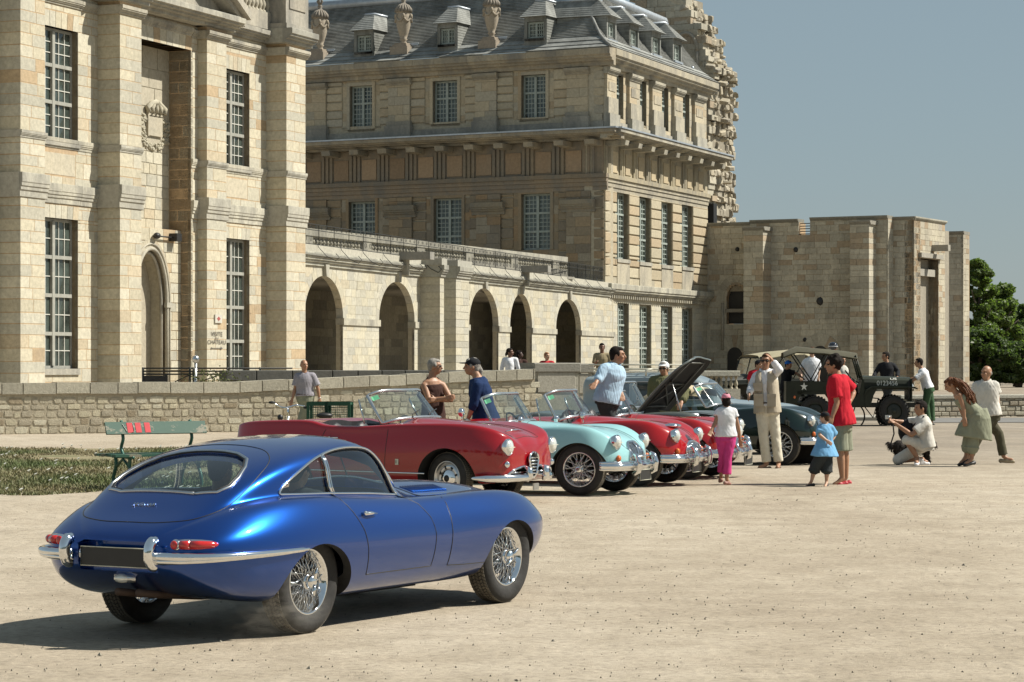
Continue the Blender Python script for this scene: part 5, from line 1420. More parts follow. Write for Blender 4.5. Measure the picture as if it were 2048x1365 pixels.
  for hx in ((a+.12, (a+b)/2-.07), ((a+b)/2+.07, b-.12)):
   for i in (1, 2):
    x = lerp(hx[0], hx[1], i/3) if not short else lerp(hx[0], hx[1], i/2.001)
    w_.add(*fr.box(x-.025, x+.025, off-.24, off-.19, zz0+.12, zz1-.12))
   for j in range(1, 4):
    z = lerp(zz0, zz1, j/4); w_.add(*fr.box(hx[0], hx[1], off-.24, off-.19, z-.025, z+.025))
  w_.build('window', WFL, d)
  g = MB(); g.add(*fr.box(a+.1, b-.1, off-.32, off-.26, zz0+.1, zz1-.1)); g.build('pane', WGLASS, d)
  sl_ = MB(); sl_.add(*fr.box(a-.1, b+.1, off-.3, off+.12, z0-.14, z0-.01)); sl_.build('sill', PIPE if short else TRIMST, d)
 for a in ((713,742,71,104), (880,909,57,89), (1054,1087,44,77)): dormer(L, *a, zE)
 for a in ((1216,1231,45,80), (1261,1276,60,95), (1305,1320,75,110), (1348,1362,89,123)): dormer(S, *a, zE, True)
 hk = MB()
 for pxx, py in ((688,118),(755,110),(851,105),(926,98),(1030,93),(1106,86),(1177,80),(692,22),(781,14),(864,7)):
  o = -.5 if py > 50 else -4.2; p = L.p(L.t(pxx, o), o, L.z(py, pxx, o)); hk.ell(p, (.12,.2,.16), 6)
 for pxx, py in ((1210,83),(1256,98),(1299,112),(1344,126),(1382,137)):
  p = S.p(S.t(pxx, -.5), -.4, S.z(py, pxx, -.5)); hk.ell(p, (.12,.2,.16), 6)
 tag(hk.build('roof_hooks', PIPE, root), kind='stuff')
 UM = stone_mat('urn_stone', 10, .5, (.16,.14,.12), .3, 1.5)
 for i, (pxx, yb, yt, lab) in enumerate(((640, 125, 3, 'carved stone urn on the slate roof nearest the gate tower'), (807, 113, -12, 'carved stone urn on the slate roof, middle one of three'), (983, 101, -12, 'carved stone urn on the slate roof nearest the right corner'))):
  o = -.45; t = L.t(pxx, o); base = L.p(t, o, L.z(yb, pxx, o)+.05); Hh = L.z(0, pxx, o) - L.z(115, pxx, o) + .35
  e = empty('roof_urn', base); tag(e, lab, 'urn', None)
  k = Hh/3.9
  pd = MB(); M_ = Matrix.Translation(base) @ Matrix.Rotation(math.atan2(L.u.y, L.u.x), 4, 'Z')
  for (w, z0, z1) in ((.62, 0, .5), (.50, .5, .62), (.42, .62, .72)): pd.box((-w*k, -w*k, z0*k), (w*k, w*k, z1*k), (.33,.28,.22), M=M_)
  pd.build('pedestal', UM, e)
  bd = MB(); bd.lathe([(.8*q_, w_) for q_, w_ in [(.28*k,.72*k),(.20*k,.9*k),(.32*k,.98*k),(.24*k,1.06*k),(.34*k,1.25*k),(.50*k,1.7*k),(.60*k,2.15*k),(.62*k,2.45*k),(.52*k,2.62*k),(.60*k,2.68*k)]], 20, M=M_, col=(.40,.345,.27)); bd.build('vase', UM, e)
  ga = MB()
  for q in range(6):
   a0 = q*math.pi/3; ga.tube([M_ @ Vector((.50*k*math.cos(a0+f*math.pi/3), .50*k*math.sin(a0+f*math.pi/3), (2.35-.28*math.sin(f*math.pi))*k)) for f in np.linspace(0,1,7)], .07*k, 6, col=(.38,.33,.26)); ga.ell(M_ @ Vector((.53*k*math.cos(a0), .53*k*math.sin(a0), 2.4*k)), (.11*k,.11*k,.16*k), 8, col=(.36,.31,.24))
  ga.build('garland', UM, e)
  ld_ = MB()
  for q in range(16):
   a0 = q*math.pi/8; ld_.tube([M_ @ Vector((r*k*math.cos(a0), r*k*math.sin(a0), z*k)) for r, z in ((.48,2.66),(.46,2.85),(.32,3.05),(.15,3.18))], [.085*k,.09*k,.07*k,.03*k], 6, col=(.27,.24,.20))
  ld_.lathe([(.5*k,2.68*k),(.45*k,2.9*k),(.2*k,3.15*k),(.1*k,3.3*k),(.16*k,3.4*k),(.10*k,3.5*k)], 14, M=M_, col=(.27,.24,.20)); ld_.build('lid', UM, e)
  fm = MB()
  for q in range(5):
   a0 = q*1.256; fm.tube([M_ @ Vector((.06*k*math.cos(a0), .06*k*math.sin(a0), 3.5*k)), M_ @ Vector((.16*k*math.cos(a0), .16*k*math.sin(a0), 3.7*k)), M_ @ Vector((.03*k*math.cos(a0), .03*k*math.sin(a0), 4.0*k))], [.05*k,.07*k,.02*k], 6, col=(.26,.23,.19))
  fm.build('flame_finial', UM, e)
  sd = MB(); sd.add(*L.box(t+.3, t+1.0, o-.9, o-.1, base.z-.1, base.z+.75)); sd.build('lead_saddle', PIPE, e)
 return L, S
PL, PS = pavilion()
# ------------------------------------------------------------ ruined tower stump behind
def ruin():
 fr = Wall(1380, 172.0, -8500, False); root = empty('ruined_tower', fr.p(0, 0, 0)); tag(root, 'tall ruined tower stump with ragged broken stone edge behind the slate roof', 'ruin')
 r = random.Random(21)
 right = [(1475, 455), (1474, 300), (1475, 160), (1462, 150), (1450, 130), (1440, 85), (1418, 50), (1405, 25), (1375, 5), (1362, -12)]
 def edge(z):
  for (x0, y0), (x1, y1) in zip(right[:-1], right[1:]):
   za, zb = PZ(y0, 176), PZ(y1, 176)
   if za <= z <= zb: return lerp(x0, x1, (z-za)/(zb-za))
  return 1475 if z < 20 else 1360
 pcs = []; mb = MB(); z = 0.0; WP = [((.46,.41,.31), 3), ((.42,.38,.30), 3), ((.37,.335,.27), 2)]
 while z < 27.5:
  h = r.uniform(.34, .55); pe = edge(z) + r.uniform(-9, 4) + 4*math.sin(z*1.1); tl = fr.t(1270, 0)
  cpx = 1420 if z < 20.5 else pe-34; tch = fr.t(min(cpx, pe-6), 0) + r.uniform(-.3, .2)
  x = tl
  while x < tch:
   w = r.uniform(.7, 1.6); e = min(x+w, tch); pcs.append((*fr.box(x+.01, e-.01, -1.0, r.uniform(-.02,.03), z+.008, z+h-.008, ch=.02), pick(PAL_BAST, r))); x = e
  fl = Wall3(fr, tch, 0); L_ = max(.8, fl.t(pe)); x = 0
  while x < L_:
   w = r.uniform(.25, .7); e = min(x+w, L_+r.uniform(-.1, .2)); hh = h*r.uniform(.75, 1.15)
   V, F_ = fl.box(x+.01, e-.01, -1.2, r.uniform(-.28, .12), z+r.uniform(-.03, .03), z+hh, ch=r.uniform(.05, .14))
   V = [tuple(c + r.uniform(-.05, .05) for c in v) for v in V]; pcs.append((V, F_, pick(WP, r))); x = e
  mb.add(*fl.box(.1, L_-.1, -3.0, -.22, z, z+h), (.30,.27,.21)); mb.add(*fr.box(tl, tch-.1, -3, -.05, z, z+h), (.30,.27,.21))
  z += h*.98
 fl = Wall3(fr, fr.t(1419), 0)
 for i in range(120):
  z = r.uniform(9, 26); pe = edge(z)
  if z > 20.5: fl = Wall3(fr, fr.t(pe-36), 0)
  x = r.uniform(0, max(.5, fl.t(pe))); s_ = r.uniform(.12, .34); M_ = Matrix.Rotation(r.uniform(-.5, .5), 3, 'X') @ Matrix.Rotation(r.uniform(-.6, .6), 3, 'Z'); c = fl.p(x, r.uniform(-.25, .05), z)
  V, F_ = fl.box(x-s_*r.uniform(.5, 1), x+s_, -.5, .1, z-s_*.5, z+s_*r.uniform(.2, .6), ch=.1); V = [tuple(c + M_ @ (Vector(v)-c)) for v in V]; pcs.append((V, F_, pick(WP, r)))
 dk = MB()
 for (a, b, y0, y1) in ((1405, 1428, 408, 480), (1404, 1412, 470, 500)):
  q = MB(); q.add(*fr.box(fr.t(a), fr.t(b), -.5, .06, fr.z(y1, a), fr.z(y0, a))); q.build('dark_opening', BLACK, root)
 ar = MB(); tc, zs = fr.t(1372), fr.z(105, 1372)
 ar.tube([fr.p(tc + .85*math.cos(a)*1.0, .05, zs + 1.3*math.sin(a)) for a in np.linspace(0, math.pi, 12)] + [fr.p(tc-.85, .05, zs-2.0)], .12, 6, col=(.36,.33,.27)); ar.tube([fr.p(tc+.85, .05, zs), fr.p(tc+.85, .05, zs-2.2)], .12, 6, col=(.36,.33,.27)); ar.build('blind_arch', OLDST, root)
 bs = MB(); bs.add(*fr.box(fr.t(1412, 1.6), fr.t(1440, 1.6), 0, 1.6, fr.z(500, 1430), fr.z(470, 1430)), (.30,.28,.23)); bs.prism([(0, fr.z(545, 1430)), (.5, fr.z(530,1430)), (.7, fr.z(500,1430)), (0, fr.z(500,1430))], fr.t(1412), fr.t(1436), lambda o, z, t: fr.p(t, o, z), (.28,.26,.21)); bs.build('corbel', OLDST, root)
 mb.build('core', OLDST, root); emit(root, pcs, 'stone', OLDST)
ruin()
# ------------------------------------------------------------ bastion gatehouse at the right
def bastion():
 fr = Wall(1447, 168.0, -8500, False); T = fr.t; Z = fr.z
 root = empty('gatehouse', fr.p(T(1650), 0, 0)); tag(root, 'low roofless stone gatehouse with tall buttresses left of the trees', 'building')
 zt = lambda px, py, off=0: Z(py, px, off)
 mb = MB(); pcs = []
 win = (T(1452), T(1487), 4.4, Z(572, 1470))
 H1 = Z(446, 1560)
 ptd = arch_hole((T(1453)+T(1492))/2, (T(1492)-T(1453))/2, Z(648,1470), Z(606,1470), Z(572,1470))
 hp = lambda zm, a, b: [] if zm < Z(648, 1470) else ptd(zm, a, b)
 notch = (T(1597), T(1620), Z(470, 1608), 99)
 tA, tB, tC, tD = T(1400), T(1541), T(1700), T(1786)
 tE = T(1828)
 low = MB()
 def seg(t0, t1, h, off=0, holes=(), hf=None, h0=0):
  backing(fr, t0, t1, h0, h, off-.03, 1.2, list(holes), MORT, mb, hf)
  return ashlar(fr, t0, t1, h0, h, off, PAL_BAST, .36, (.5, 1.1), holes, gap=.018, holefn=hf)
 pcs += seg(tA, T(1500), Z(452, 1460), 0, (), hp)
 pcs += seg(T(1500), T(1700), H1, 0, (notch,))
 pcs += seg(T(1620), T(1776), Z(440, 1700), 0, (), None, H1)
 pcs += seg(T(1700), T(1776), H1, .0)
 pcs += ashlar(Wall3(fr, T(1776), 0), 0, 1.2, 0, Z(440, 1750), .01, PAL_BAST, .36, (.5, .8), gap=.018)
 for (a, b, off, py) in ((1487,1526,1.35,462), (1700,1738,1.30,450)):
  t0, t1 = T(a, off), T(b, off); h = Z(py, a, off)
  mb.add(*fr.box(t0+.04, t1-.04, -.1, off-.04, 0, h), MORT)
  pcs += ashlar(fr, t0, t1, 0, h, off, PAL_BAST, .36, (.7, 1.4), full=0, gap=.018)
  side = Wall3(fr, t1-.02, off)
  cornice(root, fr, t0-.06, t1+.12, h, h+.25, off-.1, off+.12, (.27,.255,.215), 'coping', 2, OLDST)
  mb.add(*fr.box(t0-.06, t1+.12, -.1, off, h, h+.25), (.27,.255,.215))
 GO = -.95; tF = T(1828, GO); hG = Z(440, 1828, GO)
 pcs += seg(T(1770, GO), tF, hG, GO)
 mb.add(*fr.box(T(1786,GO), tF-.7, -10, GO-.5, 0, hG-.3), (.33,.30,.24))
 sf = Wall3(fr, tF, GO)
 d0, d1 = sf.t(1828), sf.t(1890); o0, o1 = sf.t(1841), sf.t(1877); zo = sf.z(517, 1843)
 hole = (o0, o1, -1, zo)
 backing(sf, 0, d1, 0, hG, -.03, .6, [hole], MORT, mb)
 lit = [((.47,.43,.33), 40), ((.45,.41,.32), 30), ((.40,.31,.21), 14), ((.38,.35,.29), 10)]
 pcs += ashlar(sf, 0, d1, 0, hG, 0, lit, .36, (.45, .9), [hole], gap=.018)
 reveal(sf, o0, o1, 0, zo, -.03, 1.6, (.40,.35,.26), mb, False)
 pcs += ashlar(Wall2(sf, o1), 0, 1.6, 0, zo, 0, lit, .36, (.6, 1.0), gap=.018)
 bk = MB(); bk.add(*sf.box(o0-.2, o1+.2, -2.0, -1.62, 0, zo), (.36,.31,.235)); bk.add(*sf.box(o0, o1, -1.0, -.2, zo-1.1, zo-.65), (.36,.34,.29)); bk.add(*sf.box(o0-.4, o1+.4, 0, .22, zo+.05, zo+.35), (.36,.34,.29)); bk.build('lintel', OLDST, root)
 sp = MB(); ts = sf.t(1866); zz = sf.z(497, 1866); sp.add(*sf.box(ts-.25, ts+.25, 0, 1.1, zz-.2, zz+.2), (.34,.32,.27)); sp.build('water_spout', OLDST, root)
 for (t0, t1, h, off) in ((tA, T(1500), Z(452,1460), 0), (T(1500), T(1597), H1, 0), (T(1620), T(1776), Z(440,1700), 0), (T(1772,GO), tF+.1, hG, GO)):
  cornice(root, fr, t0, t1, h, h+.22, off, off+.14, (.26,.25,.21), 'coping', 2.2, OLDST); mb.add(*fr.box(t0, t1, -1.0, off, h, h+.22), (.26,.25,.21))
 cornice(root, sf, -.1, d1+.1, hG, hG+.22, 0, .14, (.40,.38,.31), 'coping', 2.2, OLDST); mb.add(*sf.box(0, d1, -1, 0, hG, hG+.22), (.3,.29,.24))
 off = .0; L2 = Wall(1890, 186.0, -8500, False); a, b = L2.t(1888), L2.t(1926); h = L2.z(470, 1900)
 mb.add(*L2.box(a-1.0, b-.04, -1.6, -.04, 0, h), MORT); pcs += ashlar(L2, a-1.0, b, 0, h, 0, PAL_BAST, .38, (.6, 1.2), gap=.018)
 s2 = Wall3(L2, b, 0); q = s2.t(1938); pcs += ashlar(s2, 0, max(1.0, q), 0, h, 0, lit, .38, (.6, 1.6), gap=.018)
 cornice(root, L2, a-1.0, b+.1, h, h+.25, 0, .15, (.30,.285,.24), 'coping', 2, OLDST); mb.add(*L2.box(a-1, b, -1.6, 0, h, h+.25), (.30,.285,.24))
 for i in range(5):
  z = lerp(Z(468, 1608), Z(447, 1608), i/4); q = MB(); q.tube([fr.p(T(1596), -.3, z), fr.p(T(1621), -.3, z)], .03, 5); q.build('iron_bar', IRON, root)
 tc = (T(1453)+T(1492))/2; rr = (T(1492)-T(1453))/2
 pcs += archring(fr, tc, rr+.25, Z(606,1470), Z(565,1470), 0, .5, 11, PAL_BAST, .5, .02, True)
 m_ = MB(); m_.tube([fr.p(tc-rr-.25, .08, Z(700,1470)), fr.p(tc-rr-.25, .08, Z(606,1470))], .1, 6, col=(.38,.35,.28)); m_.build('window_moulding', OLDST, root)
 q = MB(); q.add(*fr.box(tc-rr, tc+rr, -.45, -.38, Z(648,1470), Z(583,1470)), (.03,.03,.03)); q.build('dark_opening', BLACK, root)
 q = MB(); q.add(*fr.box(tc-rr-.1, tc+rr+.1, -.36, .0, Z(625,1470), Z(618,1470)), (.36,.33,.27)); q.add(*fr.box(tc-rr, tc+rr, -.37, -.20, Z(583,1470), Z(560,1470)), (.35,.30,.22)); q.build('window_transom', OLDST, root)
 for (c, r_, yc) in ((1470, 15, 695), (1641, 16, 692)):
  q = MB(); tc_ = T(c); w = T(c+r_)-tc_; zc = Z(yc, c); zs = zc - w; poly = [(tc_-w, 0), (tc_+w, 0)] + [(tc_+w*math.cos(a), zs+w*math.sin(a)) for a in np.linspace(0, math.pi, 12)]
  q.prism(poly, -.02, .03, lambda a, b, n: fr.p(a, n, b)); q.build('dark_opening', BLACK, root); pcs += archring(fr, tc_, w, zs, zc, .0, .8, 9, PAL_BAST, .1, .045)
 for (c, y, r_) in ((1641, 603, .28), (1475, 499, .16), (1592, 500, .18), (1610, 680, .15)):
  q = MB(); q.ell(fr.p(T(c), .0, Z(y, c)), (r_, .12, r_), 8); q.build('put_hole', BLACK, root)
 mb.build('wall', OLDST, root); emit(root, pcs, 'stone', OLDST)
bastion()
# ------------------------------------------------------------ boundary walls
PAL_RUB = [((.49,.44,.33), 30), ((.42,.375,.285), 22), ((.54,.49,.36), 20), ((.36,.30,.21), 14), ((.58,.54,.42), 14)]
def fwall(Y): return Wall(1024, Y, 1e9) if False else None
class Flat(Wall):
 def __init__(s, x0, y0, x1, y1):
  s.o = Vector((x0, y0)); s.u = Vector((x1-x0, y1-y0)).normalized(); s.n = Vector((s.u.y, -s.u.x))
def RW(px, Y):
 x = PX(px, Y); return x, Y, x + math.cos(R(24)), Y + math.sin(R(24))
def low_walls():
 fr = Flat(*RW(470, 64.0)); T = fr.t
 root = empty('rubble_wall', fr.p(T(400), 0, 0)); tag(root, 'low rubble stone wall with pale coping slabs behind the bench and bicycle', 'wall')
 t0, tr, t1 = T(-60), T(470), T(1070)
 zl, zh = fr.z(765, 300), fr.z(738, 1070)
 top = lambda t: zl if t < tr else lerp(zl, zh, (t-tr)/(t1-tr))
 mb = MB(); mb.add([fr.p(t0,-.024,-.1), fr.p(t1,-.024,-.1), fr.p(t1,-.024,zh-.1), fr.p(tr,-.024,zl-.1), fr.p(t0,-.024,zl-.1)] + [fr.p(t0,-.45,-.1), fr.p(t1,-.45,-.1), fr.p(t1,-.45,zh-.1), fr.p(tr,-.45,zl-.1), fr.p(t0,-.45,zl-.1)], [(0,1,2,3,4), (9,8,7,6,5), (4,3,8,9), (3,2,7,8)], (.42,.37,.275)); mb.build('mortar_bed', RUB, root)
 emit(root, rubble(fr, t0, t1, 0, 2.0, -.02, PAL_RUB, .27, .165, lambda t: top(t)-.28), 'stone', RUB)
 t = t0
 while t < t1 - .05:
  w = min(rnd.uniform(.45, .95), t1-t); k = rnd.uniform(.85, 1.1); c = (.45*k, .42*k, .335*k); z0, z1 = top(t), top(t+w); m = MB(); g = .012; j = rnd.uniform(-.012, .012)
  V = [fr.p(a, o, z+j) for o in (.035, -.5) for a, z in ((t+g, z0-.27), (t+w-g, z1-.27), (t+w-g, z1), (t+g, z0))]
  m.add(V, [(0,1,2,3), (7,6,5,4), (3,2,6,7), (1,0,4,5), (0,3,7,4), (2,1,5,6)], c); m.build('coping_stone', RUB, root); t += w
 f2 = Flat(*RW(760, 76.0)); r2 = empty('moat_parapet', f2.p(f2.t(760), 0, 0)); tag(r2, 'stone parapet with blackened coping running behind the rubble wall', 'wall')
 a, b = f2.t(450), f2.t(1080); zt = f2.z(741, 700); mm = MB(); mm.add(*f2.box(a, b, -.5, -.03, 0, zt-.3), MORTP); mm.build('core', RUB, r2)
 emit(r2, ashlar(f2, a, b, 0, zt-.3, 0, [((.26,.25,.21), 1), ((.33,.31,.26), 1)], .3, (.5, .9)), 'stone', OLDST)
 t = a
 while t < b:
  w = min(rnd.uniform(.7, 1.3), b-t); m = MB(); k = rnd.uniform(.8, 1.15); m.add(*f2.box(t+.01, t+w-.01, -.6, .07, zt-.3, zt, ch=.02), (.10*k,.10*k,.09*k)); m.build('coping_stone', OLDST, r2); t += w
 f3 = Flat(0, 79.0, 10, 79.0); r3 = empty('entrance_railing', f3.p(f3.t(350), 0, 0)); tag(r3, 'black iron railing with gate in front of the pointed doorway', 'railing')
 a, b = f3.t(284), f3.t(585)
 for y in (737, 743, 749): m = MB(); m.tube([f3.p(a, 0, f3.z(y, 400)), f3.p(b if y != 749 else f3.t(455), 0, f3.z(y, 400)-.0)], .025, 5); m.build('rail', IRON, r3)
 for p_ in (286, 380, 387, 455, 520): m = MB(); m.tube([f3.p(f3.t(p_), 0, 0), f3.p(f3.t(p_), 0, f3.z(735, 400))], .035, 6); m.build('post', IRON, r3)
 for (p_, q_) in ((300, 335), (350, 380), (400, 440)): m = MB(); m.tube([f3.p(f3.t(p_), 0, f3.z(764, 400)), f3.p(f3.t(q_), 0, f3.z(750, 400))], .02, 5); m.build('brace', IRON, r3)
 m = MB(); m.add(*f3.box(f3.t(286), f3.t(335), -.05, 0, 0, f3.z(752, 300))); m.build('dark_panel', BLACK, r3)
 m = MB(); m.tube([f3.p(f3.t(392), .1, 0), f3.p(f3.t(392), .1, f3.z(725, 400))], .05, 6); m.ell(f3.p(f3.t(392), .1, f3.z(719, 400)), (.12,.1,.13), 8); m.build('intercom_post', STEEL, r3)
 wd = MB(); rr = random.Random(2)
 for i in range(260):
  c = Vector((PX(425, 66) + rr.gauss(0, .38), 66 + rr.gauss(0,.1), PZ(757, 66) + rr.gauss(0, .13))); a = rr.uniform(0, 6.28); s_ = rr.uniform(.03, .06); wd.add([c, c+Vector((s_*math.cos(a), 0, s_*math.sin(a))), c+Vector((s_*math.cos(a+1), .02, s_*math.sin(a+1)))], [(0,1,2)])
 tag(wd.build('weeds', plain('weed_leaf', (.12,.14,.04), .7)), 'small green and yellow weeds growing behind the rubble wall', 'plant')
 f4 = Flat(*RW(1120, 67.9)); r4 = empty('parapet_pier', f4.p(f4.t(1120), 0, 0)); tag(r4, 'grey stone pier block with sunk panel and thick coping beside the man in light blue', 'wall')
 zp = f4.z(726, 1120)
 for (a_, b_, o, z) in ((1070, 1157, .0, zp), (1158, 1188, -.12, zp-.02)):
  a, b = f4.t(a_), f4.t(b_); m = MB(); m.add(*f4.box(a, b, -.8, o, 0, z-.27), (.36,.345,.285)); m.build('block', RUB, r4)
  m = MB(); m.add(*f4.box(a-.05, b+.05, -.85, o+.06, z-.26, z, ch=.03), (.26,.25,.215)); m.build('coping_stone', RUB, r4)
  for (p, q, y0, y1) in (((a_+4, b_-6, 745, 778) if a_ < 1100 else (1161, 1180, 748, 780)),):
   e = .015; ta, tb, z0, z1 = f4.t(p), f4.t(q), f4.z(y1+8, p), f4.z(y0, p); m = MB()
   m.add(*f4.box(ta, tb, o, o+.025, z0, z1, ch=.02), (.39,.37,.31)); m.build('panel', RUB, r4)
 f5 = Flat(*RW(1186, 68.6)); r5 = empty('stone_balustrade', f5.p(f5.t(1300), 0, 0)); tag(r5, 'stone balustrade with turned balusters behind the parked cars', 'balustrade')
 a, b = f5.t(1186), f5.t(1478); zt = f5.z(742, 1250); m = MB(); m.add(*f5.box(a, b, -.3, .08, zt-.16, zt, ch=.02), (.34,.33,.275)); m.build('rail', RUB, r5)
 m = MB(); m.add(*f5.box(a, b, -.3, .08, 0, zt-.16-.34), (.36,.34,.28)); m.build('base', RUB, r5)
 t = a + .1
 while t < b: baluster(r5, f5.p(t, -.1, zt-.5), .34, .055, (.40,.36,.27), 8); t += .155
 br = MB(); br.add([(-16, 60.6, .42), (.2, 67.6, .42), (5.9, 70.6, .42), (5.9, 77, .42), (-16, 71, .42)] , [(0,1,2,3,4)], (.4,.36,.28)); br.add([(5.9, 70.6, .42), (5.9, 77, .42), (7.6, 77, 0), (7.6, 70.6, 0)], [(0,3,2,1)], (.4,.36,.28)); tag(br.build('bridge_deck', MATS['gravel']), kind='structure')
 f6 = Flat(*RW(1850, 76.0)); r6 = empty('roadside_wall', f6.p(f6.t(1950), 0, 0)); tag(r6, 'low weathered block wall along the road below the trees at the right', 'wall')
 a, b = f6.t(1800), f6.t(2110); zt = f6.z(790, 1950); m = MB(); m.add(*f6.box(a, b, -.4, -.03, 0, zt-.12), MORTP); m.build('core', RUB, r6)
 emit(r6, ashlar(f6, a, b, 0, zt-.12, 0, [((.40,.37,.29), 3), ((.34,.30,.23), 2), ((.44,.41,.33), 2)], .15, (.16, .4), gap=.02, proud=.03, ch=.02), 'stone', RUB, 220)
 m = MB(); m.add(*f6.box(a, b, -.45, .05, zt-.12, zt, ch=.02), (.40,.385,.325)); m.build('coping', RUB, r6)
low_walls()
# ------------------------------------------------------------ trees at the right
def leafmat(name, c):
 m = plain(name, c, .5, 0, .4, 1.2, coord='World'); N, L = nt(m); p = N['Principled BSDF']; t = N.new('ShaderNodeBsdfTranslucent'); t.inputs[0].default_value = (c[0]*1.8, c[1]*2.0, c[2], 1)
 x = N.new('ShaderNodeMixShader'); x.inputs[0].default_value = .45; L.new(p.outputs[0], x.inputs[1]); L.new(t.outputs[0], x.inputs[2]); L.new(x.outputs[0], N['Material Output'].inputs[0]); return m
LEAF = leafmat('tree_leaf', (.10,.145,.04)); LEAFD = leafmat('dark_tree_leaf', (.07,.105,.035))
BARK = plain('tree_bark', (.10,.08,.06), .9, 0, .3, 6, .4)
def tree(cx_px, top_py, w_px, Y, label, seed, mat, nleaf=26000, base=0.0):
 r = random.Random(seed); rg = np.random.RandomState(seed)
 X = PX(cx_px, Y); H_ = PZ(top_py, Y); Rw = w_px/F*Y/2
 root = empty('broadleaf_tree', (X, Y, 0)); tag(root, label, 'tree')
 tk = MB(); tk.tube([(X,Y,0),(X+.1,Y,H_*.18),(X-.15,Y+.1,H_*.42),(X+.1,Y,H_*.75)], [.38,.32,.22,.08], 9)
 for i in range(9):
  a = r.uniform(0, 6.28); z0 = H_*r.uniform(.2, .6); tk.tube([(X,Y,z0),(X+Rw*.35*math.cos(a),Y+Rw*.35*math.sin(a),z0+H_*.12),(X+Rw*.75*math.cos(a),Y+Rw*.75*math.sin(a),z0+H_*.22)], [.13,.09,.03], 6)
 tk.build('trunk', BARK, root)
 cl = []
 for i in range(110):
  f = r.random(); z = H_*(.12 + .84*f**.8); prof = math.sin(min(1, (z/H_)*1.15)*math.pi*.92)**.55 if z/H_ < .95 else .25
  rad = Rw*max(.15, prof)*r.uniform(.25, 1.0); a = r.uniform(0, 6.28)
  cl.append((X+rad*math.cos(a), Y+rad*math.sin(a)*.8, z, r.uniform(.35, 1.0)*Rw*.27))
 C_ = np.array(cl); n = nleaf; idx = rg.randint(0, len(C_), n); d = rg.normal(size=(n, 3)); d /= np.linalg.norm(d, axis=1)[:, None]; rad = C_[idx, 3]*(.55+.55*rg.rand(n)**.6)
 P_ = C_[idx, :3] + d*rad[:, None]*np.array([1, 1, .72]); P_[:, 2] = np.maximum(P_[:, 2], .4)
 s_ = .10 + .13*rg.rand(n); u = rg.normal(size=(n, 3)); u[:, 2] *= .5; u /= np.linalg.norm(u, axis=1)[:, None]; v = np.cross(u, d + .5*rg.normal(size=(n, 3))); v /= (np.linalg.norm(v, axis=1)[:, None]+1e-6)
 V = np.stack([P_-u*s_[:, None], P_+v*s_[:, None]*.55, P_+u*s_[:, None], P_-v*s_[:, None]*.55], axis=1).reshape(-1, 3)
 me = bpy.data.meshes.new('crown'); me.vertices.add(4*n); me.vertices.foreach_set('co', V.ravel()); me.loops.add(4*n); me.loops.foreach_set('vertex_index', np.arange(4*n, dtype=np.int32)); me.polygons.add(n); me.polygons.foreach_set('loop_start', np.arange(0, 4*n, 4, dtype=np.int32)); me.polygons.foreach_set('loop_total', np.full(n, 4, dtype=np.int32)); me.update(); me.materials.append(mat)
 o = bpy.data.objects.new('crown', me); COL.objects.link(o); o.parent = root; o.matrix_parent_inverse = wmat(root).inverted()
tree(1958, 512, 92, 196, 'tall bushy green tree rising directly behind the gatehouse buttress', 1, LEAF)
tree(1992, 565, 120, 205, 'broad green tree in the middle of the trees at the right', 2, LEAF)
tree(2062, 605, 130, 215, 'darker tree cut off by the right edge of the photo', 3, LEAFD)
tree(1965, 660, 130, 192, 'low dark bushy tree in front under the taller ones', 4, LEAFD, 20000)
tree(2035, 690, 120, 190, 'low dark bush at the foot of the trees near the right edge', 5, LEAFD, 20000)
# ------------------------------------------------------------ parked open cars
GREYFR = plain('satin_frame', (.55,.57,.58), .25, .9, .1)
MESHG = plain('grille_mesh', (.10,.10,.10), .4, .8)
STICK = plain('green_sticker', (.15,.55,.30), .6)
def simple_net(xs, w, zb, zw, yc, zc, zt, yv=.62, dip=.02, crown=.0):
 N = len(xs); Zr = [0.0]*N; mix = lambda a, b, t: [lerp(p, q, t) for p, q in zip(a, b)]
 cv = [(Zr, zb), ([a*.5 for a in w], zb), ([a*.86 for a in w], [b+.015 for b in zb]), ([a*.975 for a in w], mix(zb, zw, .42)), (w, zw),
    (mix(w, yc, .40), mix(zw, zc, .70)), (yc, zc), ([a*yv for a in yc], [lerp(a, b, .45)-dip for a, b in zip(zc, zt)]), ([a*yv*.5 for a in yc], [b-.008 for b in zt]), (Zr, zt)]
 return car_net(cv, xs, 10)
def headlamp(root, p, r, shell=None):
 if shell: q = MB(); q.ell(p + Vector((-.19, 0, -.005)), (.19, r*1.05, r*1.03), 18); q.build('lamp_pod', shell, root)
 e = MB(); M = Matrix.Translation(p)
 e.lathe([(r*.80, -.06), (r*1.02, -.02), (r*1.06, .012), (r*.94, .03), (r*.90, .022)], 22, M=M, axis='x'); h = e.build('headlamp', CHROME, root)
 g = MB(); g.lathe([(r*.91, .02), (r*.75, .042), (r*.4, .055), (0, .06)], 22, M=M, axis='x'); g.build('lens', LENS, h)
 b = MB(); b.add([p + Vector((.058, -r*.75, -.004)), p + Vector((.058, r*.75, -.004)), p + Vector((.058, r*.75, .004)), p + Vector((.058, -r*.75, .004))], [(0,1,2,3)]); b.build('lens_bar', PALEPAINT, h)
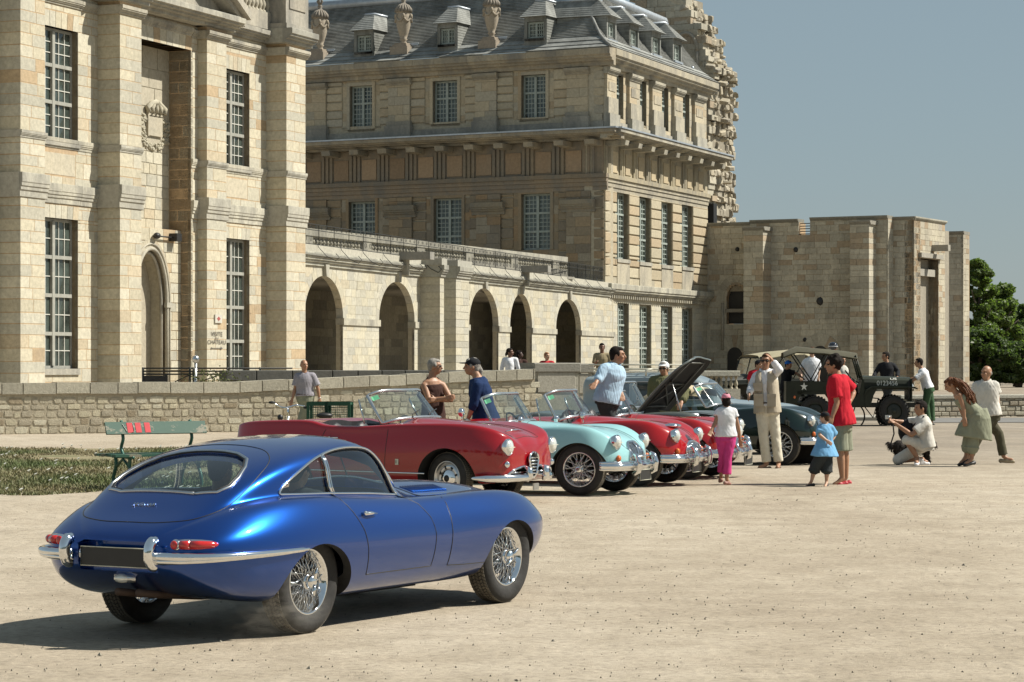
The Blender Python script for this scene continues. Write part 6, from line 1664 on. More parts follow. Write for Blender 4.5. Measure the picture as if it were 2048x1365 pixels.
def open_car(o):
 root = empty(o['name'], (*o['loc'], float(gz(*o['loc']))), R(-o['hd']), local=True); tag(root, o['label'], 'car', 'classic cars parked side by side')
 col = o['paint']; sx, sy, sz = o.get('scale', (1, 1, 1)); wb = o.get('wb', 2.39)*1.0
 kind = o['kind']
 if kind == 'tail':      # slab-sided open car with soft tail fins and a shield grille
  xs = [-.90,-.87,-.78,-.50,-.10, .30, .50, .80,1.15,1.45,1.80,2.20,2.55,2.80,2.93,2.99]
  w  = [ .42, .52, .62, .72, .77, .785,.785,.785,.785,.785,.785,.785,.765,.70,.60,.48]
  zb = [ .42, .36, .32, .26, .24, .23, .22, .22, .22, .22, .22, .23, .24, .26, .29, .34]
  zw = [ .60, .62, .63, .62, .60, .60, .58, .58, .58, .58, .60, .62, .62, .60, .56, .52]
  yc = [ .36, .44, .54, .62, .67, .69, .70, .71, .71, .70, .68, .66, .63, .57, .48, .36]
  zc = [ .75, .82, .87, .905,.92, .92, .875,.86, .865,.885,.90, .905,.885,.83,.76,.67]
  zt = [ .72, .80, .85, .885,.90, .91, .89, .88, .90, .945,.935,.895,.85,.79,.73,.65]
  P = simple_net(xs, w, zb, zw, yc, zc, zt, .60, .03); P[:, :, 2] = np.where(P[:, :, 2] > .5, P[:, :, 2] + .045, P[:, :, 2])
 else:
  xs = [-.90,-.86,-.75,-.45,-.05, .35, .75,1.10,1.35,1.65,2.00,2.39,2.65,2.85,2.98,3.04]
  w  = [ .25, .38, .50, .64, .725,.70, .67, .66, .67, .69, .72, .735,.715,.63,.50,.34]
  zb = [ .42, .36, .31, .27, .25, .24, .23, .22, .22, .22, .23, .25, .27, .30, .34, .40]
  zw = [ .50, .52, .54, .56, .56, .55, .54, .53, .53, .54, .56, .57, .56, .54, .51, .49]
  yc = [ .18, .28, .38, .50, .585,.58, .56, .555,.56, .57, .585,.58, .555,.49,.39,.26]
  zc = [ .56, .64, .72, .805,.845,.81, .765,.775,.80, .835,.865,.865,.815,.735,.63,.56]
  zt = [ .56, .645,.74, .825,.865,.865,.86, .875,.905,.905,.88, .835,.785,.715,.62,.55]
  P = simple_net(xs, w, zb, zw, yc, zc, zt, .64, .035)
 P[:, :, 0] = np.where(P[:, :, 0] > 2.39, 2.39+(P[:, :, 0]-2.39)*(.90 if kind == 'tail' else .78), P[:, :, 0]); P = P * np.array([sx, sy, sz]); vs, fs = loft(P, 6, 6, 4); surf = Surf(vs, fs)
 mb = MB(); mb.add(vs, fs, None, 0, True); body = mb.build('body', [col], root)
 r = o.get('r', .315)
 cuts = []
 for s_ in (-1, 1):
  cuts.append(ellcut(0, .26, .365, .36*sz, .42*s_, 1.1*s_, UNDER)); cuts.append(ellcut(wb, .26, .385, .40*sz, .38*s_, 1.1*s_, UNDER))
 ck = [(.18,0),(.20,.30),(.30,.50),(.50,.56),(1.0,.565),(1.20,.52),(1.30,.35),(1.34,0)] if kind != 'tail' else [(.22,0),(.24,.35),(.34,.56),(.52,.62),(1.15,.63),(1.28,.55),(1.36,.35),(1.40,0)]
 ck = [(a*sx, b*sy) for a, b in ck]; ck = ck + [(a, -b) for a, b in ck[1:-1][::-1]]
 if not o.get('notop_cut'): cuts.append(polycut(ck, .34, 1.5, 'z', BLEATH if 'inner' not in o else o['inner']))
 if o.get('bonnet_open'): cuts.append(polycut([(1.62,-.40),(2.70,-.30),(2.70,.30),(1.62,.40)], .55, 1.5, 'z', UNDER))
 if kind == 'tail':
  cuts.append(polycut([(-.52,.345),(-.44,.40),(-.16,.43),(-.13,.36),(-.5,.335)], 2.6, 3.4, 'x', UNDER)); cuts.append(polycut([(.52,.345),(.44,.40),(.16,.43),(.13,.36),(.5,.335)], 2.6, 3.4, 'x', UNDER))
 bool_cut(body, cuts); fix_normals(body.data, surf)
 dr = [(.42,.30),(.44,.60),(.50,.80),(.52,1.2),(1.28,1.2),(1.27,.60),(1.26,.30)]
 if kind == 'tail': dr = [(.50,.32),(.50,.60),(.52,.80),(.56,1.2),(1.42,1.2),(1.40,.6),(1.38,.32)]
 dr = [(a*sx, b*sz) for a, b in dr]
 bn = lambda c, n: 1.50*sx < c.x < 2.86*sx and abs(c.y) < lerp(.50, .30, (c.x-1.5)/1.4)*sy and n.z > .3
 parts = split_mesh(body, [('door', lambda c, n: inpoly(c.x, c.z, dr) and c.y < -.5), ('door', lambda c, n: inpoly(c.x, c.z, dr) and c.y > .5), ('bonnet', bn)])
 g = MB()
 for s_ in (-1, 1):
  g.tube(surf.line('side', dr[:3] + [(dr[3][0], .86*sz)], 0, s_), .004, 4); g.tube(surf.line('side', [(dr[4][0], .87*sz)] + dr[5:] + [dr[0]], 0, s_), .004, 4)
  g.tube(surf.line('top', [(1.50*sx, 0), (1.50*sx, s_*.50*sy), (2.2*sx, s_*.42*sy), (2.86*sx, s_*.30*sy), (2.86*sx, 0)], 0), .004, 4)
 g.build('panel_gaps', BLACK, root)
 for s_ in (-1, 1):
  h = surf.side(.62*sx, .76*sz, s_)
  if h:
   hd = MB(); q = h[0]; hd.tube([q, q+Vector((0, s_*.03, 0)), q+Vector((.13, s_*.025, .004))], [.010,.011,.006], 6); hd.ell(q + Vector((0, s_*.015, 0)), (.02,.01,.018), 8); hd.build('door_handle', CHROME, parts[0] if s_ < 0 else parts[1])
 sm = o.get('inner', BLEATH)
 for s_ in (-1, 1):
  st = MB(); st.ell((.42*sx, s_*.30, .66), (.09,.21,.27), 14); st.ell((.75*sx, s_*.30, .46), (.28,.22,.10), 12); S_ = st.build('seat', sm, root)
 swm = MB(); M_ = Matrix.Translation((1.12*sx, .30, .83)) @ Matrix.Rotation(R(62), 4, 'Y')
 swm.tube([M_ @ Vector((.20*math.cos(a), .20*math.sin(a), 0)) for a in np.linspace(0, 2*math.pi, 25)[:-1]], .012, 6, closed=True)
 for a in (0.5, 2.6, 4.7): swm.tube([M_ @ Vector((0,0,-.02)), M_ @ Vector((.20*math.cos(a), .20*math.sin(a), 0))], .008, 5)
 swm.build('steering_wheel', BLACK, root)
 bx = 1.36*sx if kind != 'tail' else 1.44; zb0 = surf.top(bx+.05, 0)[0].z; hh = o.get('screen', .36); tx = bx - o.get('rake', .20); wv = .60*sy if kind != 'tail' else .66
 base = [(bx-.16, -wv, zb0-.06), (bx-.02, -wv*.72, zb0-.005), (bx+.04, 0, zb0+.01), (bx-.02, wv*.72, zb0-.005), (bx-.16, wv, zb0-.06)]
 topp = [(tx-.14, -wv*.90, zb0+hh-.06), (tx-.03, -wv*.66, zb0+hh-.005), (tx+.02, 0, zb0+hh), (tx-.03, wv*.66, zb0+hh-.005), (tx-.14, wv*.90, zb0+hh-.06)]
 B_ = smooth_pts(base, 5); T_ = smooth_pts(topp, 5); n_ = len(B_)
 gm = MB(); gm.add(list(B_) + list(T_), [(i, i+1, n_+i+1, n_+i) for i in range(n_-1)], None, 0, True); wsn = gm.build('windscreen', GLASS, root)
 fm = MB(); fm.tube(list(B_) + list(T_)[::-1], .020, 8, closed=True); fm.build('frame', GREYFR, wsn)
 stk = MB(); a, b = lerp(B_[1], T_[1], .78), lerp(B_[4], T_[4], .78); c, d = lerp(B_[4], T_[4], .92), lerp(B_[1], T_[1], .92); stk.add([v + Vector((.006, 0, 0)) for v in (a, lerp(a, b, .7), lerp(d, c, .7), d)], [(0,1,2,3)]); stk.build('sticker', STICK, wsn)
 wp = MB()
 for y in (-.28, .12): wp.tube([(bx+.05, y, zb0+.0), (bx+.03, y+.01, zb0+.05), (bx-.01, y+.26, zb0+.10)], .007, 5)
 wp.build('wiper', BLACK, root)
 if o.get('quarter'):
  for s_ in (-1, 1):
   q = MB(); a, b = Vector(base[0 if s_ < 0 else 4]), Vector(topp[0 if s_ < 0 else 4]); p = a + Vector((-.24, 0, .0)); t = b + Vector((-.12, 0, -.05)); q.tube([p, t], .012, 6); q.build('quarter_window_frame', GREYFR, root)
   gq = MB(); gq.add([a, b, t, p], [(0,1,2,3)]); gq.build('quarter_window', GLASS, root)
 mr = MB(); h = surf.side(1.75*sx, .80*sz, -1)[0] if o.get('mirror') else None
 for s_ in o.get('mirror', ()):
  q = surf.top(bx+.22, s_*.60*sy)[0]; m_ = MB(); m_.tube([q, q+Vector((0,0,.07))], .008, 5); m_.lathe([(.052,-.012),(.055,.0),(.0,.004)], 14, M=Matrix.Translation(q+Vector((-.01,0,.11))), axis='x'); m_.ell(q+Vector((.005,0,.11)), (.025,.052,.052), 12); m_.build('wing_mirror', CHROME, root)
 for s_ in (-1, 1):
  y = s_*o.get('hly', .50)*sy; z = o.get('hlz', .665)*sz; q = surf.front(y, z)
  x = (q[0].x if q else 2.8*sx)
  headlamp(root, Vector((x+.02, y, z)), o.get('hlr', .092), col)
  sl = MB(); q2 = surf.front(y*1.02, z-.20*sz); p2 = q2[0] if q2 else Vector((2.85*sx, y, z-.2)); sl.ell(p2 + Vector((.01,0,0)), (.035,.042,.042), 12); sl.build('side_lamp', ORGL if kind != 'tail' else CHROME, root)
  tl = MB(); q3 = surf.rear(s_*.50*sy, .62*sz) ; p3 = q3[0] if q3 else Vector((-.8, s_*.5, .6)); tl.ell(p3, (.03,.04,.06), 10); tl.build('tail_lamp', REDGL, root)
 xf = surf.front(0, .48)[0].x
 def strip(poly_yz, off, nm, mat): return None
 if kind == 'tail':
  gr = MB(); zb_, zt_ = .27, .60
  def hw(z): return lerp(.025, .115, min(1, ((z-zb_)/(zt_-zb_-.08)))**.8) * (1 if z < zt_-.08 else math.sqrt(max(0.02, 1-((z-(zt_-.08))/.085)**2)))
  zz = np.linspace(zb_, zt_, 12); xg = lambda z: (surf.front(0, z) or (Vector((3.0,0,z)),))[0].x + .035
  bk = MB(); bk.add([(xg(z)-.01, -hw(z), z) for z in zz] + [(xg(z)-.01, hw(z), z) for z in zz], [(i, i+1, 13+i, 12+i) for i in range(11)]); G_ = bk.build('grille', BLACK, root)
  fr_ = MB(); fr_.tube([(xg(z), -hw(z), z) for z in zz] + [(xg(z), hw(z), z) for z in zz[::-1]], .014, 8, closed=True); fr_.build('grille_surround', CHROME, G_)
  for z in np.linspace(zb_+.05, zt_-.06, 7): b_ = MB(); b_.tube([(xg(z), -hw(z), z), (xg(z)+.01, 0, z), (xg(z), hw(z), z)], .009, 6); b_.build('grille_bar', CHROME, G_)
  em = MB(); em.lathe([(.035,0),(.035,.012),(0,.014)], 14, M=Matrix.Translation((xg(.56)+.015, 0, .575)), axis='x'); em.build('round_badge', BLACK, G_)
  for s_ in (-1, 1):
   outl = [(.55,.345),(.46,.405),(.30,.435),(.155,.435),(.13,.35),(.5,.33)]
   pts = []
   for y, z in outl:
    q = surf.front(s_*y, z); pts.append((q[0] if q else Vector((2.9, s_*y, z))) + Vector((.012, 0, 0)))
   bar(pts, .015, 'whisker_surround', CHROME, root, 8, closed=True, smooth=3)
   pm = []
   for y in (.48, .35, .15): q = surf.front(s_*y, .375); pm.append((q[0] if q else Vector((2.9, s_*y, .375))) + Vector((.0,0,0)))
   bar(pm, .012, 'whisker_bar', CHROME, root, 6)
   bp = []
   for x_, y in ((2.55,.80),(2.72,.755),(2.85,.60),(2.95,.38),(2.99,.17)): bp.append((x_+.02, s_*y, .315))
   bar(bp, [.02,.045,.048,.045,.03], 'front_bumper', CHROME, root, 10, flat=1.0, smooth=5)
   ov = MB(); ov.tube([(2.98, s_*.21, .27), (3.02, s_*.21, .33), (3.01, s_*.21, .40), (2.96, s_*.21, .44)], [.02,.042,.045,.02], 10); ov.build('overrider', CHROME, root)
   st = surf.line('side', [(.35,.375),(1.92,.36)], .006, s_); bar(st, .010, 'side_moulding', CHROME, root, 6)
   em = MB(); q = surf.side(1.56, .49, s_); 
   if q:
    q = q[0]; yy = q.y + s_*.006
    em.box((q.x-.022, min(yy, yy+.004*s_), q.z-.034), (q.x+.022, max(yy, yy+.004*s_), q.z+.034)); em.build('flank_badge', PALEPAINT, root)
    bar([(q.x-.008, yy+s_*.006, q.z-.02),(q.x-.008, yy+s_*.006, q.z+.02)], .004, 'badge_mark', BLACK, root, 5)
  pb = MB(); pb.box((2.98, -.06, .16), (3.0, .06, .24)); pb.build('tow_plate', STEEL, root)
  hs_ = MB(); a = surf.top(2.70, 0)[0]; hs_.tube([(2.70, -.20, surf.top(2.70,-.2)[0].z+.004), (2.72, 0, a.z+.010), (2.70, .20, surf.top(2.70,.2)[0].z+.004)], .010, 6); hs_.build('bonnet_trim', CHROME, root)
 else:
  gk = o.get('grille', 'oval')
  if gk == 'oval':      # rounded grille leaning back with vertical bars
   zc_, rz, ry = .50*sz, .175*sz, .24*sy
   pts = []
   for a in np.linspace(0, 2*math.pi, 25)[:-1]:
    y, z = ry*math.copysign(abs(math.cos(a))**.8, math.cos(a))*(1 - .15*math.sin(a)), zc_ + rz*math.copysign(abs(math.sin(a))**.9, math.sin(a)); q = surf.front(y, min(z, .66*sz)); pts.append((q[0] if q else Vector((2.9*sx, y, z))) + Vector((.012, 0, 0)))
   G_ = panel_on(surf, 'front', [(ry*math.cos(a)*.97, zc_ + rz*math.sin(a)*.93) for a in np.linspace(0, 2*math.pi, 25)[:-1]], .010, 'grille', MESHG, root, 4)
   b2 = MB(); b2.tube(pts, .018, 8, closed=True); b2.build('grille_surround', CHROME, G_)
   for k in range(-5, 6):
    if k == 0: continue
    y = k*ry/6; zz = [zc_ + q*rz*math.sqrt(max(0, 1-(y/ry)**2))*.9 for q in (-1, -.3, .3, 1)]; pp = []
    for z in zz: q = surf.front(y, min(z, .66*sz)); pp.append((q[0] if q else Vector((2.9*sx, y, z))) + Vector((.022,0,0)))
    b3 = MB(); b3.tube(pp, .006, 5); b3.build('grille_bar', CHROME, G_)
   cb = MB(); pp = []
   for q_ in np.linspace(-1, 1, 5): z = zc_ + q_*rz; q = surf.front(0, min(z, .66*sz)); pp.append((q[0] if q else Vector((2.9*sx, 0, z))) + Vector((.034, 0, 0)))
   cb.tube(pp, .013, 8); cb.build('grille_centre_bar', CHROME, G_)
  else:                 # wide mesh mouth
   pts = []
   for a in np.linspace(0, 2*math.pi, 25)[:-1]:
    y, z = .30*sy*math.cos(a), .455*sz + .105*sz*math.sin(a)*(1.25 if math.sin(a) > 0 else .8); q = surf.front(y, z); pts.append((q[0] if q else Vector((2.9*sx, y, z))) + Vector((.012, 0, 0)))
   G_ = panel_on(surf, 'front', [(p.y*.98, p.z) for p in pts], .010, 'grille', STEEL, root, 4)
   b2 = MB(); b2.tube(pts, .018, 8, closed=True); b2.build('grille_surround', CHROME, G_)
   for k in range(-8, 9): 
    y = k*.034*sy; hz = .10*sz*math.sqrt(max(0.05, 1-(y/.30/sy)**2)); pp = [Vector((lerp(0,1,0),0,0))]
    pp = []
    for z in (.455*sz-hz*.8, .455*sz+hz*1.2): q = surf.front(y, z); pp.append((q[0] if q else Vector((2.9*sx, y, z))) + Vector((.03,0,0)))
    b3 = MB(); b3.tube(pp, .005, 5); b3.build('grille_bar', CHROME, G_)
   sc_ = MB(); q = surf.top(2.62*sx, 0)[0]; sc_.ell(q + Vector((0,0,.01)), (.12,.17,.035), 14); sc_.build('bonnet_scoop', CHROME, root)
  zb_ = .37*sz; xb = 2.93*sx + .05
  bp = [(xb-.30, -.70*sy, zb_), (xb-.13, -.64*sy, zb_), (xb-.02, -.42*sy, zb_), (xb+.02, 0, zb_), (xb-.02, .42*sy, zb_), (xb-.13, .64*sy, zb_), (xb-.30, .70*sy, zb_)]
  B1 = MB(); sp_ = smooth_pts(bp, 5)
  for dz, rr in ((0, .040), (.038, .022), (-.038, .022)): B1.tube([p + Vector((0 if dz == 0 else -.008, 0, dz)) for p in sp_], rr, 10)
  B1.build('front_bumper', CHROME, root)
  for s_ in (-1, 1):
   ov = MB(); ov.tube([(xb-.01, s_*.30*sy, zb_-.11), (xb+.06, s_*.30*sy, zb_-.07), (xb+.075, s_*.30*sy, zb_+.03), (xb+.045, s_*.30*sy, zb_+.12), (xb+.0, s_*.30*sy, zb_+.15)], [.025,.036,.040,.034,.02], 10); ov.build('overrider', CHROME, root)
  ra = MB(); ra.tube([(xb+.03, -.30*sy, zb_+.11), (xb+.05, 0, zb_+.12), (xb+.03, .30*sy, zb_+.11)], .012, 8); ra.build('badge_rail', CHROME, root)
  if o.get('plate', True):
   pl = MB(); py_ = o.get('plate_y', 0); pl.box((xb+.01, py_-.20, zb_-.19), (xb+.025, py_+.20, zb_-.06)); pl.build('number_plate', PLATE, root)
   pe = MB(); X_ = xb+.026; pe.tube([(X_,py_-.2,zb_-.19),(X_,py_+.2,zb_-.19),(X_,py_+.2,zb_-.06),(X_,py_-.2,zb_-.06)], .004, 5, closed=True); pe.build('number_plate_edge', PALEPAINT, root)
  vt = MB()
  for s_ in (-1, 1):
   q = surf.top(1.72*sx, s_*.44*sy)[0]; vt.ell(q, (.075,.035,.010), 12)
  vt.build('bonnet_vents', CHROME, root)
 if o.get('bonnet_open'):
  Mo = Matrix.Translation((1.56*sx, 0, .90*sz)) @ Matrix.Rotation(R(-50), 4, 'Y')
  b = MB(); nx, ny = 10, 8; L_ = 1.12
  def bp_(i, j, dz): 
   f, g_ = i/nx, j/ny*2-1; hw = lerp(.60, .52, f**2) * (1 - .25*max(0, f-.85)/.15); return Mo @ Vector((f*L_, g_*hw, dz - .05*g_*g_ - .10*f*f + (.02 if abs(g_) < .4 else 0)))
  top = [bp_(i, j, .0) for i in range(nx+1) for j in range(ny+1)]; bot = [bp_(i, j, -.03) for i in range(nx+1) for j in range(ny+1)]; M1 = ny+1; tt = len(top)
  b.add(top, [(i*M1+j, (i+1)*M1+j, (i+1)*M1+j+1, i*M1+j+1) for i in range(nx) for j in range(ny)], None, 0, True)
  b.add(bot, [(i*M1+j, i*M1+j+1, (i+1)*M1+j+1, (i+1)*M1+j) for i in range(nx) for j in range(ny)], None, 1, True)
  rim_ = [bp_(i, 0, -.01) for i in range(nx+1)] + [bp_(nx, j, -.01) for j in range(1, ny+1)] + [bp_(i, ny, -.01) for i in range(nx-1, -1, -1)] + [bp_(0, j, -.01) for j in range(ny-1, 0, -1)]
  b.tube(rim_, .018, 6, closed=True)
  bo = b.build('raised_bonnet', [col, UNDER], root)
  rb = MB()
  for a, c in (((.05,-.40),(.95,-.30)), ((.05,.40),(.95,.30)), ((.5,-.42),(.5,.42)), ((.08,-.42),(.08,.42)), ((.93,-.33),(.93,.33)), ((.1,-.4),(.5,.38)), ((.1,.4),(.5,-.38))):
   rb.tube([Mo @ Vector((a[0]*L_, a[1], -.05-.10*a[0]**2)), Mo @ Vector((c[0]*L_, c[1], -.05-.10*c[0]**2))], .016, 6)
  rb.build('bonnet_frame', plain('dark_olive_frame', (.06,.06,.05), .5), bo)
  pr = MB(); pr.tube([(2.25*sx, -.36, .80), Mo @ Vector((.62*L_, -.36, -.06))], .010, 6); pr.build('prop_rod', STEEL, bo)
  en = MB(); en.box((1.75,-.13,.5), (2.45,.13,.80)); en.tube([(1.8,.0,.83),(2.4,.0,.83)], .06, 8); en.ell((2.0,-.22,.76), (.09,.06,.08), 8); en.ell((2.3,-.22,.76), (.09,.06,.08), 8); en.tube([(1.8,.25,.75),(2.5,.25,.78)], .03, 6); en.tube([(2.5,-.2,.78),(2.6,.1,.82)], .03, 6); en.build('engine', STEEL, root)
 if o.get('soft_top'):
  cloth = o['soft_top']; st = MB(); xsx = [-.02,.12,.40,.80,1.08,1.20]; zz = [.90,1.10,1.27,1.31,1.27,1.24]; ww = [.48,.52,.55,.56,.55,.53]
  Nn = len(xsx); Pn = np.zeros((Nn, 12, 3))
  rows = []
  ringy = [-1, -1, -.86, -.5, 0, .5, .86, 1, 1]; 
  vs_ = []; m_ = 9
  for i in range(Nn):
   x, z, w_ = xsx[i], zz[i], ww[i]; z0 = .88
   for j, q in enumerate(ringy):
    zr = {0: (z0 if i < 2 else z-.13), 8: (z0 if i < 2 else z-.13), 1: z-.12, 7: z-.12, 2: z-.025, 6: z-.025, 3: z, 5: z, 4: z+.01}[j]
    vs_.append((x, q*w_*(1.08 if j in (0, 8) and i < 2 else 1), zr))
  st.add(vs_, [(i*m_+j, (i+1)*m_+j, (i+1)*m_+j+1, i*m_+j+1) for i in range(Nn-1) for j in range(m_-1)], None, 0, True)
  st.build('soft_top', cloth, root)
  for s_ in (-1, 1):
   b = MB(); b.tube([(xsx[1], s_*ww[1]*1.04, .98), (xsx[2], s_*ww[2], 1.14), (xsx[3], s_*ww[3], 1.18), (1.16, s_*.54, 1.13)], .014, 6); b.build('soft_top_edge', cloth, root)
   gq = MB(); gq.add([(.15, s_*.60, .88), (1.18, s_*.60, .90), (1.10, s_*.55, 1.15), (.45, s_*.55, 1.14)], [(0,1,2,3)]); gq.build('side_screen', GLASS, root)
 whl = make_wheel(o.get('wheel', 'wire'), r, .155, r*.665 if o.get('wheel') != 'plain' else r*.62, rimmat=o.get('rimmat'))
 put_wheels(root, whl, wb, o.get('track', 1.22)*1.0, r, o.get('steer', 0)); kill(whl)
 return root
def fromhub(px, Y, hd, track_half, wb):
 """rear axle centre on the ground from the outer face of the near front hub"""
 h = Vector((math.cos(R(hd)), -math.sin(R(hd)))); rt = Vector((-h.y*-1*-1, -h.x)) if False else Vector((-math.sin(R(hd)), -math.cos(R(hd))))
 p = Vector((PX(px, Y), Y)) - rt*track_half - h*wb
 return (p.x, p.y)
RED1 = paint('deep_red_paint', (.27,.004,.009), 0, .3, dust=.10)
RED2 = paint('bright_red_paint', (.33,.005,.007), 0, .3, dust=.10)
RED3 = paint('red_paint', (.32,.008,.010), 0, .3, dust=.10)
PALE = paint('pale_blue_paint', (.30,.56,.58), 0, .3, dust=.1)
GREYG = paint('grey_green_paint', (.11,.125,.115), 0, .3, dust=.1)
DGRN = paint('dark_green_paint', (.003,.013,.010), 0, .3, dust=.15)
BROWNL = plain('brown_leather', (.16,.045,.03), .5, 0, .2, 10)
TAN = plain('tan_canvas', (.48,.40,.27), .9, 0, .12, 4, .3)
REDL = plain('red_leather', (.28,.02,.02), .5)
open_car(dict(name='open_car', label='deep red open car with slab sides, shield grille and whisker trim behind the blue coupe', kind='tail', paint=RED1, loc=fromhub(895, 29.7, 28, .71, 2.2), hd=28, wb=2.2, r=.305, wheel='disc', track=1.27, steer=-.22, quarter=True, mirror=(1,), hly=.55, hlz=.675, hlr=.095, screen=.33, rake=.26))
open_car(dict(name='open_car', label='pale sky blue roadster with wire wheel and leaning oval grille', kind='round', paint=PALE, loc=fromhub(1157, 31.7, 23, .69, 2.39), hd=23, r=.325, mirror=(-1, 1), screen=.35, rake=.22, plate_y=.05))
open_car(dict(name='open_car', label='bright red roadster with wide mesh grille and brown seats next to the pale blue car', kind='round', paint=RED2, loc=fromhub(1274, 34.1, 21, .69, 2.39), hd=21, r=.325, grille='wide', inner=BROWNL, quarter=True, mirror=(-1,), scale=(1.02, 1.05, 1.02), screen=.35, rake=.22, plate_y=-.15))
open_car(dict(name='open_car', label='red roadster with small rounded grille partly hidden behind the girl', kind='round', paint=RED3, loc=fromhub(1372, 36.3, 21, .69, 2.39), hd=21, r=.32, screen=.33, rake=.22, plate_y=.4))
open_car(dict(name='open_car', label='grey green open car with its bonnet propped open', kind='round', paint=GREYG, loc=fromhub(1360, 38.9, 27, .70, 2.39), hd=27, r=.325, bonnet_open=True, scale=(1.02, 1.06, 1.06), screen=.40, rake=.22, plate=False, wheel='plain'))
open_car(dict(name='open_car', label='dark green sports car with tan canvas roof and wire wheels behind the vest man', kind='round', paint=DGRN, loc=fromhub(1558, 41.8, 20, .74, 2.60), hd=20, wb=2.60, r=.335, soft_top=TAN, scale=(1.10, 1.10, 1.10), notop_cut=True, track=1.34, screen=.34, rake=.25, hlz=.67))
# ---------------- grey blue estate car with roof rack
def estate():
 root = empty('estate_car', (2.45, 49.0, 0), R(-14), local=True); tag(root, 'pale grey blue old estate car with cream roof rack behind the dark green car', 'car', None)
 UPP = paint('grey_blue_paint', (.24,.29,.31), .0, .3)
 xs = [-1.0,-.95,-.80,-.40,.10,.60,1.10,1.45,1.70,1.95,2.25,2.60,2.95,3.20,3.32]
 w  = [.60,.68,.74,.78,.79,.79,.79,.78,.77,.76,.75,.74,.70,.58,.42]
 zb = [.36,.33,.30,.27,.26,.26,.26,.26,.26,.26,.26,.28,.30,.34,.38]; zw = [.62]*12 + [.60,.58,.56]
 yc = [.55,.62,.66,.70,.71,.71,.71,.70,.66,.58,.50,.44,.38,.28,.20]
 zc = [.85,.93,.96,.97,.97,.97,.97,.96,.95,.95,.93,.90,.86,.76,.66]
 y8 = [.50,.56,.59,.62,.63,.63,.62,.58,.46,.34,.30,.28,.25,.19,.12]; z8 = [1.30,1.38,1.42,1.44,1.45,1.45,1.43,1.28,1.06,1.0,.985,.96,.92,.81,.69]
 z9 = [1.36,1.45,1.49,1.51,1.52,1.52,1.50,1.34,1.10,1.02,1.0,.975,.93,.82,.70]; N = len(xs); Z0 = [0.]*N
 cv = [(Z0, zb), ([a*.5 for a in w], zb), ([a*.9 for a in w], [b+.01 for b in zb]), ([a*.99 for a in w], [lerp(a, b, .45) for a, b in zip(zb, zw)]), (w, zw), ([lerp(a, b, .4) for a, b in zip(w, yc)], [lerp(a, b, .75) for a, b in zip(zw, zc)]), (yc, zc), ([lerp(a, b, .5) for a, b in zip(yc, y8)], [lerp(a, b, .5) for a, b in zip(zc, z8)]), (y8, z8), ([a*.5 for a in y8], [lerp(a, b, .8) for a, b in zip(z8, z9)]), (Z0, z9)]
 vs, fs = loft(car_net(cv, xs, 11), 5, 5, 4); surf = Surf(vs, fs); mb = MB(); mb.add(vs, fs, None, 0, True); body = mb.build('body', [UPP], root)
 cuts = []
 for s_ in (-1, 1): cuts += [ellcut(0, .28, .38, .38, .5*s_, 1.1*s_, UNDER), ellcut(2.55, .28, .38, .38, .5*s_, 1.1*s_, UNDER)]
 bool_cut(body, cuts); fix_normals(body.data, surf)
 DG = plain('dark_glass', (.03,.04,.045), .05, 0, .2, 2, spec=.8)
 for s_ in (-1, 1):
  for P_ in ([(-.75,1.02),(-.05,1.02),(-.05,1.36),(-.70,1.36)], [(.08,1.02),(.72,1.02),(.72,1.36),(.08,1.36)], [(.82,1.02),(1.48,1.02),(1.26,1.34),(.82,1.36)]):
   panel_on(surf, 'side', P_, .006, 'side_window', DG, root, 3, s_); tr = surf.line('side', P_ + [P_[0]], .008, s_); bar(tr, .010, 'window_trim', STEEL, root, 5)
  g = MB()
  for x in (.02, .77): g.tube(surf.line('side', [(x, .35), (x, 1.0)], 0, s_), .004, 4)
  g.build('panel_gaps', BLACK, root); headlamp(root, Vector((3.06, s_*.60, .72)), .10)
  fw = MB(); fw.tube(smooth_pts([(1.95, s_*.66, .50), (2.2, s_*.70, .72), (2.55, s_*.72, .80), (2.9, s_*.68, .70), (3.1, s_*.62, .5)], 4), [.07]+[.12]*14+[.10, .08], 10); fw.build('front_wing', UPP, root)
 panel_on(surf, 'top', [(1.42,-.50),(1.78,-.34),(1.84,0),(1.78,.34),(1.42,.50),(1.36,0)], .008, 'windscreen', DG, root, 4)
 ribs = MB()
 for y in np.linspace(-.48, .48, 9): ribs.tube([(x, y, surf.top(x, y)[0].z+.004) for x in (-.85, 0, .6, 1.1)], .008, 5)
 ribs.build('roof_ribs', UPP, root)
 rk = empty('roof_rack', (2.45, 49.0, 0)); rk.parent = root; rk.location = (0,0,0); rk['_loc'] = True
 CR = plain('cream_paint', (.60,.58,.48), .5)
 for z, e in ((1.60, 0), (1.68, .02)):
  f = MB(); f.tube([(-.85-e,-.56-e,z),(1.15+e,-.56-e,z),(1.15+e,.56+e,z),(-.85-e,.56+e,z)], .016, 6, closed=True); f.build('rack_rail', CR, rk)
 for x in np.linspace(-.8, 1.1, 9): f = MB(); f.tube([(x,-.56,1.59),(x,.56,1.59)], .012, 5); f.build('rack_slat', CR, rk)
 for x in (-.6, .25, 1.0):
  for s_ in (-1, 1): f = MB(); f.tube([(x, s_*.64, 1.47), (x, s_*.64, 1.58), (x+.12, s_*.60, 1.60)], .020, 6); f.build('rack_foot', CR, rk)
 b = MB(); b.tube([(3.1,-.7,.42),(3.42,-.5,.42),(3.45,.5,.42),(3.1,.7,.42)], .04, 8); b.build('front_bumper', CHROME, root)
 whl = make_wheel('plain', .33, .16, .21, rimmat=CR); put_wheels(root, whl, 2.55, 1.30, .33); kill(whl)
estate()
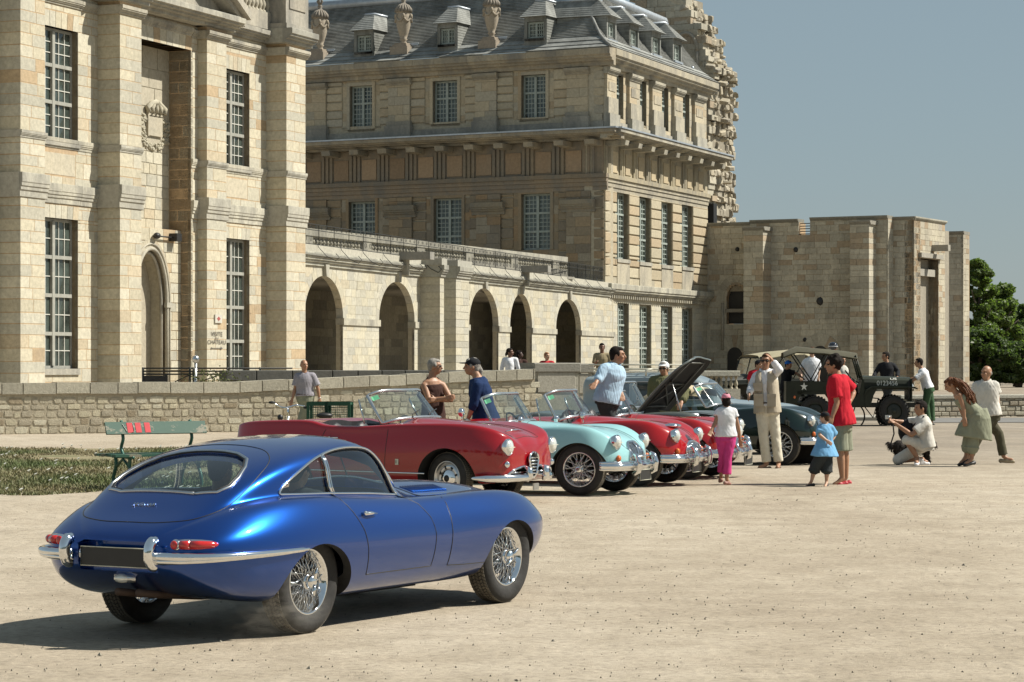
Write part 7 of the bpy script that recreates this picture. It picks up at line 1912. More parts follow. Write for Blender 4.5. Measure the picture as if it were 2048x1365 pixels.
# ---------------- military jeeps
OLIVE = plain('olive_paint', (.020,.024,.014), .5, 0, .25, 3, spec=.3)
OLIVED = plain('dark_olive_paint', (.014,.017,.011), .5, 0, .25, 3)
CANV = plain('olive_canvas', (.075,.07,.045), .95, 0, .15, 3, .4)
CANT = plain('khaki_canvas', (.30,.27,.18), .95, 0, .12, 3, .4)
WHITE = plain('white_stencil', (.70,.70,.64), .7)
def jeep(loc, rz, label, canvas, paintm, marks=True):
 root = empty('military_jeep', (*loc, float(gz(*loc))), rz, local=True); root.scale = (1, 1, 1.12); tag(root, label, 'jeep', 'military jeeps')
 W_ = .72
 side = [(-.72,.52),(-.72,1.02),(.10,1.02),(.62,1.0),(.70,.78),(.80,.66),(1.05,.66),(1.15,.80),(1.20,1.04),(1.25,1.04),(1.25,.45),(.50,.45),(.42,.62),(.30,.76),(.0,.80),(-.30,.76),(-.42,.62),(-.46,.52)]
 for s_ in (-1, 1):
  m = MB(); m.prism(side, s_*(W_-.03), s_*W_, lambda a, b, c: (a, c, b)); m.build('body_side', paintm, root)
  wb_ = MB(); wb_.box((-.46, min(s_*W_, s_*.42), .72), (.46, max(s_*W_, s_*.42), .80)); wb_.build('wheel_box', paintm, root)
  fe = MB(); fe.prism([(1.25,.70),(1.30,.82),(1.45,.90),(2.55,.90),(2.62,.86),(2.62,.84),(2.52,.87),(1.47,.87),(1.33,.80),(1.27,.70)], s_*.42, s_*(W_+.03), lambda a, b, c: (a, c, b)); fe.prism([(1.26,.45),(1.26,.84),(1.60,.87),(1.50,.70),(1.42,.45)], s_*.66, s_*.70, lambda a, b, c: (a, c, b)); fe.build('front_wing', paintm, root)
  hd = MB(); hd.tube([(.25, s_*(W_+.02), .86), (.25, s_*(W_+.05), .88), (.55, s_*(W_+.05), .88), (.55, s_*(W_+.02), .86)], .012, 5); hd.build('grab_handle', paintm, root)
  rf = MB(); rf.ell((-.52, s_*(W_+.01), .66), (.035,.012,.035), 8); rf.build('reflector', ORGL, root)
 fl = MB(); fl.box((-.70,-.69,.50), (1.26,.69,.54)); fl.box((-.74,-.72,.52), (-.70,.72,1.02)); fl.box((1.20,-.69,.54), (1.26,.69,1.06)); fl.build('floor', paintm, root)
 hb = MB(); n = 9; pr = [(-.56,.86),(-.56,1.0),(-.52,1.08),(-.40,1.13),(0,1.155),(.40,1.13),(.52,1.08),(.56,1.0),(.56,.86)]
 V = [(1.24, y, z) for y, z in pr] + [(2.48, y*.86, z-.04) for y, z in pr]; hb.add(V, [(i, i+1, 9+i+1, 9+i) for i in range(8)] + [tuple(range(8, -1, -1)), tuple(range(9, 18))]); hb.build('bonnet', paintm, root)
 gr = MB(); gx = 2.50
 gr.box((gx-.04,-.58,.56), (gx,.58,.66)); gr.box((gx-.04,-.58,1.02), (gx,.58,1.08))
 for y in np.linspace(-.55, .55, 12): gr.box((gx-.03, y-.028, .66), (gx, y+.028, 1.02))
 gr.build('grille', paintm, root)
 rad = MB(); rad.box((gx-.10,-.5,.6), (gx-.06,.5,1.03)); rad.build('radiator', BLACK, root)
 for s_ in (-1, 1): headlamp(root, Vector((gx-.01, s_*.40, .90)), .075)
 bp = MB(); bp.box((2.68,-.66,.46), (2.74,.66,.60)); bp.box((1.2,-.40,.42), (2.70,-.33,.52)); bp.box((1.2,.33,.42), (2.70,.40,.52)); bp.box((-.95,-.40,.42), (1.2,-.33,.50)); bp.box((-.95,.33,.42), (1.2,.40,.50)); bp.build('chassis', OLIVED, root)
 ws = MB(); a, b = Vector((1.22,0,1.05)), Vector((1.05,0,1.60))
 for y in (-.66, 0, .66): ws.tube([a+Vector((0,y,0)), b+Vector((0,y,0))], .022, 6)
 ws.tube([a+Vector((0,-.66,.03)), a+Vector((0,.66,.03))], .022, 6); ws.tube([b+Vector((0,-.66,0)), b+Vector((0,.66,0))], .025, 6); S_ = ws.build('windscreen', paintm, root)
 g = MB(); g.add([a+Vector((0,-.64,.05)), a+Vector((0,.64,.05)), b+Vector((0,.64,0)), b+Vector((0,-.64,0))], [(0,1,2,3)]); g.build('glass', GLASS, S_)
 cp = MB(); V = []; ns = 8
 xs_ = [(-.80,1.66),(-.45,1.78),(.25,1.75),(.80,1.67),(1.10,1.63)]; m_ = 9
 for x, z in xs_:
  for j in range(m_):
   q = j/(m_-1)*2-1; V.append((x, q*.70, z + .035*(1-q*q) - (.10 if abs(q) == 1 else 0) - .02*math.sin(x*5)*(1-abs(q))))
 cp.add(V, [(i*m_+j, i*m_+j+1, (i+1)*m_+j+1, (i+1)*m_+j) for i in range(4) for j in range(m_-1)], None, 0, True)
 cp.tube([(x, -.70, z-.09) for x, z in xs_], .018, 5); cp.tube([(x, .70, z-.09) for x, z in xs_], .018, 5); cp.build('canvas_top', canvas, root)
 bw = MB()
 for s_ in (-1, 1):
  bw.tube([(-.05, s_*.68, 1.0), (-.55, s_*.68, 1.66)], .018, 6); bw.tube([(-.05, s_*.68, 1.0), (-.05, s_*.68, 1.66)], .014, 6) if False else bw.tube([(-.05, s_*.68, 1.0), (.35, s_*.68, 1.66)], .016, 6)
 bw.build('top_bows', OLIVED, root)
 st = MB()
 for y in (-.34, .34): st.box((.45, y-.22, .72), (.85, y+.22, .82)); st.box((.40, y-.22, .80), (.48, y+.22, 1.18))
 st.box((-.55,-.42,.75), (-.2,.42,.86)); st.build('seats', canvas, root)
 sw = MB(); M_ = Matrix.Translation((.98, .36, 1.12)) @ Matrix.Rotation(R(50), 4, 'Y'); sw.tube([M_ @ Vector((.20*math.cos(t), .20*math.sin(t), 0)) for t in np.linspace(0, 6.283, 21)[:-1]], .012, 5, closed=True); sw.tube([M_ @ Vector((0,0,0)), (1.25,.36,.95)], .015, 5); sw.build('steering_wheel', BLACK, root)
 sh = MB(); sh.tube([(.58,-.745,.60),(1.10,-.745,.98)], .016, 5); sh.box((.48,-.76,.50), (.66,-.73,.66)); sh.build('shovel', OLIVED, root)
 if marks:
  mt = lambda x, y, z: Matrix.Translation((x, y, z)) @ Matrix(((1,0,0,0),(0,0,-1,0),(0,1,0,0),(0,0,0,1)))
  t1 = text_obj('0123456', .155, mt(1.86, -.558, .975), WHITE, 'hood_number', root, .004); t1.parent = root
  text_obj('US', .10, Matrix.Translation((2.02, -.50, 1.075)) @ Matrix.Rotation(R(38), 4, 'X') @ Matrix.Diagonal((1.5,1,1,1)), WHITE, 'hood_letters', root, .004)
  star = MB(); cx_, cz_ = -.28, .90; pts = [(cx_ + (.10 if k % 2 == 0 else .040)*math.sin(k*math.pi/5), cz_ + (.10 if k % 2 == 0 else .040)*math.cos(k*math.pi/5)) for k in range(10)]
  star.add([(a, -W_-.004, b) for a, b in pts] + [(cx_, -W_-.004, cz_)], [(k, (k+1) % 10, 10) for k in range(10)]); star.build('star', WHITE, root)
 whl = make_wheel('plain', .365, .17, .21, rimmat=OLIVED); lug = MB()
 for k in range(28):
  a0 = 2*math.pi*k/28
  for s_ in (-1, 1):
   M_ = Matrix.Rotation(-a0, 4, 'Y'); lug.box((.355, min(s_*.02, s_*.095), -.018), (.385, max(s_*.02, s_*.095), .018), M=M_)
 lug.build('tread_lugs', RUBBER, whl)
 put_wheels(root, whl, 2.03, 1.24, .365*1.04/1.12)
 for w_ in KIDS(root):
  if w_.name.startswith('wheel') and not w_.data: w_.scale = (1.04, 1, .93)
 kill(whl); return root
jeep((PX(1632, 65.6), 65.6+.62), R(-3), 'dark olive military jeep with white star and the number 0123456 on its hood', CANV, OLIVE)
jeep((PX(1560, 79), 79.0), R(205), 'olive military jeep with pale khaki canvas roof parked behind the wall', CANT, OLIVED, False)
# ------------------------------------------------------------ people
def cloth(name, col, var=.10, check=False):
 m, p = base_mat(name); N, L = nt(m)
 n = add_noise(m, 9, 4, .6); r = ramp(m, n.outputs[0], [(.3, tuple(c*(1-var) for c in col)), (.7, tuple(min(1, c*(1+var)) for c in col))]); src = r.outputs[0]
 if check:
  for ax in ('X', 'Z'):
   w = N.new('ShaderNodeTexWave'); w.bands_direction = ax; w.inputs['Scale'].default_value = 14; tc = N.new('ShaderNodeTexCoord'); L.new(tc.outputs['Object'], w.inputs[0])
   q = ramp(m, w.outputs[0], [(.55, (1,1,1)), (.75, (.45,.45,.58))]); src = mixc(m, 'MULTIPLY', 1.0, src, q.outputs[0])
 L.new(src, p.inputs['Base Color']); p.inputs['Roughness'].default_value = .9; p.inputs['Specular IOR Level'].default_value = .2
 n2 = add_noise(m, 60, 3, .6); bump(m, p, n2.outputs[0], .15, .004); return m
def skinmat(name, col):
 m, p = base_mat(name); n = add_noise(m, 12, 4, .6); r = ramp(m, n.outputs[0], [(.3, tuple(c*.88 for c in col)), (.7, col)]); m.node_tree.links.new(r.outputs[0], p.inputs['Base Color']); p.inputs['Roughness'].default_value = .5; p.inputs['Subsurface Weight'].default_value = .08; p.inputs['Subsurface Radius'].default_value = (.02,.008,.004); return m
SK = {'fair': skinmat('fair_skin', (.50,.30,.20)), 'tan': skinmat('tanned_skin', (.36,.19,.11)), 'brown': skinmat('brown_skin', (.19,.095,.06)), 'dark': skinmat('dark_skin', (.07,.035,.024))}
HAIR = {'dark': plain('dark_hair', (.014,.010,.008), .8, 0, .4, 30, .5, spec=.15), 'brown': plain('brown_hair', (.06,.03,.015), .8, 0, .4, 30, .5, spec=.15), 'grey': plain('grey_hair', (.26,.24,.21), .6, 0, .3, 30, .5), 'auburn': plain('auburn_hair', (.12,.045,.018), .6, 0, .5, 35, .6, spec=.25), 'ginger': plain('ginger_hair', (.32,.13,.05), .5, 0, .4, 30, .5)}
LIP = plain('lips', (.30,.09,.07), .5); EYE = plain('eye_dark', (.02,.015,.012), .2)
def remesh(mb, name, mat, parent, vox, fold=0.0, smooth=2, seed=0):
 me = mb.mesh('t', mat); o = bpy.data.objects.new('t', me); COL.objects.link(o)
 md = o.modifiers.new('r', 'REMESH'); md.mode = 'VOXEL'; md.voxel_size = vox; md.use_smooth_shade = True
 if smooth: ms = o.modifiers.new('s', 'SMOOTH'); ms.factor = .5; ms.iterations = smooth
 m2 = evalmesh(o); bpy.data.objects.remove(o); bpy.data.meshes.remove(me)
 if fold:
  n = len(m2.vertices); co = np.empty(n*3); m2.vertices.foreach_get('co', co); co = co.reshape(-1, 3); nr = np.empty(n*3); m2.vertices.foreach_get('normal', nr); nr = nr.reshape(-1, 3)
  rg = np.random.RandomState(seed+5); h = np.zeros(n)
  for i in range(9):
   k = rg.normal(size=3)*np.array([28, 28, 15])*rg.uniform(.5, 1.4); ph = rg.uniform(0, 6.28); w = .7*np.sin(co @ (k*.35) + rg.uniform(0, 6))
   h += np.abs(np.sin(co @ k + ph + 1.5*w))**.7 * rg.uniform(.3, 1)
  h = (h/9 - .33)*2; co += nr*(h*fold)[:, None]; m2.vertices.foreach_set('co', co.ravel()); m2.update()
 m2.name = name; m2.materials.clear(); m2.materials.append(mat); m2.polygons.foreach_set('use_smooth', [True]*len(m2.polygons))
 ob = bpy.data.objects.new(name, m2); COL.objects.link(ob); adopt(ob, parent); return ob
def cap_tube(mb, pts, rs, n=12):
 """tapered limb with rounded ends"""
 mb.tube(pts, rs, n)
 for p, r in zip(pts, rs): mb.ell(p, (r, r, r), n)
def sects(mb, cs, rad, side, n=20):
 rings = []
 for i, (c, (a, b)) in enumerate(zip(cs, rad)):
  d = (cs[min(i+1, len(cs)-1)] - cs[max(i-1, 0)]).normalized(); s_ = (side - d*side.dot(d)).normalized(); f = d.cross(s_)
  rings.append([c + s_*a*math.cos(t) + f*b*math.sin(t) for t in np.linspace(0, 2*math.pi, n+1)[:-1]])
 vs = [v for r in rings for v in r]; m = len(rings); fs = [(i*n+k, i*n+(k+1) % n, (i+1)*n+(k+1) % n, (i+1)*n+k) for i in range(m-1) for k in range(n)] + [tuple(range(n-1, -1, -1)), tuple((m-1)*n+k for k in range(n))]
 mb.add(vs, fs)
def hand(mb, w, e, k, up, curl=.5, scale=1.0):
 """w wrist, e elbow: the hand runs on from the forearm; up: back-of-hand direction"""
 d = (w-e).normalized(); up = (up - d*up.dot(d)).normalized(); s_ = d.cross(up); k = k*scale
 mb.ell(w + d*.045*k, (.040*k, .040*k, .040*k), 8) if False else None
 pts = [w, w + d*.04*k, w + d*.085*k]
 for q in (-.022, 0, .022): cap_tube(mb, [w + s_*q*k*.6, w + d*.045*k + s_*q*k, w + d*.082*k + s_*q*k*1.15], [.018*k, .019*k, .015*k], 8)
 for i, (q, L_) in enumerate(((-.031, .058), (-.011, .072), (.010, .075), (.031, .066))):
  b = w + d*.088*k + s_*q*1.12*k; c1 = curl*.5; p1 = b + (d*math.cos(c1) - up*math.sin(c1))*L_*.5*k; c2 = curl*1.5; p2 = p1 + (d*math.cos(c2) - up*math.sin(c2))*L_*.33*k; c3 = curl*2.1; p3 = p2 + (d*math.cos(c3) - up*math.sin(c3))*L_*.25*k
  cap_tube(mb, [b, p1, p2, p3], [.0095*k, .009*k, .008*k, .007*k], 7)
 t0 = w + d*.025*k + s_*.030*k; t1 = t0 + (d*.6 + s_*.8 - up*.2).normalized()*.04*k; t2 = t1 + (d*.9 + s_*.35 - up*.3).normalized()*.032*k
 cap_tube(mb, [t0, t1, t2], [.014*k, .011*k, .009*k], 7)
UPV = Vector((0, 0, 1))
def person(label, Y, J, face, H=1.75, sk='fair', body=None, hair=None, top=None, bottom=None, shoes=None, extras=(), vox=.0095, group=None, curl=.6, tilt=0.0, build=1.0, parent_cat='person', foot_z=None):
 """J: joints in photograph pixels at depth Y (third value: metres nearer(-)/farther(+))"""
 k = H/1.75
 def jp(n):
  v = J[n]; dy = v[2] if len(v) > 2 else 0; return W(v[0], v[1], Y+dy)
 P = {n: jp(n) for n in J}
 base = Vector((P['pv'].x, P['pv'].y, 0)); base.z = float(gz(base.x, base.y)) if foot_z is None else foot_z
 root = empty('person', base); tag(root, label, 'person', group)
 f = Vector((face[0], face[1], 0)).normalized(); side = Vector((f.y, -f.x, 0)) ; bf = Vector((*(body or face), 0)).normalized(); bs = Vector((bf.y, -bf.x, 0))
 hd, nk, pv = P['hd'], P['nk'], P['pv']; b_ = build*k
 mb = MB(); fh = (f + UPV*tilt).normalized(); uh = (hd-nk).normalized(); uh = (uh*.4 + UPV*.6).normalized(); uh = (uh - fh*uh.dot(fh)).normalized(); M_ = Matrix((side, fh, uh)).transposed().to_4x4()
 at = lambda x, y, z: hd + M_ @ (Vector((x, y, z))*k)
 mb.ell(at(0, -.010, .020), (.076*k, .096*k, .098*k), 18, M=M_); mb.ell(at(0, .022, -.045), (.058*k, .068*k, .072*k), 14, M=M_); mb.ell(at(0, .055, -.080), (.030*k, .030*k, .024*k), 10, M=M_)
 cap_tube(mb, [at(0, .086, .018), at(0, .104, -.012), at(0, .110, -.026)], [.010*k, .013*k, .014*k], 8); mb.ell(at(0, .076, .036), (.055*k, .022*k, .012*k), 10, M=M_)
 mb.ell(at(0, .083, -.055), (.026*k, .014*k, .012*k), 8, M=M_)
 for s_ in (-1, 1): mb.ell(at(s_*.076, -.008, -.008), (.012*k, .022*k, .032*k), 8, M=M_); mb.ell(at(s_*.036, .070, -.022), (.022*k, .022*k, .020*k), 8, M=M_)
 cap_tube(mb, [nk - (hd-nk)*.25, lerp(nk, hd, .25), at(0, -.015, -.04)], [.062*b_, .056*b_, .055*b_], 12)
 mid = lerp(pv, nk, .33); ch = lerp(pv, nk, .68); sh = lerp(pv, nk, .90)
 cs = [pv - (nk-pv)*.10, pv + (nk-pv)*.04, mid, ch, sh, nk]; rad = [(.13*b_, .095*b_), (.162*b_, .115*b_), (.142*b_, .100*b_), (.160*b_, .115*b_), (.150*b_, .085*b_), (.055*b_, .05*b_)]
 sects(mb, cs, rad, bs)
 arms = []
 for q in ('l', 'r'):
  if 's'+q not in P: continue
  s_, e, w = P['s'+q], P['e'+q], P['w'+q]; mb.tube([lerp(ch, nk, .55), s_], [.07*b_, .052*b_], 10)
  cap_tube(mb, [s_, lerp(s_, e, .35), e], [.052*b_, .049*b_, .038*b_]); cap_tube(mb, [e, lerp(e, w, .3), w], [.038*b_, .040*b_, .026*b_]); hand(mb, w, e, k, Vector(J.get('up'+q, (0, -.3, 1))), curl)
  arms.append((s_, e, w))
 legs = []
 for q in ('l', 'r'):
  if 'k'+q not in P: continue
  h = P['h'+q] if 'h'+q in P else pv + bs*(.085*k if q == 'r' else -.085*k) - UPV*.02
  kn, an, to = P['k'+q], P['a'+q], P['t'+q]
  cap_tube(mb, [h, lerp(h, kn, .4), kn], [.085*b_, .078*b_, .054*b_]); cap_tube(mb, [kn, lerp(kn, an, .3), an], [.052*b_, .055*b_, .034*b_]); fd = (to-an); cap_tube(mb, [an, lerp(an, to, .5)-UPV*.02, to], [.036*k, .036*k, .028*k], 8)
  legs.append((h, kn, an, to))
 remesh(mb, 'body', SK[sk], root, vox, 0, 2)
 ft = MB()
 for s_ in (-1, 1): ft.ell(at(s_*.031, .082, .012), (.012*k, .008*k, .006*k), 8, M=M_)
 ft.build('eyes', EYE, root); mo = MB(); mo.ell(at(0, .094, -.056), (.024*k, .008*k, .006*k), 8, M=M_); mo.build('mouth', LIP, root)
 if hair:
  col, style = hair; hb = MB()
  if style in ('short', 'curly', 'bob', 'long', 'pony'):
   sc_ = 1.10 if style == 'curly' else 1.0
   hb.ell(at(0, -.028, .034), (.083*k*sc_, .092*k*sc_, .098*k*sc_), 16, M=M_); hb.ell(at(0, .025, .085), (.060*k, .055*k, .035*k), 12, M=M_); hb.ell(at(0, -.060, -.02), (.066*k, .05*k, .065*k), 12, M=M_)
   for s_ in (-1, 1): hb.ell(at(s_*.070, .012, .022), (.014*k, .028*k, .040*k), 8, M=M_)
  if style == 'bald': 
   hb.ell(at(0, -.072, -.012), (.066*k, .034*k, .04*k), 12, M=M_)
   for s_ in (-1, 1): hb.ell(at(s_*.070, -.030, .0), (.014*k, .035*k, .028*k), 8, M=M_)
  if style == 'bob': hb.ell(at(0, -.05, -.05), (.088*k, .062*k, .08*k), 14, M=M_)
  if style == 'pony': cap_tube(hb, [at(0, -.10, .0), at(0, -.125, -.05), at(0, -.12, -.12)], [.03*k, .032*k, .018*k], 8)
  if style == 'curly':
   rr = random.Random(3)
   for i in range(46):
    a, b = rr.uniform(0, 6.28), rr.uniform(-.5, 1.5); v = Vector((math.cos(a)*math.cos(b)*.088, math.sin(a)*math.cos(b)*.098-.028, math.sin(b)*.105+.034))
    if v.y > .06 and v.z < .06: continue
    hb.ell(at(*v), (.024*k,)*3, 7)
  if style == 'long':
   rr = random.Random(5); target = Vector(J_hair(J, Y)) if 'hair' in J else nk
   for i in range(70):
    a = rr.uniform(-1, 1); st = at(a*.07, -.07 + rr.uniform(-.03,.03), rr.uniform(-.03,.09)); en = target + Vector((rr.uniform(-.07,.07), rr.uniform(-.06,.06), rr.uniform(-.09,.09))); m1 = lerp(st, en, .45) + Vector((rr.uniform(-.03,.03), rr.uniform(-.05,.05), .06+rr.uniform(-.02,.03)))
    pts = smooth_pts([st, m1, en], 5); pts = [p + Vector((0, math.sin(j*1.7+i)*.010, math.cos(j*1.9+i)*.010)) for j, p in enumerate(pts)]; hb.tube(pts, [.016*k]*(len(pts)-1) + [.006*k], 6)
  if style in ('long',): hb.build('hair', HAIR[col], root)
  else: remesh(hb, 'hair', HAIR[col], root, vox*1.1, .004, 1)
 def torso(mb, lo, hi, g, flare=0.0):
  n = 9; A = []; Rr = []
  for i in range(n):
   t = lerp(lo, hi, i/(n-1)); c = pv + (nk-pv)*t; a = np.interp(t, [-.3, 0, .33, .68, .86, 1.0], [.165, .172, .155, .178, .165, .080]); b = np.interp(t, [-.3, 0, .33, .68, .86, 1.0], [.118, .125, .115, .128, .100, .068])
   ex = flare*max(0, (.4-t)); A.append(c); Rr.append((float(a)*b_ + g + ex, float(b)*b_ + g + ex))
  sects(mb, A, Rr, bs, 24)
 if top:
  m_ = MB(); g = top.get('gap', .012); torso(m_, top.get('lo', -.12), top.get('hi', .97), g, top.get('flare', .04)); sl = top.get('sleeve', .6)
  if top.get('straps'):
   m_ = MB(); torso(m_, top.get('lo', -.12), .80, g, .02)
   for (s_, e, w) in arms: c_ = lerp(nk, s_, .55); m_.tube([c_ + bf*.0 - UPV*.20*k + bf*.11*k, c_ + UPV*.045*k, c_ - UPV*.20*k - bf*.11*k], [.03, .026, .03], 8)
  elif sl > 0:
   for (s_, e, w) in arms:
    m_.tube([lerp(ch, nk, .6), s_], [.085*b_, .066*b_+g*.5], 12)
    if sl <= 1: cap_tube(m_, [s_, lerp(s_, e, sl*.5)], [.062*b_+g*.4, .060*b_+g*.6], 12); m_.tube([lerp(s_, e, sl*.5), lerp(s_, e, sl)], [.060*b_+g*.6, .062*b_+g], 12)
    else: cap_tube(m_, [s_, lerp(s_, e, .5), e, lerp(e, w, sl-1)], [.062*b_+g*.4, .058*b_+g*.5, .050*b_+g*.6, .040*b_+g*.7], 12)
  if top.get('skirt'):
   sk_ = top['skirt']; cs = [pv + UPV*.05, *[W(a, b, Y) for a, b in sk_['pts']]]; sects(m_, cs, sk_['rad'], bs, 28)
  remesh(m_, top.get('name', 'shirt'), top['mat'], root, vox, top.get('fold', .009)*1.7, 2, seed=len(label))
  if top.get('collar'):
   c = MB(); pts = [nk + (bs*math.cos(a) + bf*math.sin(a))*.072*b_ + UPV*(.012*k - .03*k*max(0, math.sin(a))) for a in np.linspace(math.pi*.62, math.pi*2.38, 14)]; c.tube(pts, .016*k, 8); c.build('collar', top['mat'], root)
 if bottom:
  m_ = MB(); g = bottom.get('gap', .014); torso(m_, -.22, bottom.get('hi', .10), g*.6); L_ = bottom.get('len', 1.9)
  for (h, kn, an, to) in legs:
   if L_ <= 1: cap_tube(m_, [h, lerp(h, kn, L_*.5)], [.092*b_+g, .085*b_+g], 14); m_.tube([lerp(h, kn, L_*.5), lerp(h, kn, L_)], [.085*b_+g, .084*b_+g*1.3], 14)
   elif L_ < 1.35: cap_tube(m_, [h, lerp(h, kn, .5), kn], [.092*b_+g, .080*b_+g, .068*b_+g], 14); m_.tube([kn, lerp(kn, an, L_-1)], [.068*b_+g, .072*b_+g*1.2], 14)
   else: cap_tube(m_, [h, lerp(h, kn, .4), kn, lerp(kn, an, .5)], [.092*b_+g, .084*b_+g*.8, .063*b_+g*.7, .056*b_+g*.9], 14); m_.tube([lerp(kn, an, .5), lerp(kn, an, L_-1)], [.056*b_+g*.9, .052*b_+g*1.3], 14)
  remesh(m_, bottom.get('name', 'trousers'), bottom['mat'], root, vox, bottom.get('fold', .009)*1.7, 2, seed=3+len(label))
  if bottom.get('belt'):
   bl = MB(); c = pv + (nk-pv)*.09; bl.tube([c + (bs*math.cos(a)*(.168*b_+g) + bf*math.sin(a)*(.124*b_+g)) for a in np.linspace(0, 2*math.pi, 25)[:-1]], .017*k, 8, closed=True); bl.build('belt', bottom['belt'], root)
 if shoes:
  for (h, kn, an, to) in legs:
   s_ = MB(); d = (to-an); d.z = 0; dl = d.length; d = d.normalized() if dl > 1e-4 else bf; c = Vector((an.x, an.y, min(an.z, to.z)))
   tz = Vector((0, 0, to.z-.018*k)); fz = to.z - .030*k
   hz = an.z - .075*k
   a0 = Vector((an.x, an.y, hz)) - d*.045*k; a2 = Vector((to.x, to.y, fz)) + d*.02*k; a1 = lerp(a0, a2, .5)
   s_.tube([a0, a1, a2], [.038*k, .042*k, .036*k], 12, flat=.8); s_.ell(a0, (.040*k,)*3, 10); s_.ell(a2, (.038*k, .038*k, .03*k), 10); s_.ell(a1 + UPV*.015*k, (.05*k, .045*k, .036*k), 10)
   if shoes.get('high'): s_.tube([a0 + UPV*.02, Vector((an.x, an.y, an.z))], [.042*k, .044*k], 10)
   remesh(s_, shoes.get('name', 'shoe'), shoes['mat'], root, vox, 0, 2)
 ctx = dict(at=at, k=k, M=M_, root=root, P=P, arms=arms, legs=legs, nk=nk, pv=pv, bs=bs, bf=bf, hd=hd, side=side, f=f, b=b_, torso=torso, ch=ch)
 for fn in extras: fn(ctx)
 return root
def J_hair(J, Y): v = J['hair']; return W(v[0], v[1], Y + (v[2] if len(v) > 2 else 0))
def glasses(c, mat=EYE, big=True):
 m = MB(); k = c['k']
 for s_ in (-1, 1): m.ell(c['at'](s_*.034, .094, .008), (.028*k, .008*k, (.019 if big else .014)*k), 10, M=c['M']); m.tube([c['at'](s_*.062, .088, .012), c['at'](s_*.082, -.005, .010)], .004*k, 5)
 m.tube([c['at'](-.02, .10, .012), c['at'](.02, .10, .012)], .004*k, 5); m.build('glasses', mat, c['root'])
def cap(mat, brim=True, back=0.0):
 def fn(c):
  m = MB(); k = c['k']; vs = []
  m.ell(c['at'](0, -.018, .048), (.088*k, .104*k, .082*k), 18, M=c['M'])
  if brim: m.ell(c['at'](0, .110, .052), (.068*k, .066*k, .010*k), 14, M=c['M'])
  h = remesh(m, 'cap', mat, c['root'], .008, 0, 1); b = MB(); b.ell(c['at'](0, -.018, .132), (.010*k,)*3, 6); b.build('cap_button', mat, h)
 return fn
def vest(mat):
 def fn(c):
  m = MB(); b_ = c['b']; pv, nk = c['pv'], c['nk']; n = 9
  for s_ in (-1, 1):
   A = []; Rr = []
   for i in range(n):
    t = lerp(-.18, .96, i/(n-1)); o = c['bs']*s_*(.088*b_ if t < .9 else .07*b_); A.append(pv + (nk-pv)*t + o); a = np.interp(t, [-.2, 0, .33, .7, .9, 1], [.125, .120, .105, .105, .075, .035]); d = np.interp(t, [-.2, 0, .33, .7, .9, 1], [.175, .172, .160, .160, .125, .09]); Rr.append((float(a)*b_, float(d)*b_))
   sects(m, A, Rr, c['bs'], 20)
  v = remesh(m, 'vest', mat, c['root'], .010, .012, 2, 8)
  for s_, t in ((1, .16), (1, .52), (-1, .16)):
   p = pv + (nk-pv)*t + c['bs']*s_*.10*b_ + c['bf']*.165*b_; q = MB(); M_ = Matrix((c['bs'], c['bf'], UPV)).transposed().to_4x4(); h = .095 if t < .3 else .06
   q.box((-.07, -.012, -h), (.07, .028, h), M=Matrix.Translation(p) @ M_); q.box((-.074, .0, h-.035), (.074, .036, h+.012), M=Matrix.Translation(p) @ M_); q.build('pocket', mat, v)
 return fn
C5 = lambda x, y, *d: (1400 + x/3.16, 670 + y/3.16, *d)
C4 = lambda x, y, *d: (980 + x/3.793, 680 + y/3.793, *d)
C3 = lambda x, y, *d: (460 + x/3.103, 680 + y/3.103, *d)
CP = lambda x, y, *d: (1760 + x/8.53, 780 + y/8.53, *d)
CB = lambda x, y, *d: (1870 + x/6.5, 730 + y/6.5, *d)
WHITEC = cloth('white_cotton', (.66,.67,.69)); OFFW = cloth('offwhite_cotton', (.56,.54,.49)); BEIGE = cloth('beige_cotton', (.40,.35,.27)); CREAMC = cloth('cream_cotton', (.58,.54,.44)); PALEBL = cloth('light_blue_cotton', (.36,.50,.62)); NAVY = cloth('deep_blue_denim', (.011,.028,.085)); REDC = cloth('red_cotton', (.42,.012,.025)); PINK = cloth('pink_cotton', (.52,.05,.20)); SKYB = cloth('sky_blue_cotton', (.16,.36,.58)); BLACKC = cloth('black_cotton', (.016,.017,.020)); OLIVEC = cloth('olive_cotton', (.12,.12,.06)); KHAKI = cloth('khaki_cotton', (.28,.23,.14)); SAGE = cloth('sage_linen', (.24,.25,.18)); GREENT = cloth('green_trouser', (.045,.09,.045)); GREYC = cloth('grey_green_cotton', (.22,.23,.17)); CHECK = cloth('checked_cotton', (.45,.43,.42), .1, True); DKBR = cloth('dark_brown_cotton', (.05,.025,.02)); OLTR = cloth('dark_olive_trouser', (.075,.07,.045)); CHARC = cloth('charcoal_cotton', (.035,.04,.042)); PINKCAP = cloth('pink_cap_cloth', (.62,.25,.32)); BLUECAP = cloth('blue_cap_cloth', (.02,.14,.55))
BROWNSH = plain('brown_shoe', (.10,.055,.03), .5); WHITESH = plain('white_shoe', (.62,.62,.64), .5); REDSH = plain('red_shoe', (.40,.02,.03), .5); BLKSH = plain('black_shoe', (.02,.02,.02), .5); TANSH = plain('tan_shoe', (.30,.25,.17), .6); SANDAL = plain('sandal', (.30,.15,.12), .6); BELT = plain('leather_belt', (.06,.025,.015), .45)
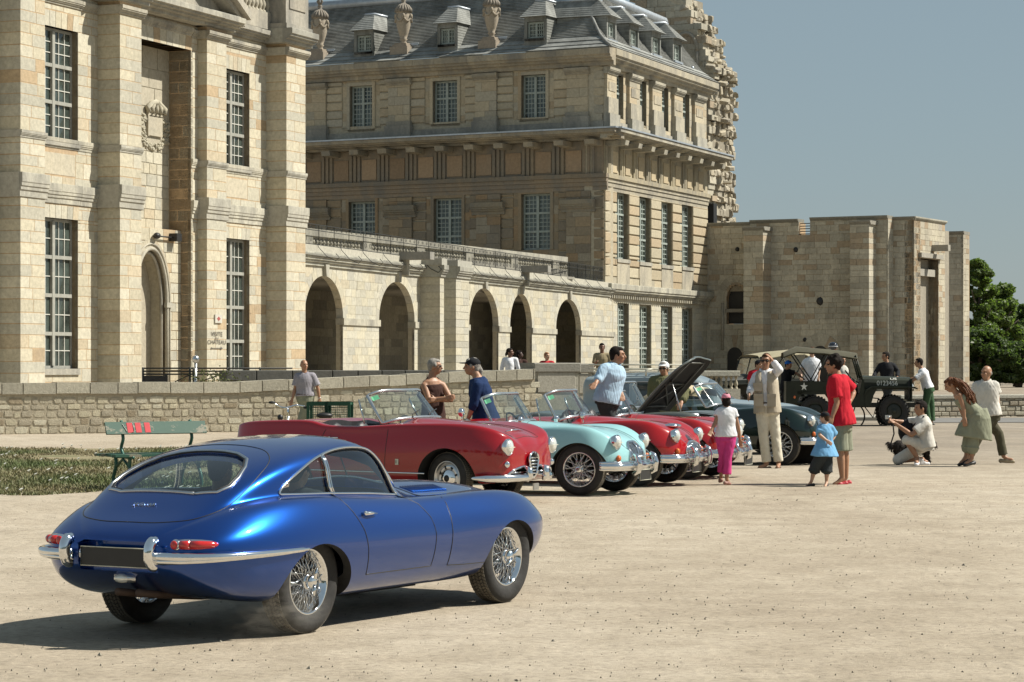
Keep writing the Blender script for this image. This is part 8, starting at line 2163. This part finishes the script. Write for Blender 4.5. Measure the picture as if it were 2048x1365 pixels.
# -- man in the fishing vest shading his eyes
def watch(c):
 m = MB(); s_, e, w = c['arms'][-1]; p = lerp(w, e, .10); d = (w-e).normalized(); a = d.orthogonal().normalized(); b = d.cross(a); m.tube([p + (a*math.cos(t) + b*math.sin(t))*.031 for t in np.linspace(0, 6.28, 13)[:-1]], .008, 5, closed=True); m.build('watch', CHROME, c['root'])
person('man in beige fishing vest and cream trousers shading his eyes with one hand', 40.6,
 dict(hd=C5(416,168), nk=C5(410,222), pv=C5(425,452), sl=C5(358,262), el=C5(325,330,-.05), wl=C5(312,372,-.22), sr=C5(470,248), er=C5(502,222,-.18), wr=C5(462,168,-.20), upl=(-1,0,.3), upr=(.2,-.3,1), hl=C5(395,470), hr=C5(455,470), kl=C5(402,640), kr=C5(478,640), al=C5(422,815), ar=C5(497,812), tl=C5(375,838,-.05), tr=C5(490,838,-.18)),
 (-.25, -1), 1.82, 'tan', hair=('brown', 'short'), top=dict(mat=WHITEC, sleeve=1.8, collar=True, lo=.02), bottom=dict(mat=CREAMC, len=1.93, belt=BELT), shoes=dict(mat=BROWNSH), extras=(glasses, vest(BEIGE), watch), curl=.35)
# -- girl with pink cap, seen from behind
person('little girl in pink cap and pink trousers walking away beside the red roadster', 34.6,
 dict(hd=C4(1790,455), nk=C4(1792,510), pv=C4(1790,725), sl=C4(1738,545), el=C4(1708,630,-.05), wl=C4(1680,690,-.12), sr=C4(1848,545), er=C4(1880,650), wr=C4(1896,760,.05), kl=C4(1768,880,.05), kr=C4(1806,880,-.03), al=C4(1752,1035,.10), ar=C4(1795,1055,-.05), tl=C4(1745,1062,.16), tr=C4(1812,1080,-.02), upl=(0,1,0), upr=(0,1,0)),
 (-.05, 1), 1.27, 'tan', hair=('dark', 'bob'), top=dict(mat=WHITEC, sleeve=.4, lo=-.04), bottom=dict(mat=PINK, len=1.80, gap=.016), shoes=dict(mat=SANDAL, name='sandal'), extras=(cap(PINKCAP, False),), vox=.008)
# -- boy with black cap
person('small boy in black cap and sky blue shirt with hands clasped behind him', 34.4,
 dict(hd=C5(786,524), nk=C5(795,562), pv=C5(788,735), sl=C5(762,588), el=C5(758,636,-.12), wl=C5(800,668,-.14), sr=C5(826,590), er=C5(850,640,.10), wr=C5(825,676,.02), kl=C5(722,850,.02), kr=C5(802,850), al=C5(705,925,.02), ar=C5(800,930), tl=C5(678,950,.05), tr=C5(788,958,-.1), upl=(0,-1,.2), upr=(0,-1,.2)),
 (-.8, .5), 1.12, 'fair', hair=('brown', 'short'), top=dict(mat=SKYB, sleeve=.75, lo=-.18, gap=.02, flare=.15), bottom=dict(mat=CHARC, len=1.22, gap=.03, name='shorts'), shoes=dict(mat=BLKSH, name='sandal'), extras=(cap(BLACKC),), vox=.008)
# -- man in red
person('man in red t-shirt and grey green shorts with red shoes, one hand on his hip', 34.9,
 dict(hd=C5(842,190), nk=C5(865,248), pv=C5(893,545), sl=C5(850,290,-.16), el=C5(866,430,-.18), wl=C5(835,520,-.22), sr=C5(915,290,.18), er=C5(970,365,.22), wr=C5(950,420,.12), hl=C5(880,570,-.07), hr=C5(905,570,.08), kl=C5(886,735,-.07), kr=C5(916,735,.10), al=C5(900,905,-.07), ar=C5(922,900,.12), tl=C5(848,945,-.10), tr=C5(875,935,.10), upl=(.3,-1,0), upr=(1,0,.3)),
 (-.95, .1), 1.80, 'tan', body=(-.85,.25), hair=('dark', 'curly'), top=dict(mat=REDC, sleeve=.75, lo=-.08, gap=.026, fold=.012, flare=.1), bottom=dict(mat=GREYC, len=.98, gap=.024, name='shorts'), shoes=dict(mat=REDSH), extras=())
# -- kneeling photographer
def camera_(c):
 a = lerp(c['arms'][0][2], c['arms'][1][2], .5) + Vector((-.12, -.02, .08)); m = MB(); m.box((a.x-.05, a.y-.02, a.z-.03), (a.x+.05, a.y+.02, a.z+.035)); m.lathe([(.0,-.05),(.022,-.05),(.024,0)], 12, M=Matrix.Translation(a), axis='y'); t = tag(m.build('compact_camera', STEEL), 'small silver compact camera held up by the kneeling photographer', 'camera')
def bagstrap(c):
 P = c['P']; m = MB(); p = W(1814, 862, 41.9+.12); m.ell(p, (.15,.12,.20), 14); b = m.build('shoulder_bag', BLACKC); tag(b, 'black shoulder bag hanging on the chest of the kneeling photographer', 'bag'); s_ = MB(); s_.tube([c['nk'] + Vector((.02,-.13,.0)), lerp(c['nk'], p, .6) + Vector((0,-.10,0)), p], .014, 6); s_.build('strap', BLACKC, b)
 s2 = MB(); s2.tube([W(1786, 850, 41.9), W(1788, 868, 41.9), W(1781, 890, 41.9), W(1783, 905, 41.9)], .012, 6); tag(s2.build('dog_lead', BLACKC), 'thin black lead hanging below the photographer\'s hands', 'lead')
person('kneeling photographer in off white shirt and shorts holding up a small camera', 41.9,
 dict(hd=CP(690,320), nk=CP(710,450), pv=CP(770,930), sl=CP(790,580,-.14), el=CP(540,770,-.20), wl=CP(260,575,-.10), sr=CP(640,530,.12), er=CP(420,560,.12), wr=CP(270,530,.06), hl=CP(740,950,-.08), hr=CP(740,950,.08), kl=CP(460,855,-.12), kr=CP(300,1195,.12), al=CP(640,1170,-.12), ar=CP(720,1180,.12), tl=CP(620,1245,-.28), tr=CP(800,1230,.14), upl=(0,.2,-1), upr=(0,.2,1)),
 (-1, -.25), 1.78, 'tan', hair=('dark', 'short'), top=dict(mat=OFFW, sleeve=.72, collar=True, gap=.018, fold=.012), bottom=dict(mat=OFFW, len=1.05, name='shorts'), shoes=dict(mat=WHITESH, high=True), extras=(camera_, bagstrap), tilt=.0, curl=1.0)
# -- bending woman with long hair
person('woman with long auburn hair in a sage green dress bending forward', 41.3,
 dict(hd=CB(200,265), nk=CB(265,350), pv=CB(520,640), sl=CB(320,400,-.14), el=CB(370,560,-.16), wl=CB(382,690,-.18), sr=CB(290,430,.14), er=CB(330,560,.15), wr=CB(372,680,.12), hl=CB(540,680,-.07), hr=CB(520,680,.07), kl=CB(500,960,-.05), kr=CB(440,960,.07), al=CB(480,1215,-.05), ar=CB(400,1195,.08), tl=CB(400,1280,-.12), tr=CB(330,1275,.06), hair=CB(470,450,-.12), upl=(-.3,-1,0), upr=(-.3,1,0)),
 (-1, 0), 1.70, 'tan', body=(-1,-.05), hair=('auburn', 'long'), tilt=-.55, build=.92, top=dict(mat=SAGE, name='dress', straps=False, sleeve=0, hi=.78, lo=0, gap=.012, skirt=dict(pts=[CB(545,700)[:2], CB(520,820)[:2], CB(500,950)[:2]], rad=[(.15,.20), (.19,.22), (.20,.27), (.20,.31)])), bottom=dict(mat=SAGE, len=1.45, gap=.05, name='trousers'), shoes=dict(mat=BLKSH, name='sandal'))
# -- striding bald man
person('bald man in pale polo shirt and olive trousers striding behind the bending woman', 42.4,
 dict(hd=CB(668,105), nk=CB(665,205), pv=CB(705,640), sl=CB(535,275,.08), el=CB(510,430,.10), wl=CB(530,560,.05), sr=CB(785,270,-.05), er=CB(812,430,0), wr=CB(818,620,0), kl=CB(590,900,-.1), kr=CB(830,900,.05), al=CB(440,1190,-.2), ar=CB(890,1190,.05), tl=CB(360,1262,-.25), tr=CB(1000,1235,.0), upl=(-1,0,0), upr=(1,0,0)),
 (-.75, -.6), 1.76, 'tan', body=(-.4,-1), hair=('grey', 'bald'), top=dict(mat=OFFW, sleeve=.6, collar=True, gap=.022, lo=-.05), bottom=dict(mat=OLTR, len=1.93, gap=.018), shoes=dict(mat=TANSH))
# -- men at the jeep
person('man in white t-shirt and green trousers leaning on the hood of the jeep', 66.6,
 dict(hd=C5(1382,178), nk=C5(1398,212), pv=C5(1442,338), sl=C5(1412,245,-.18), el=C5(1345,290,-.2), wl=C5(1295,308,-.1), sr=C5(1430,240,.18), er=C5(1350,275,.2), wr=C5(1290,300,.25), kl=C5(1428,440,-.05), kr=C5(1462,440,.1), al=C5(1440,545,-.1), ar=C5(1465,550,.1), tl=C5(1415,566,-.15), tr=C5(1445,566,.1)),
 (-1, .1), 1.78, 'tan', hair=('dark', 'short'), top=dict(mat=WHITEC, sleeve=.7, lo=-.02), bottom=dict(mat=GREENT, len=1.93, gap=.03), shoes=dict(mat=BLKSH), vox=.013)
person('man in black long sleeved sweater leaning on the far side of the jeep hood', 68.6,
 dict(hd=C5(1172,138), nk=C5(1178,172), pv=C5(1185,310), sl=C5(1140,195), el=C5(1112,235), wl=C5(1090,278,-.3), sr=C5(1222,195), er=C5(1250,235), wr=C5(1246,280,-.3), kl=C5(1165,420), kr=C5(1205,420), al=C5(1165,530), ar=C5(1205,530), tl=C5(1160,545,-.2), tr=C5(1210,545,-.2)),
 (-.9, -.4), 1.85, 'tan', body=(0,-1), hair=('dark', 'short'), top=dict(mat=BLACKC, sleeve=1.6, lo=-.15), bottom=dict(mat=CHARC), shoes=dict(mat=BLKSH), vox=.013)
person('man in white polo shirt standing behind the jeep under its canvas edge', 68.4,
 dict(hd=C5(708,108), nk=C5(706,142), pv=C5(705,285), sl=C5(664,172), el=C5(640,222), wl=C5(640,262,-.2), sr=C5(744,172), er=C5(752,225), wr=C5(748,270,-.1), kl=C5(690,400), kr=C5(722,400), al=C5(690,505), ar=C5(722,505), tl=C5(685,520,-.2), tr=C5(726,520,-.2)),
 (0, -1), 1.88, 'fair', hair=('brown', 'short'), top=dict(mat=WHITEC, sleeve=.75, collar=True, lo=-.15, gap=.02), bottom=dict(mat=CHARC), shoes=dict(mat=BLKSH), vox=.013)
person('youth in bright blue cap and dark clothes reaching towards the back of the jeep', 66.8,
 dict(hd=C5(560,190), nk=C5(550,218), pv=C5(540,330), sl=C5(528,238), el=C5(530,285), wl=C5(545,320), sr=C5(575,235), er=C5(612,245), wr=C5(645,270), kl=C5(525,430), kr=C5(550,430), al=C5(520,520), ar=C5(550,520), tl=C5(515,532,-.2), tr=C5(560,532,-.2)),
 (.8, -.6), 1.62, 'tan', hair=('dark', 'short'), top=dict(mat=BLACKC, sleeve=.6, lo=-.15), bottom=dict(mat=BLACKC), shoes=dict(mat=BLKSH), extras=(cap(BLUECAP),), vox=.013)
person('person in red shirt with dark cap standing behind the roof rack', 62.0,
 dict(hd=C5(372,190), nk=C5(360,222), pv=C5(345,350), sl=C5(322,245), el=C5(312,300), wl=C5(320,340), sr=C5(385,248), er=C5(395,300), wr=C5(390,345), kl=C5(335,460), kr=C5(365,460), al=C5(335,565), ar=C5(365,565), tl=C5(330,585,-.2), tr=C5(368,585,-.2)),
 (.6, -.8), 1.75, 'tan', hair=('dark', 'short'), top=dict(mat=REDC, sleeve=.7, lo=-.15), bottom=dict(mat=CHARC), shoes=dict(mat=BLKSH), extras=(cap(BLACKC, False),), vox=.013)
def helmet(c):
 m = MB(); m.ell(c['at'](0, -.01, .045), (.125,.14,.125), 20, M=c['M']); h = m.build('helmet', plain('gloss_black', (.01,.012,.02), .12, coat=1), c['root']); s_ = MB(); s_.tube([c['at'](.127*math.cos(a), -.01+.142*math.sin(a), .04) for a in np.linspace(0, 6.28, 21)[:-1]], .010, 6, closed=True); s_.build('helmet_stripe', WHITEC, h)
person('person in glossy black helmet with white band, half hidden behind the jeep canvas', 75.0,
 dict(hd=C5(842,82), nk=C5(848,112), pv=C5(850,230), sl=C5(815,135), el=C5(805,180), wl=C5(812,220), sr=C5(885,132), er=C5(895,180), wr=C5(885,220), kl=C5(838,330), kr=C5(865,330), al=C5(838,420), ar=C5(865,420), tl=C5(832,430,-.2), tr=C5(870,430,-.2)),
 (.9, -.4), 1.75, 'tan', top=dict(mat=DKBR, sleeve=1.7, lo=-.15), bottom=dict(mat=CHARC), shoes=dict(mat=BLKSH), extras=(helmet,), vox=.013, foot_z=.42)
person('person in pale sleeveless top between the jeep windscreen and the man in red', 68.2,
 dict(hd=C5(902,160), nk=C5(900,192), pv=C5(895,315), sl=C5(876,212), el=C5(868,255), wl=C5(872,295), sr=C5(914,210), er=C5(920,250), wr=C5(912,290), kl=C5(885,420), kr=C5(905,420), al=C5(885,520), ar=C5(905,520), tl=C5(880,532,-.2), tr=C5(910,532,-.2)),
 (.4, -.9), 1.65, 'tan', hair=('dark', 'short'), top=dict(mat=OFFW, sleeve=.1, lo=-.15), bottom=dict(mat=CHARC), shoes=dict(mat=BLKSH), vox=.013)
# -- left group
person('grey haired man in checked short sleeved shirt and grey green trousers by the rubble wall', 54.5,
 dict(hd=C3(460,158), nk=C3(462,205), pv=C3(466,352), sl=C3(418,228), el=C3(404,300), wl=C3(385,372,-.1), sr=C3(515,225), er=C3(545,300), wr=C3(556,368), kl=C3(440,500), kr=C3(492,500), al=C3(440,618), ar=C3(500,618), tl=C3(425,640,-.15), tr=C3(505,640,-.2)),
 (.5, -.9), 1.76, 'tan', body=(.1,-1), hair=('grey', 'bald'), top=dict(mat=CHECK, sleeve=.8, collar=True, gap=.024, lo=.02), bottom=dict(mat=GREYC, belt=BELT, len=1.9, gap=.02), shoes=dict(mat=BROWNSH), extras=(watch,), vox=.012)
person('tanned man in dark tank top and glasses with folded arms behind the red car', 37.6,
 dict(hd=C3(1272,168), nk=C3(1252,232), pv=C3(1262,470), sl=C3(1206,285,-.1), el=C3(1236,378,-.2), wl=C3(1338,362,-.26), sr=C3(1318,282,.05), er=C3(1372,372,-.08), wr=C3(1275,372,-.24), kl=C3(1240,640), kr=C3(1290,640), al=C3(1240,800), ar=C3(1295,800), tl=C3(1250,830,-.15), tr=C3(1310,830,-.1), upl=(0,-1,0), upr=(0,-1,0)),
 (1, -.15), 1.75, 'tan', body=(.6,-.8), hair=('grey', 'short'), build=1.05, top=dict(mat=DKBR, straps=True, lo=-.12, gap=.008, fold=.006), bottom=dict(mat=CHARC), shoes=dict(mat=BLKSH), extras=(lambda c: glasses(c, EYE, False),), curl=.8)
person('man in deep blue shirt and black cap with grey ponytail facing left', 36.0,
 dict(hd=C3(1500,168), nk=C3(1532,228), pv=C3(1595,520), sl=C3(1535,285,-.18), el=C3(1512,400,-.2), wl=C3(1478,490,-.18), sr=C3(1570,265,.18), er=C3(1570,400,.2), wr=C3(1520,480,.2), kl=C3(1570,690), kr=C3(1610,690), al=C3(1570,835), ar=C3(1620,835), tl=C3(1530,865,-.1), tr=C3(1580,865,.1)),
 (-1, -.1), 1.82, 'tan', hair=('grey', 'pony'), build=1.05, top=dict(mat=NAVY, sleeve=1.2, lo=-.2, gap=.028, fold=.014, flare=.12), bottom=dict(mat=NAVY), shoes=dict(mat=BLKSH), extras=(cap(BLACKC),))
person('man in light blue shirt gesturing with open hand between the red roadsters', 36.8,
 dict(hd=C4(968,120), nk=C4(945,182), pv=C4(895,440), sl=C4(862,228,-.14), el=C4(828,292,-.22), wl=C4(802,328,-.34), sr=C4(955,232,.15), er=C4(960,320,.1), wr=C4(985,390,0), kl=C4(880,640), kr=C4(915,640), al=C4(880,800), ar=C4(920,800), tl=C4(900,830,-.1), tr=C4(940,830,0), upl=(0,-.4,1)),
 (1, -.1), 1.86, 'tan', body=(.7,-.7), hair=('dark', 'short'), build=1.08, top=dict(mat=PALEBL, sleeve=1.3, collar=True, lo=-.15, gap=.024, fold=.012), bottom=dict(mat=CHARC), shoes=dict(mat=BLKSH), curl=.15)
person('man in white cap, sunglasses and olive shirt looking under the open bonnet', 42.6,
 dict(hd=C4(1318,222), nk=C4(1322,278), pv=C4(1310,510), sl=C4(1240,315), el=C4(1225,410), wl=C4(1260,480,-.2), sr=C4(1405,315), er=C4(1490,395,-.1), wr=C4(1450,480,-.35), kl=C4(1290,680), kr=C4(1335,680), al=C4(1290,820), ar=C4(1340,820), tl=C4(1285,840,-.2), tr=C4(1345,840,-.2)),
 (-.35, -1), 1.80, 'tan', body=(.1,-1), hair=('grey', 'short'), build=1.12, top=dict(mat=OLIVEC, sleeve=1.7, lo=-.15, gap=.03, fold=.014), bottom=dict(mat=CHARC), shoes=dict(mat=BLKSH), extras=(cap(WHITEC), glasses))
def bg(label, px, ytop, Y, H, face, sk, hair, top, bottom=CHARC, ext=(), zf=.42, sleeve=.7, hands=None):
 s_ = F/Y; y = lambda f: ytop + f*H*s_; x = lambda m: px + m*H/1.75*s_
 J = dict(hd=(px, y(.068)), nk=(px, y(.155)), pv=(px, y(.47)), sl=(x(-.17), y(.19)), el=(x(-.24), y(.34)), wl=(x(-.22), y(.47)), sr=(x(.17), y(.19)), er=(x(.24), y(.34)), wr=(x(.22), y(.47)), kl=(x(-.09), y(.72)), kr=(x(.09), y(.72)), al=(x(-.09), y(.95)), ar=(x(.09), y(.95)), tl=(x(-.1), y(.985), -.15), tr=(x(.1), y(.985), -.15))
 if hands: J.update(hands(x, y))
 person(label, Y, J, face, H, sk, hair=hair, top=dict(mat=top, sleeve=sleeve, lo=-.12), bottom=dict(mat=bottom), shoes=dict(mat=BLKSH), extras=ext, vox=.013, foot_z=zf)
bg('man in khaki t-shirt standing behind the pier block with his hand raised', 1204, 687, 71.5, 1.80, (.1, -1), 'brown', ('dark', 'short'), KHAKI, hands=lambda x, y: dict(el=(x(-.22), y(.36), -.1), wl=(x(-.16), y(.30), -.3)))
bg('woman in long sleeved white top with dark tied hair behind the parapet', 1020, 697, 70.2, 1.66, (1, -.3), 'brown', ('dark', 'pony'), WHITEC, sleeve=1.9)
bg('woman with dark hair and brown top beside the one in white', 1039, 702, 71.0, 1.62, (1, -.2), 'dark', ('dark', 'bob'), DKBR)
bg('ginger haired child whose head shows above the parapet pier', 1094, 705, 70.2, 1.56, (.6, -.8), 'fair', ('ginger', 'short'), REDC)
# -- driver and passenger of the blue car
def seated(x, y, label, hands):
 M_ = BLUECAR.matrix_world if False else Matrix.Translation((-1.88, 16.30, 0)) @ Matrix.Rotation(R(90-30.4), 4, 'Z')
 def PP(a, b, c): v = M_ @ Vector((a, b, c)); return (CX + v.x/v.y*F, YH - (v.z-HC)/v.y*F, v.y-16.5)
 hz = .93
 J = dict(hd=PP(x, y, .985), nk=PP(x-.02, y, .86), pv=PP(x+.08, y, .50), sl=PP(x-.01, y+.17, .80), sr=PP(x-.01, y-.17, .80), el=PP(x+.14, y+.20, .64), er=PP(x+.14, y-.20, .64), wl=PP(*hands[0]), wr=PP(*hands[1]), hl=PP(x+.1, y+.08, .50), hr=PP(x+.1, y-.08, .50), kl=PP(x+.55, y+.10, .58), kr=PP(x+.55, y-.10, .58), al=PP(x+.90, y+.10, .42), ar=PP(x+.90, y-.10, .42), tl=PP(x+1.0, y+.1, .40), tr=PP(x+1.0, y-.1, .40))
 fd = M_.to_3x3() @ Vector((1, 0, 0)); person(label, 16.5, J, (fd.x, fd.y), 1.6, 'tan', hair=('dark', 'short'), top=dict(mat=CHARC, sleeve=.7, lo=0), bottom=dict(mat=CHARC, len=1.9), shoes=dict(mat=BLKSH), vox=.014)
seated(.42, .29, 'driver of the blue coupe seen dimly through the glass', ((.94, .44, .84), (.92, .16, .84)))
seated(.50, -.27, 'passenger of the blue coupe seen dimly through the side window', ((.80, -.12, .58), (.80, -.42, .58)))
# ------------------------------------------------------------ black and tan dog behind the photographer
def dog():
 Y = 42.35; root = empty('dog', (PX(1822, Y), Y, 0)); tag(root, 'black shaggy dog with bushy tail standing behind the kneeling photographer', 'dog')
 D = lambda x, y, d=0: W(1760 + x/8.53, 780 + y/8.53, Y+d); m = MB()
 cap_tube(m, [D(330,960), D(480,975), D(620,985), D(740,960)], [.10,.115,.12,.11], 12); cap_tube(m, [D(740,960), D(830,930)], [.09,.075]); m.ell(D(880,935), (.085,.07,.075), 12); cap_tube(m, [D(890,950), D(935,965,-.08)], [.045,.028]); 
 for q in (-.04, .05): m.ell(D(860,895, q), (.02,.015,.035), 8)
 for x, dx in ((300, -20), (360, 0)):     # hind legs with hock
  cap_tube(m, [D(x,980, .06 if dx else -.06), D(x-10,1080, .06 if dx else -.06), D(x+30,1160, .06 if dx else -.06), D(x+10,1235, .06 if dx else -.06), D(x-25,1245, .04 if dx else -.08)], [.075,.05,.03,.026,.028])
 for x, q in ((790, .06), (820, -.06)): cap_tube(m, [D(x-40,1000,q), D(x-10,1110,q), D(x,1215,q), D(x+18,1228,q)], [.06,.036,.028,.032])
 cap_tube(m, [D(330,950), D(250,975), D(180,960), D(140,915)], [.05,.05,.055,.03])
 b = remesh(m, 'body', plain('black_fur', (.022,.016,.012), .9, 0, .5, 20, .5), root, .010, .012, 1)
 f_ = MB(); r = random.Random(8); me = b.data; vs = me.vertices
 for i in range(1500):
  v = vs[r.randrange(len(vs))]; p = v.co; d = (v.normal*.5 + Vector((r.gauss(-.2,.4), r.gauss(0,.4), -.6))).normalized()*r.uniform(.03, .06); o = d.orthogonal().normalized()*.006; f_.add([p-o, p+o, p+d], [(0,1,2)])
 tag(f_.build('fur', MATS['black_fur'], root), kind='stuff')
dog()
# ------------------------------------------------------------ bench, bicycle
def bench():
 m, p = base_mat('peeling_green_paint'); n = add_noise(m, 3.5, 8, .75, stretch=(1,1,2.5)); r = ramp(m, n.outputs[0], [(.54, (.014,.07,.045)), (.57, (.19,.18,.13))], 'LINEAR'); m.node_tree.links.new(r.outputs[0], p.inputs['Base Color']); p.inputs['Roughness'].default_value = .6; bump(m, p, n.outputs[0], .2, .01)
 IRG = plain('green_iron', (.025,.10,.075), .4, .2, .3)
 Yb = 33.6; x0 = PX(312, Yb); z0 = float(gz(x0, Yb)); root = empty('park_bench', (x0, Yb, z0), R(33), local=True); tag(root, 'double sided park bench with peeling green paint and red and white stencil on its backrest', 'bench')
 L_ = .72
 bk = MB(); th = .09
 M_ = Matrix.Translation((0, .0, .80)) @ Matrix.Rotation(R(-24), 4, 'X'); bk.box((-L_, -.014, -.085), (L_, .014, .085), M=M_); bk.build('backrest', m, root)
 for (y, z) in ((-.26, .45), (-.12, .45), (.16, .45), (.30, .45)): s_ = MB(); s_.box((-L_, y-.058, z-.016), (L_, y+.058, z+.016)); s_.build('seat_plank', m, root)
 for x in (-.47, .52):
  f_ = MB(); f_.tube(smooth_pts([(x,.06,.90),(x,.04,.78),(x,.0,.66),(x,.06,.54),(x,-.02,.43)], 4), .022, 7); f_.tube([(x,-.32,.425),(x,.34,.425)], .022, 7)
  f_.tube(smooth_pts([(x,-.22,.42),(x,-.20,.30),(x,-.28,.16),(x,-.30,.0)], 4), .024, 7); f_.tube(smooth_pts([(x,.24,.42),(x,.22,.30),(x,.30,.16),(x,.32,.0)], 4), .024, 7); f_.tube([(x,-.21,.28),(x,0,.40),(x,.23,.28)], .018, 6); f_.build('iron_frame', IRG, root)
 rd = plain('red_stencil', (.50,.04,.05), .7); wh = plain('white_stencil_paint', (.68,.68,.64), .7)
 for i, (a, b) in enumerate(((-.42,-.34), (-.30,-.22), (-.17,-.09))): q = MB(); q.box((a, -.018, -.07), (b, -.0145, .07), M=M_); q.build('red_stripe', rd, root)
 q = MB(); q.tube([M_ @ Vector(v) for v in ((-.335,-.018,.06),(-.325,-.018,-.02),(-.33,-.018,-.06),(-.36,-.018,-.065))], .008, 5, flat=.3); q.tube([M_ @ Vector(v) for v in ((-.48,-.018,.05),(-.455,-.018,.0),(-.43,-.018,-.06))], .006, 5, flat=.3); q.build('white_mark', wh, root)
bench()
def bicycle():
 Y = 38.2; x0 = PX(574, Y); z0 = float(gz(x0, Y)); root = empty('bicycle', (x0, Y, z0), R(6), local=True); tag(root, 'silver framed bicycle with swept handlebar standing behind the deep red car', 'bicycle')
 SF = plain('silver_frame', (.55,.58,.58), .3, .7); r = .34
 for x in (-.14, .92):
  w = MB(); w.tube([(x+r*math.cos(a), 0, r+r*math.sin(a)) for a in np.linspace(0, 6.283, 33)[:-1]], .017, 6, closed=True); W_ = w.build('wheel', RUBBER, root); s_ = MB()
  for k in range(18): a = k*6.283/18; s_.tube([(x, 0, r), (x+r*.96*math.cos(a), 0, r+r*.96*math.sin(a))], .0018, 4)
  s_.tube([(x+r*.95*math.cos(a), 0, r+r*.95*math.sin(a)) for a in np.linspace(0, 6.283, 33)[:-1]], .008, 5, closed=True); s_.build('spokes', CHROME, W_)
 f_ = MB(); f_.tube([(-.14,0,r),(-.02,0,.60),(.02,0,.86)], .016, 7); f_.tube([(.0,0,.66),(.36,0,.30)], .017, 7); f_.tube([(.01,0,.78),(.52,0,.55)], .012, 7); f_.tube([(.36,0,.30),(.55,0,.82)], .016, 7); f_.tube([(.36,0,.30),(.92,0,r)], .012, 6); f_.tube([(.50,0,.66),(.92,0,r)], .010, 6); f_.build('frame', SF, root)
 h = MB(); h.tube([(.02,0,.84),(.01,0,1.00)], .014, 7); h.tube(smooth_pts([(-.20,-.24,1.06),(-.10,-.20,1.00),(.0,0,.99),(.14,.22,1.02),(.27,.25,1.00)], 4), .013, 7); h.build('handlebar', CHROME, root)
 for p_ in ((-.23,-.25,1.07),(.30,.25,.985)): g = MB(); g.ell(p_, (.055,.022,.022), 8); g.build('grip', BLACK, root)
 l = MB(); l.ell((-.10,0,.84), (.045,.045,.05), 10); l.build('headlamp', BLACK, root); s_ = MB(); s_.ell((.56,0,.87), (.13,.08,.045), 12); s_.build('saddle', BLACK, root)
 GM = plain('dark_green_crate', (.010,.07,.035), .5); cr = empty('wire_crate', (x0+.62, Y+.15, z0), R(-4), local=True); tag(cr, 'dark green wire mesh crate with two bays beside the bicycle', 'crate')
 for (a, b, d) in ((-.32, -.04, 0), (-.04, .30, .02)):
  q = MB()
  for z in (.55, 1.045): q.box((a, -.01, z-.03), (b, .01, z+.03)); q.box((a, .33, z-.03), (b, .35, z+.03))
  for x in (a, b): 
   for y in (0, .34): q.box((x-.022, y-.012, .10), (x+.022, y+.012, 1.07))
   q.box((x-.01, 0, 1.03), (x+.01, .34, 1.06))
  q.build('crate_frame', GM, cr); g = MB(); t = a + .03
  while t < b: g.tube([(t, 0, .55), (t, 0, 1.04)], .0022, 4); g.tube([(t, .34, .55), (t, .34, 1.04)], .0022, 4); t += .028
  z = .60
  while z < 1.04: g.tube([(a, 0, z), (b, 0, z)], .0022, 4); g.tube([(a, .34, z), (b, .34, z)], .0022, 4); z += .035
  tag(g.build('wire_mesh', GM, cr), kind='stuff')
bicycle()
def far_bicycle():
 Y = 66.5; root = empty('bicycle', (PX(1735, Y), Y, 0), R(10), local=True); tag(root, 'thin black bicycle wheels visible under the jeep', 'bicycle')
 for x in (-.42, .60):
  w = MB(); r = .34; w.tube([(x+r*math.cos(a), 0, r+r*math.sin(a)) for a in np.linspace(0, 6.283, 33)[:-1]], .02, 6, closed=True); w.build('wheel', RUBBER, root)
 f_ = MB(); f_.tube([(-.42,0,.34),(-.25,0,.85),(.30,0,.80),(.60,0,.34)], .018, 6); f_.tube([(-.25,0,.8),(.15,0,.30),(.3,0,.8)], .018, 6); f_.build('frame', BLACK, root)
far_bicycle()
# ------------------------------------------------------------ dust kicked up by the rear wheel
def dust():
 m = bpy.data.materials.new('dust'); m.use_nodes = True; N, L = nt(m); N.remove(N['Principled BSDF']); v = N.new('ShaderNodeVolumePrincipled'); v.inputs['Color'].default_value = (.85,.78,.65,1)
 g = N.new('ShaderNodeTexCoord'); n = N.new('ShaderNodeTexNoise'); n.inputs['Scale'].default_value = 5; n.inputs['Detail'].default_value = 4; L.new(g.outputs['Object'], n.inputs[0])
 ln = N.new('ShaderNodeVectorMath'); ln.operation = 'LENGTH'; L.new(g.outputs['Object'], ln.inputs[0]); mr = N.new('ShaderNodeMapRange'); mr.inputs['From Min'].default_value = 1.0; mr.inputs['From Max'].default_value = .15; mr.inputs['To Min'].default_value = 0; mr.inputs['To Max'].default_value = 1.0; L.new(ln.outputs['Value'], mr.inputs[0])
 r = ramp(m, n.outputs[0], [(.42, (0,0,0)), (.72, (1,1,1))]); mu = N.new('ShaderNodeMath'); mu.operation = 'MULTIPLY'; L.new(mr.outputs[0], mu.inputs[0]); L.new(r.outputs[0], mu.inputs[1]); m2 = N.new('ShaderNodeMath'); m2.operation = 'MULTIPLY'; m2.inputs[1].default_value = 4.5; L.new(mu.outputs[0], m2.inputs[0]); L.new(m2.outputs[0], v.inputs['Density']); L.new(v.outputs[0], N['Material Output'].inputs['Volume'])
 b = MB(); b.ell((0,0,0), (1,1,1), 20); o = b.build('dust_cloud', m); o.location = (PX(470, 15.6), 15.75, .17); o.scale = (.62, .35, .20); tag(o, 'thin cloud of pale dust kicked up behind the blue car', kind='stuff')
dust()
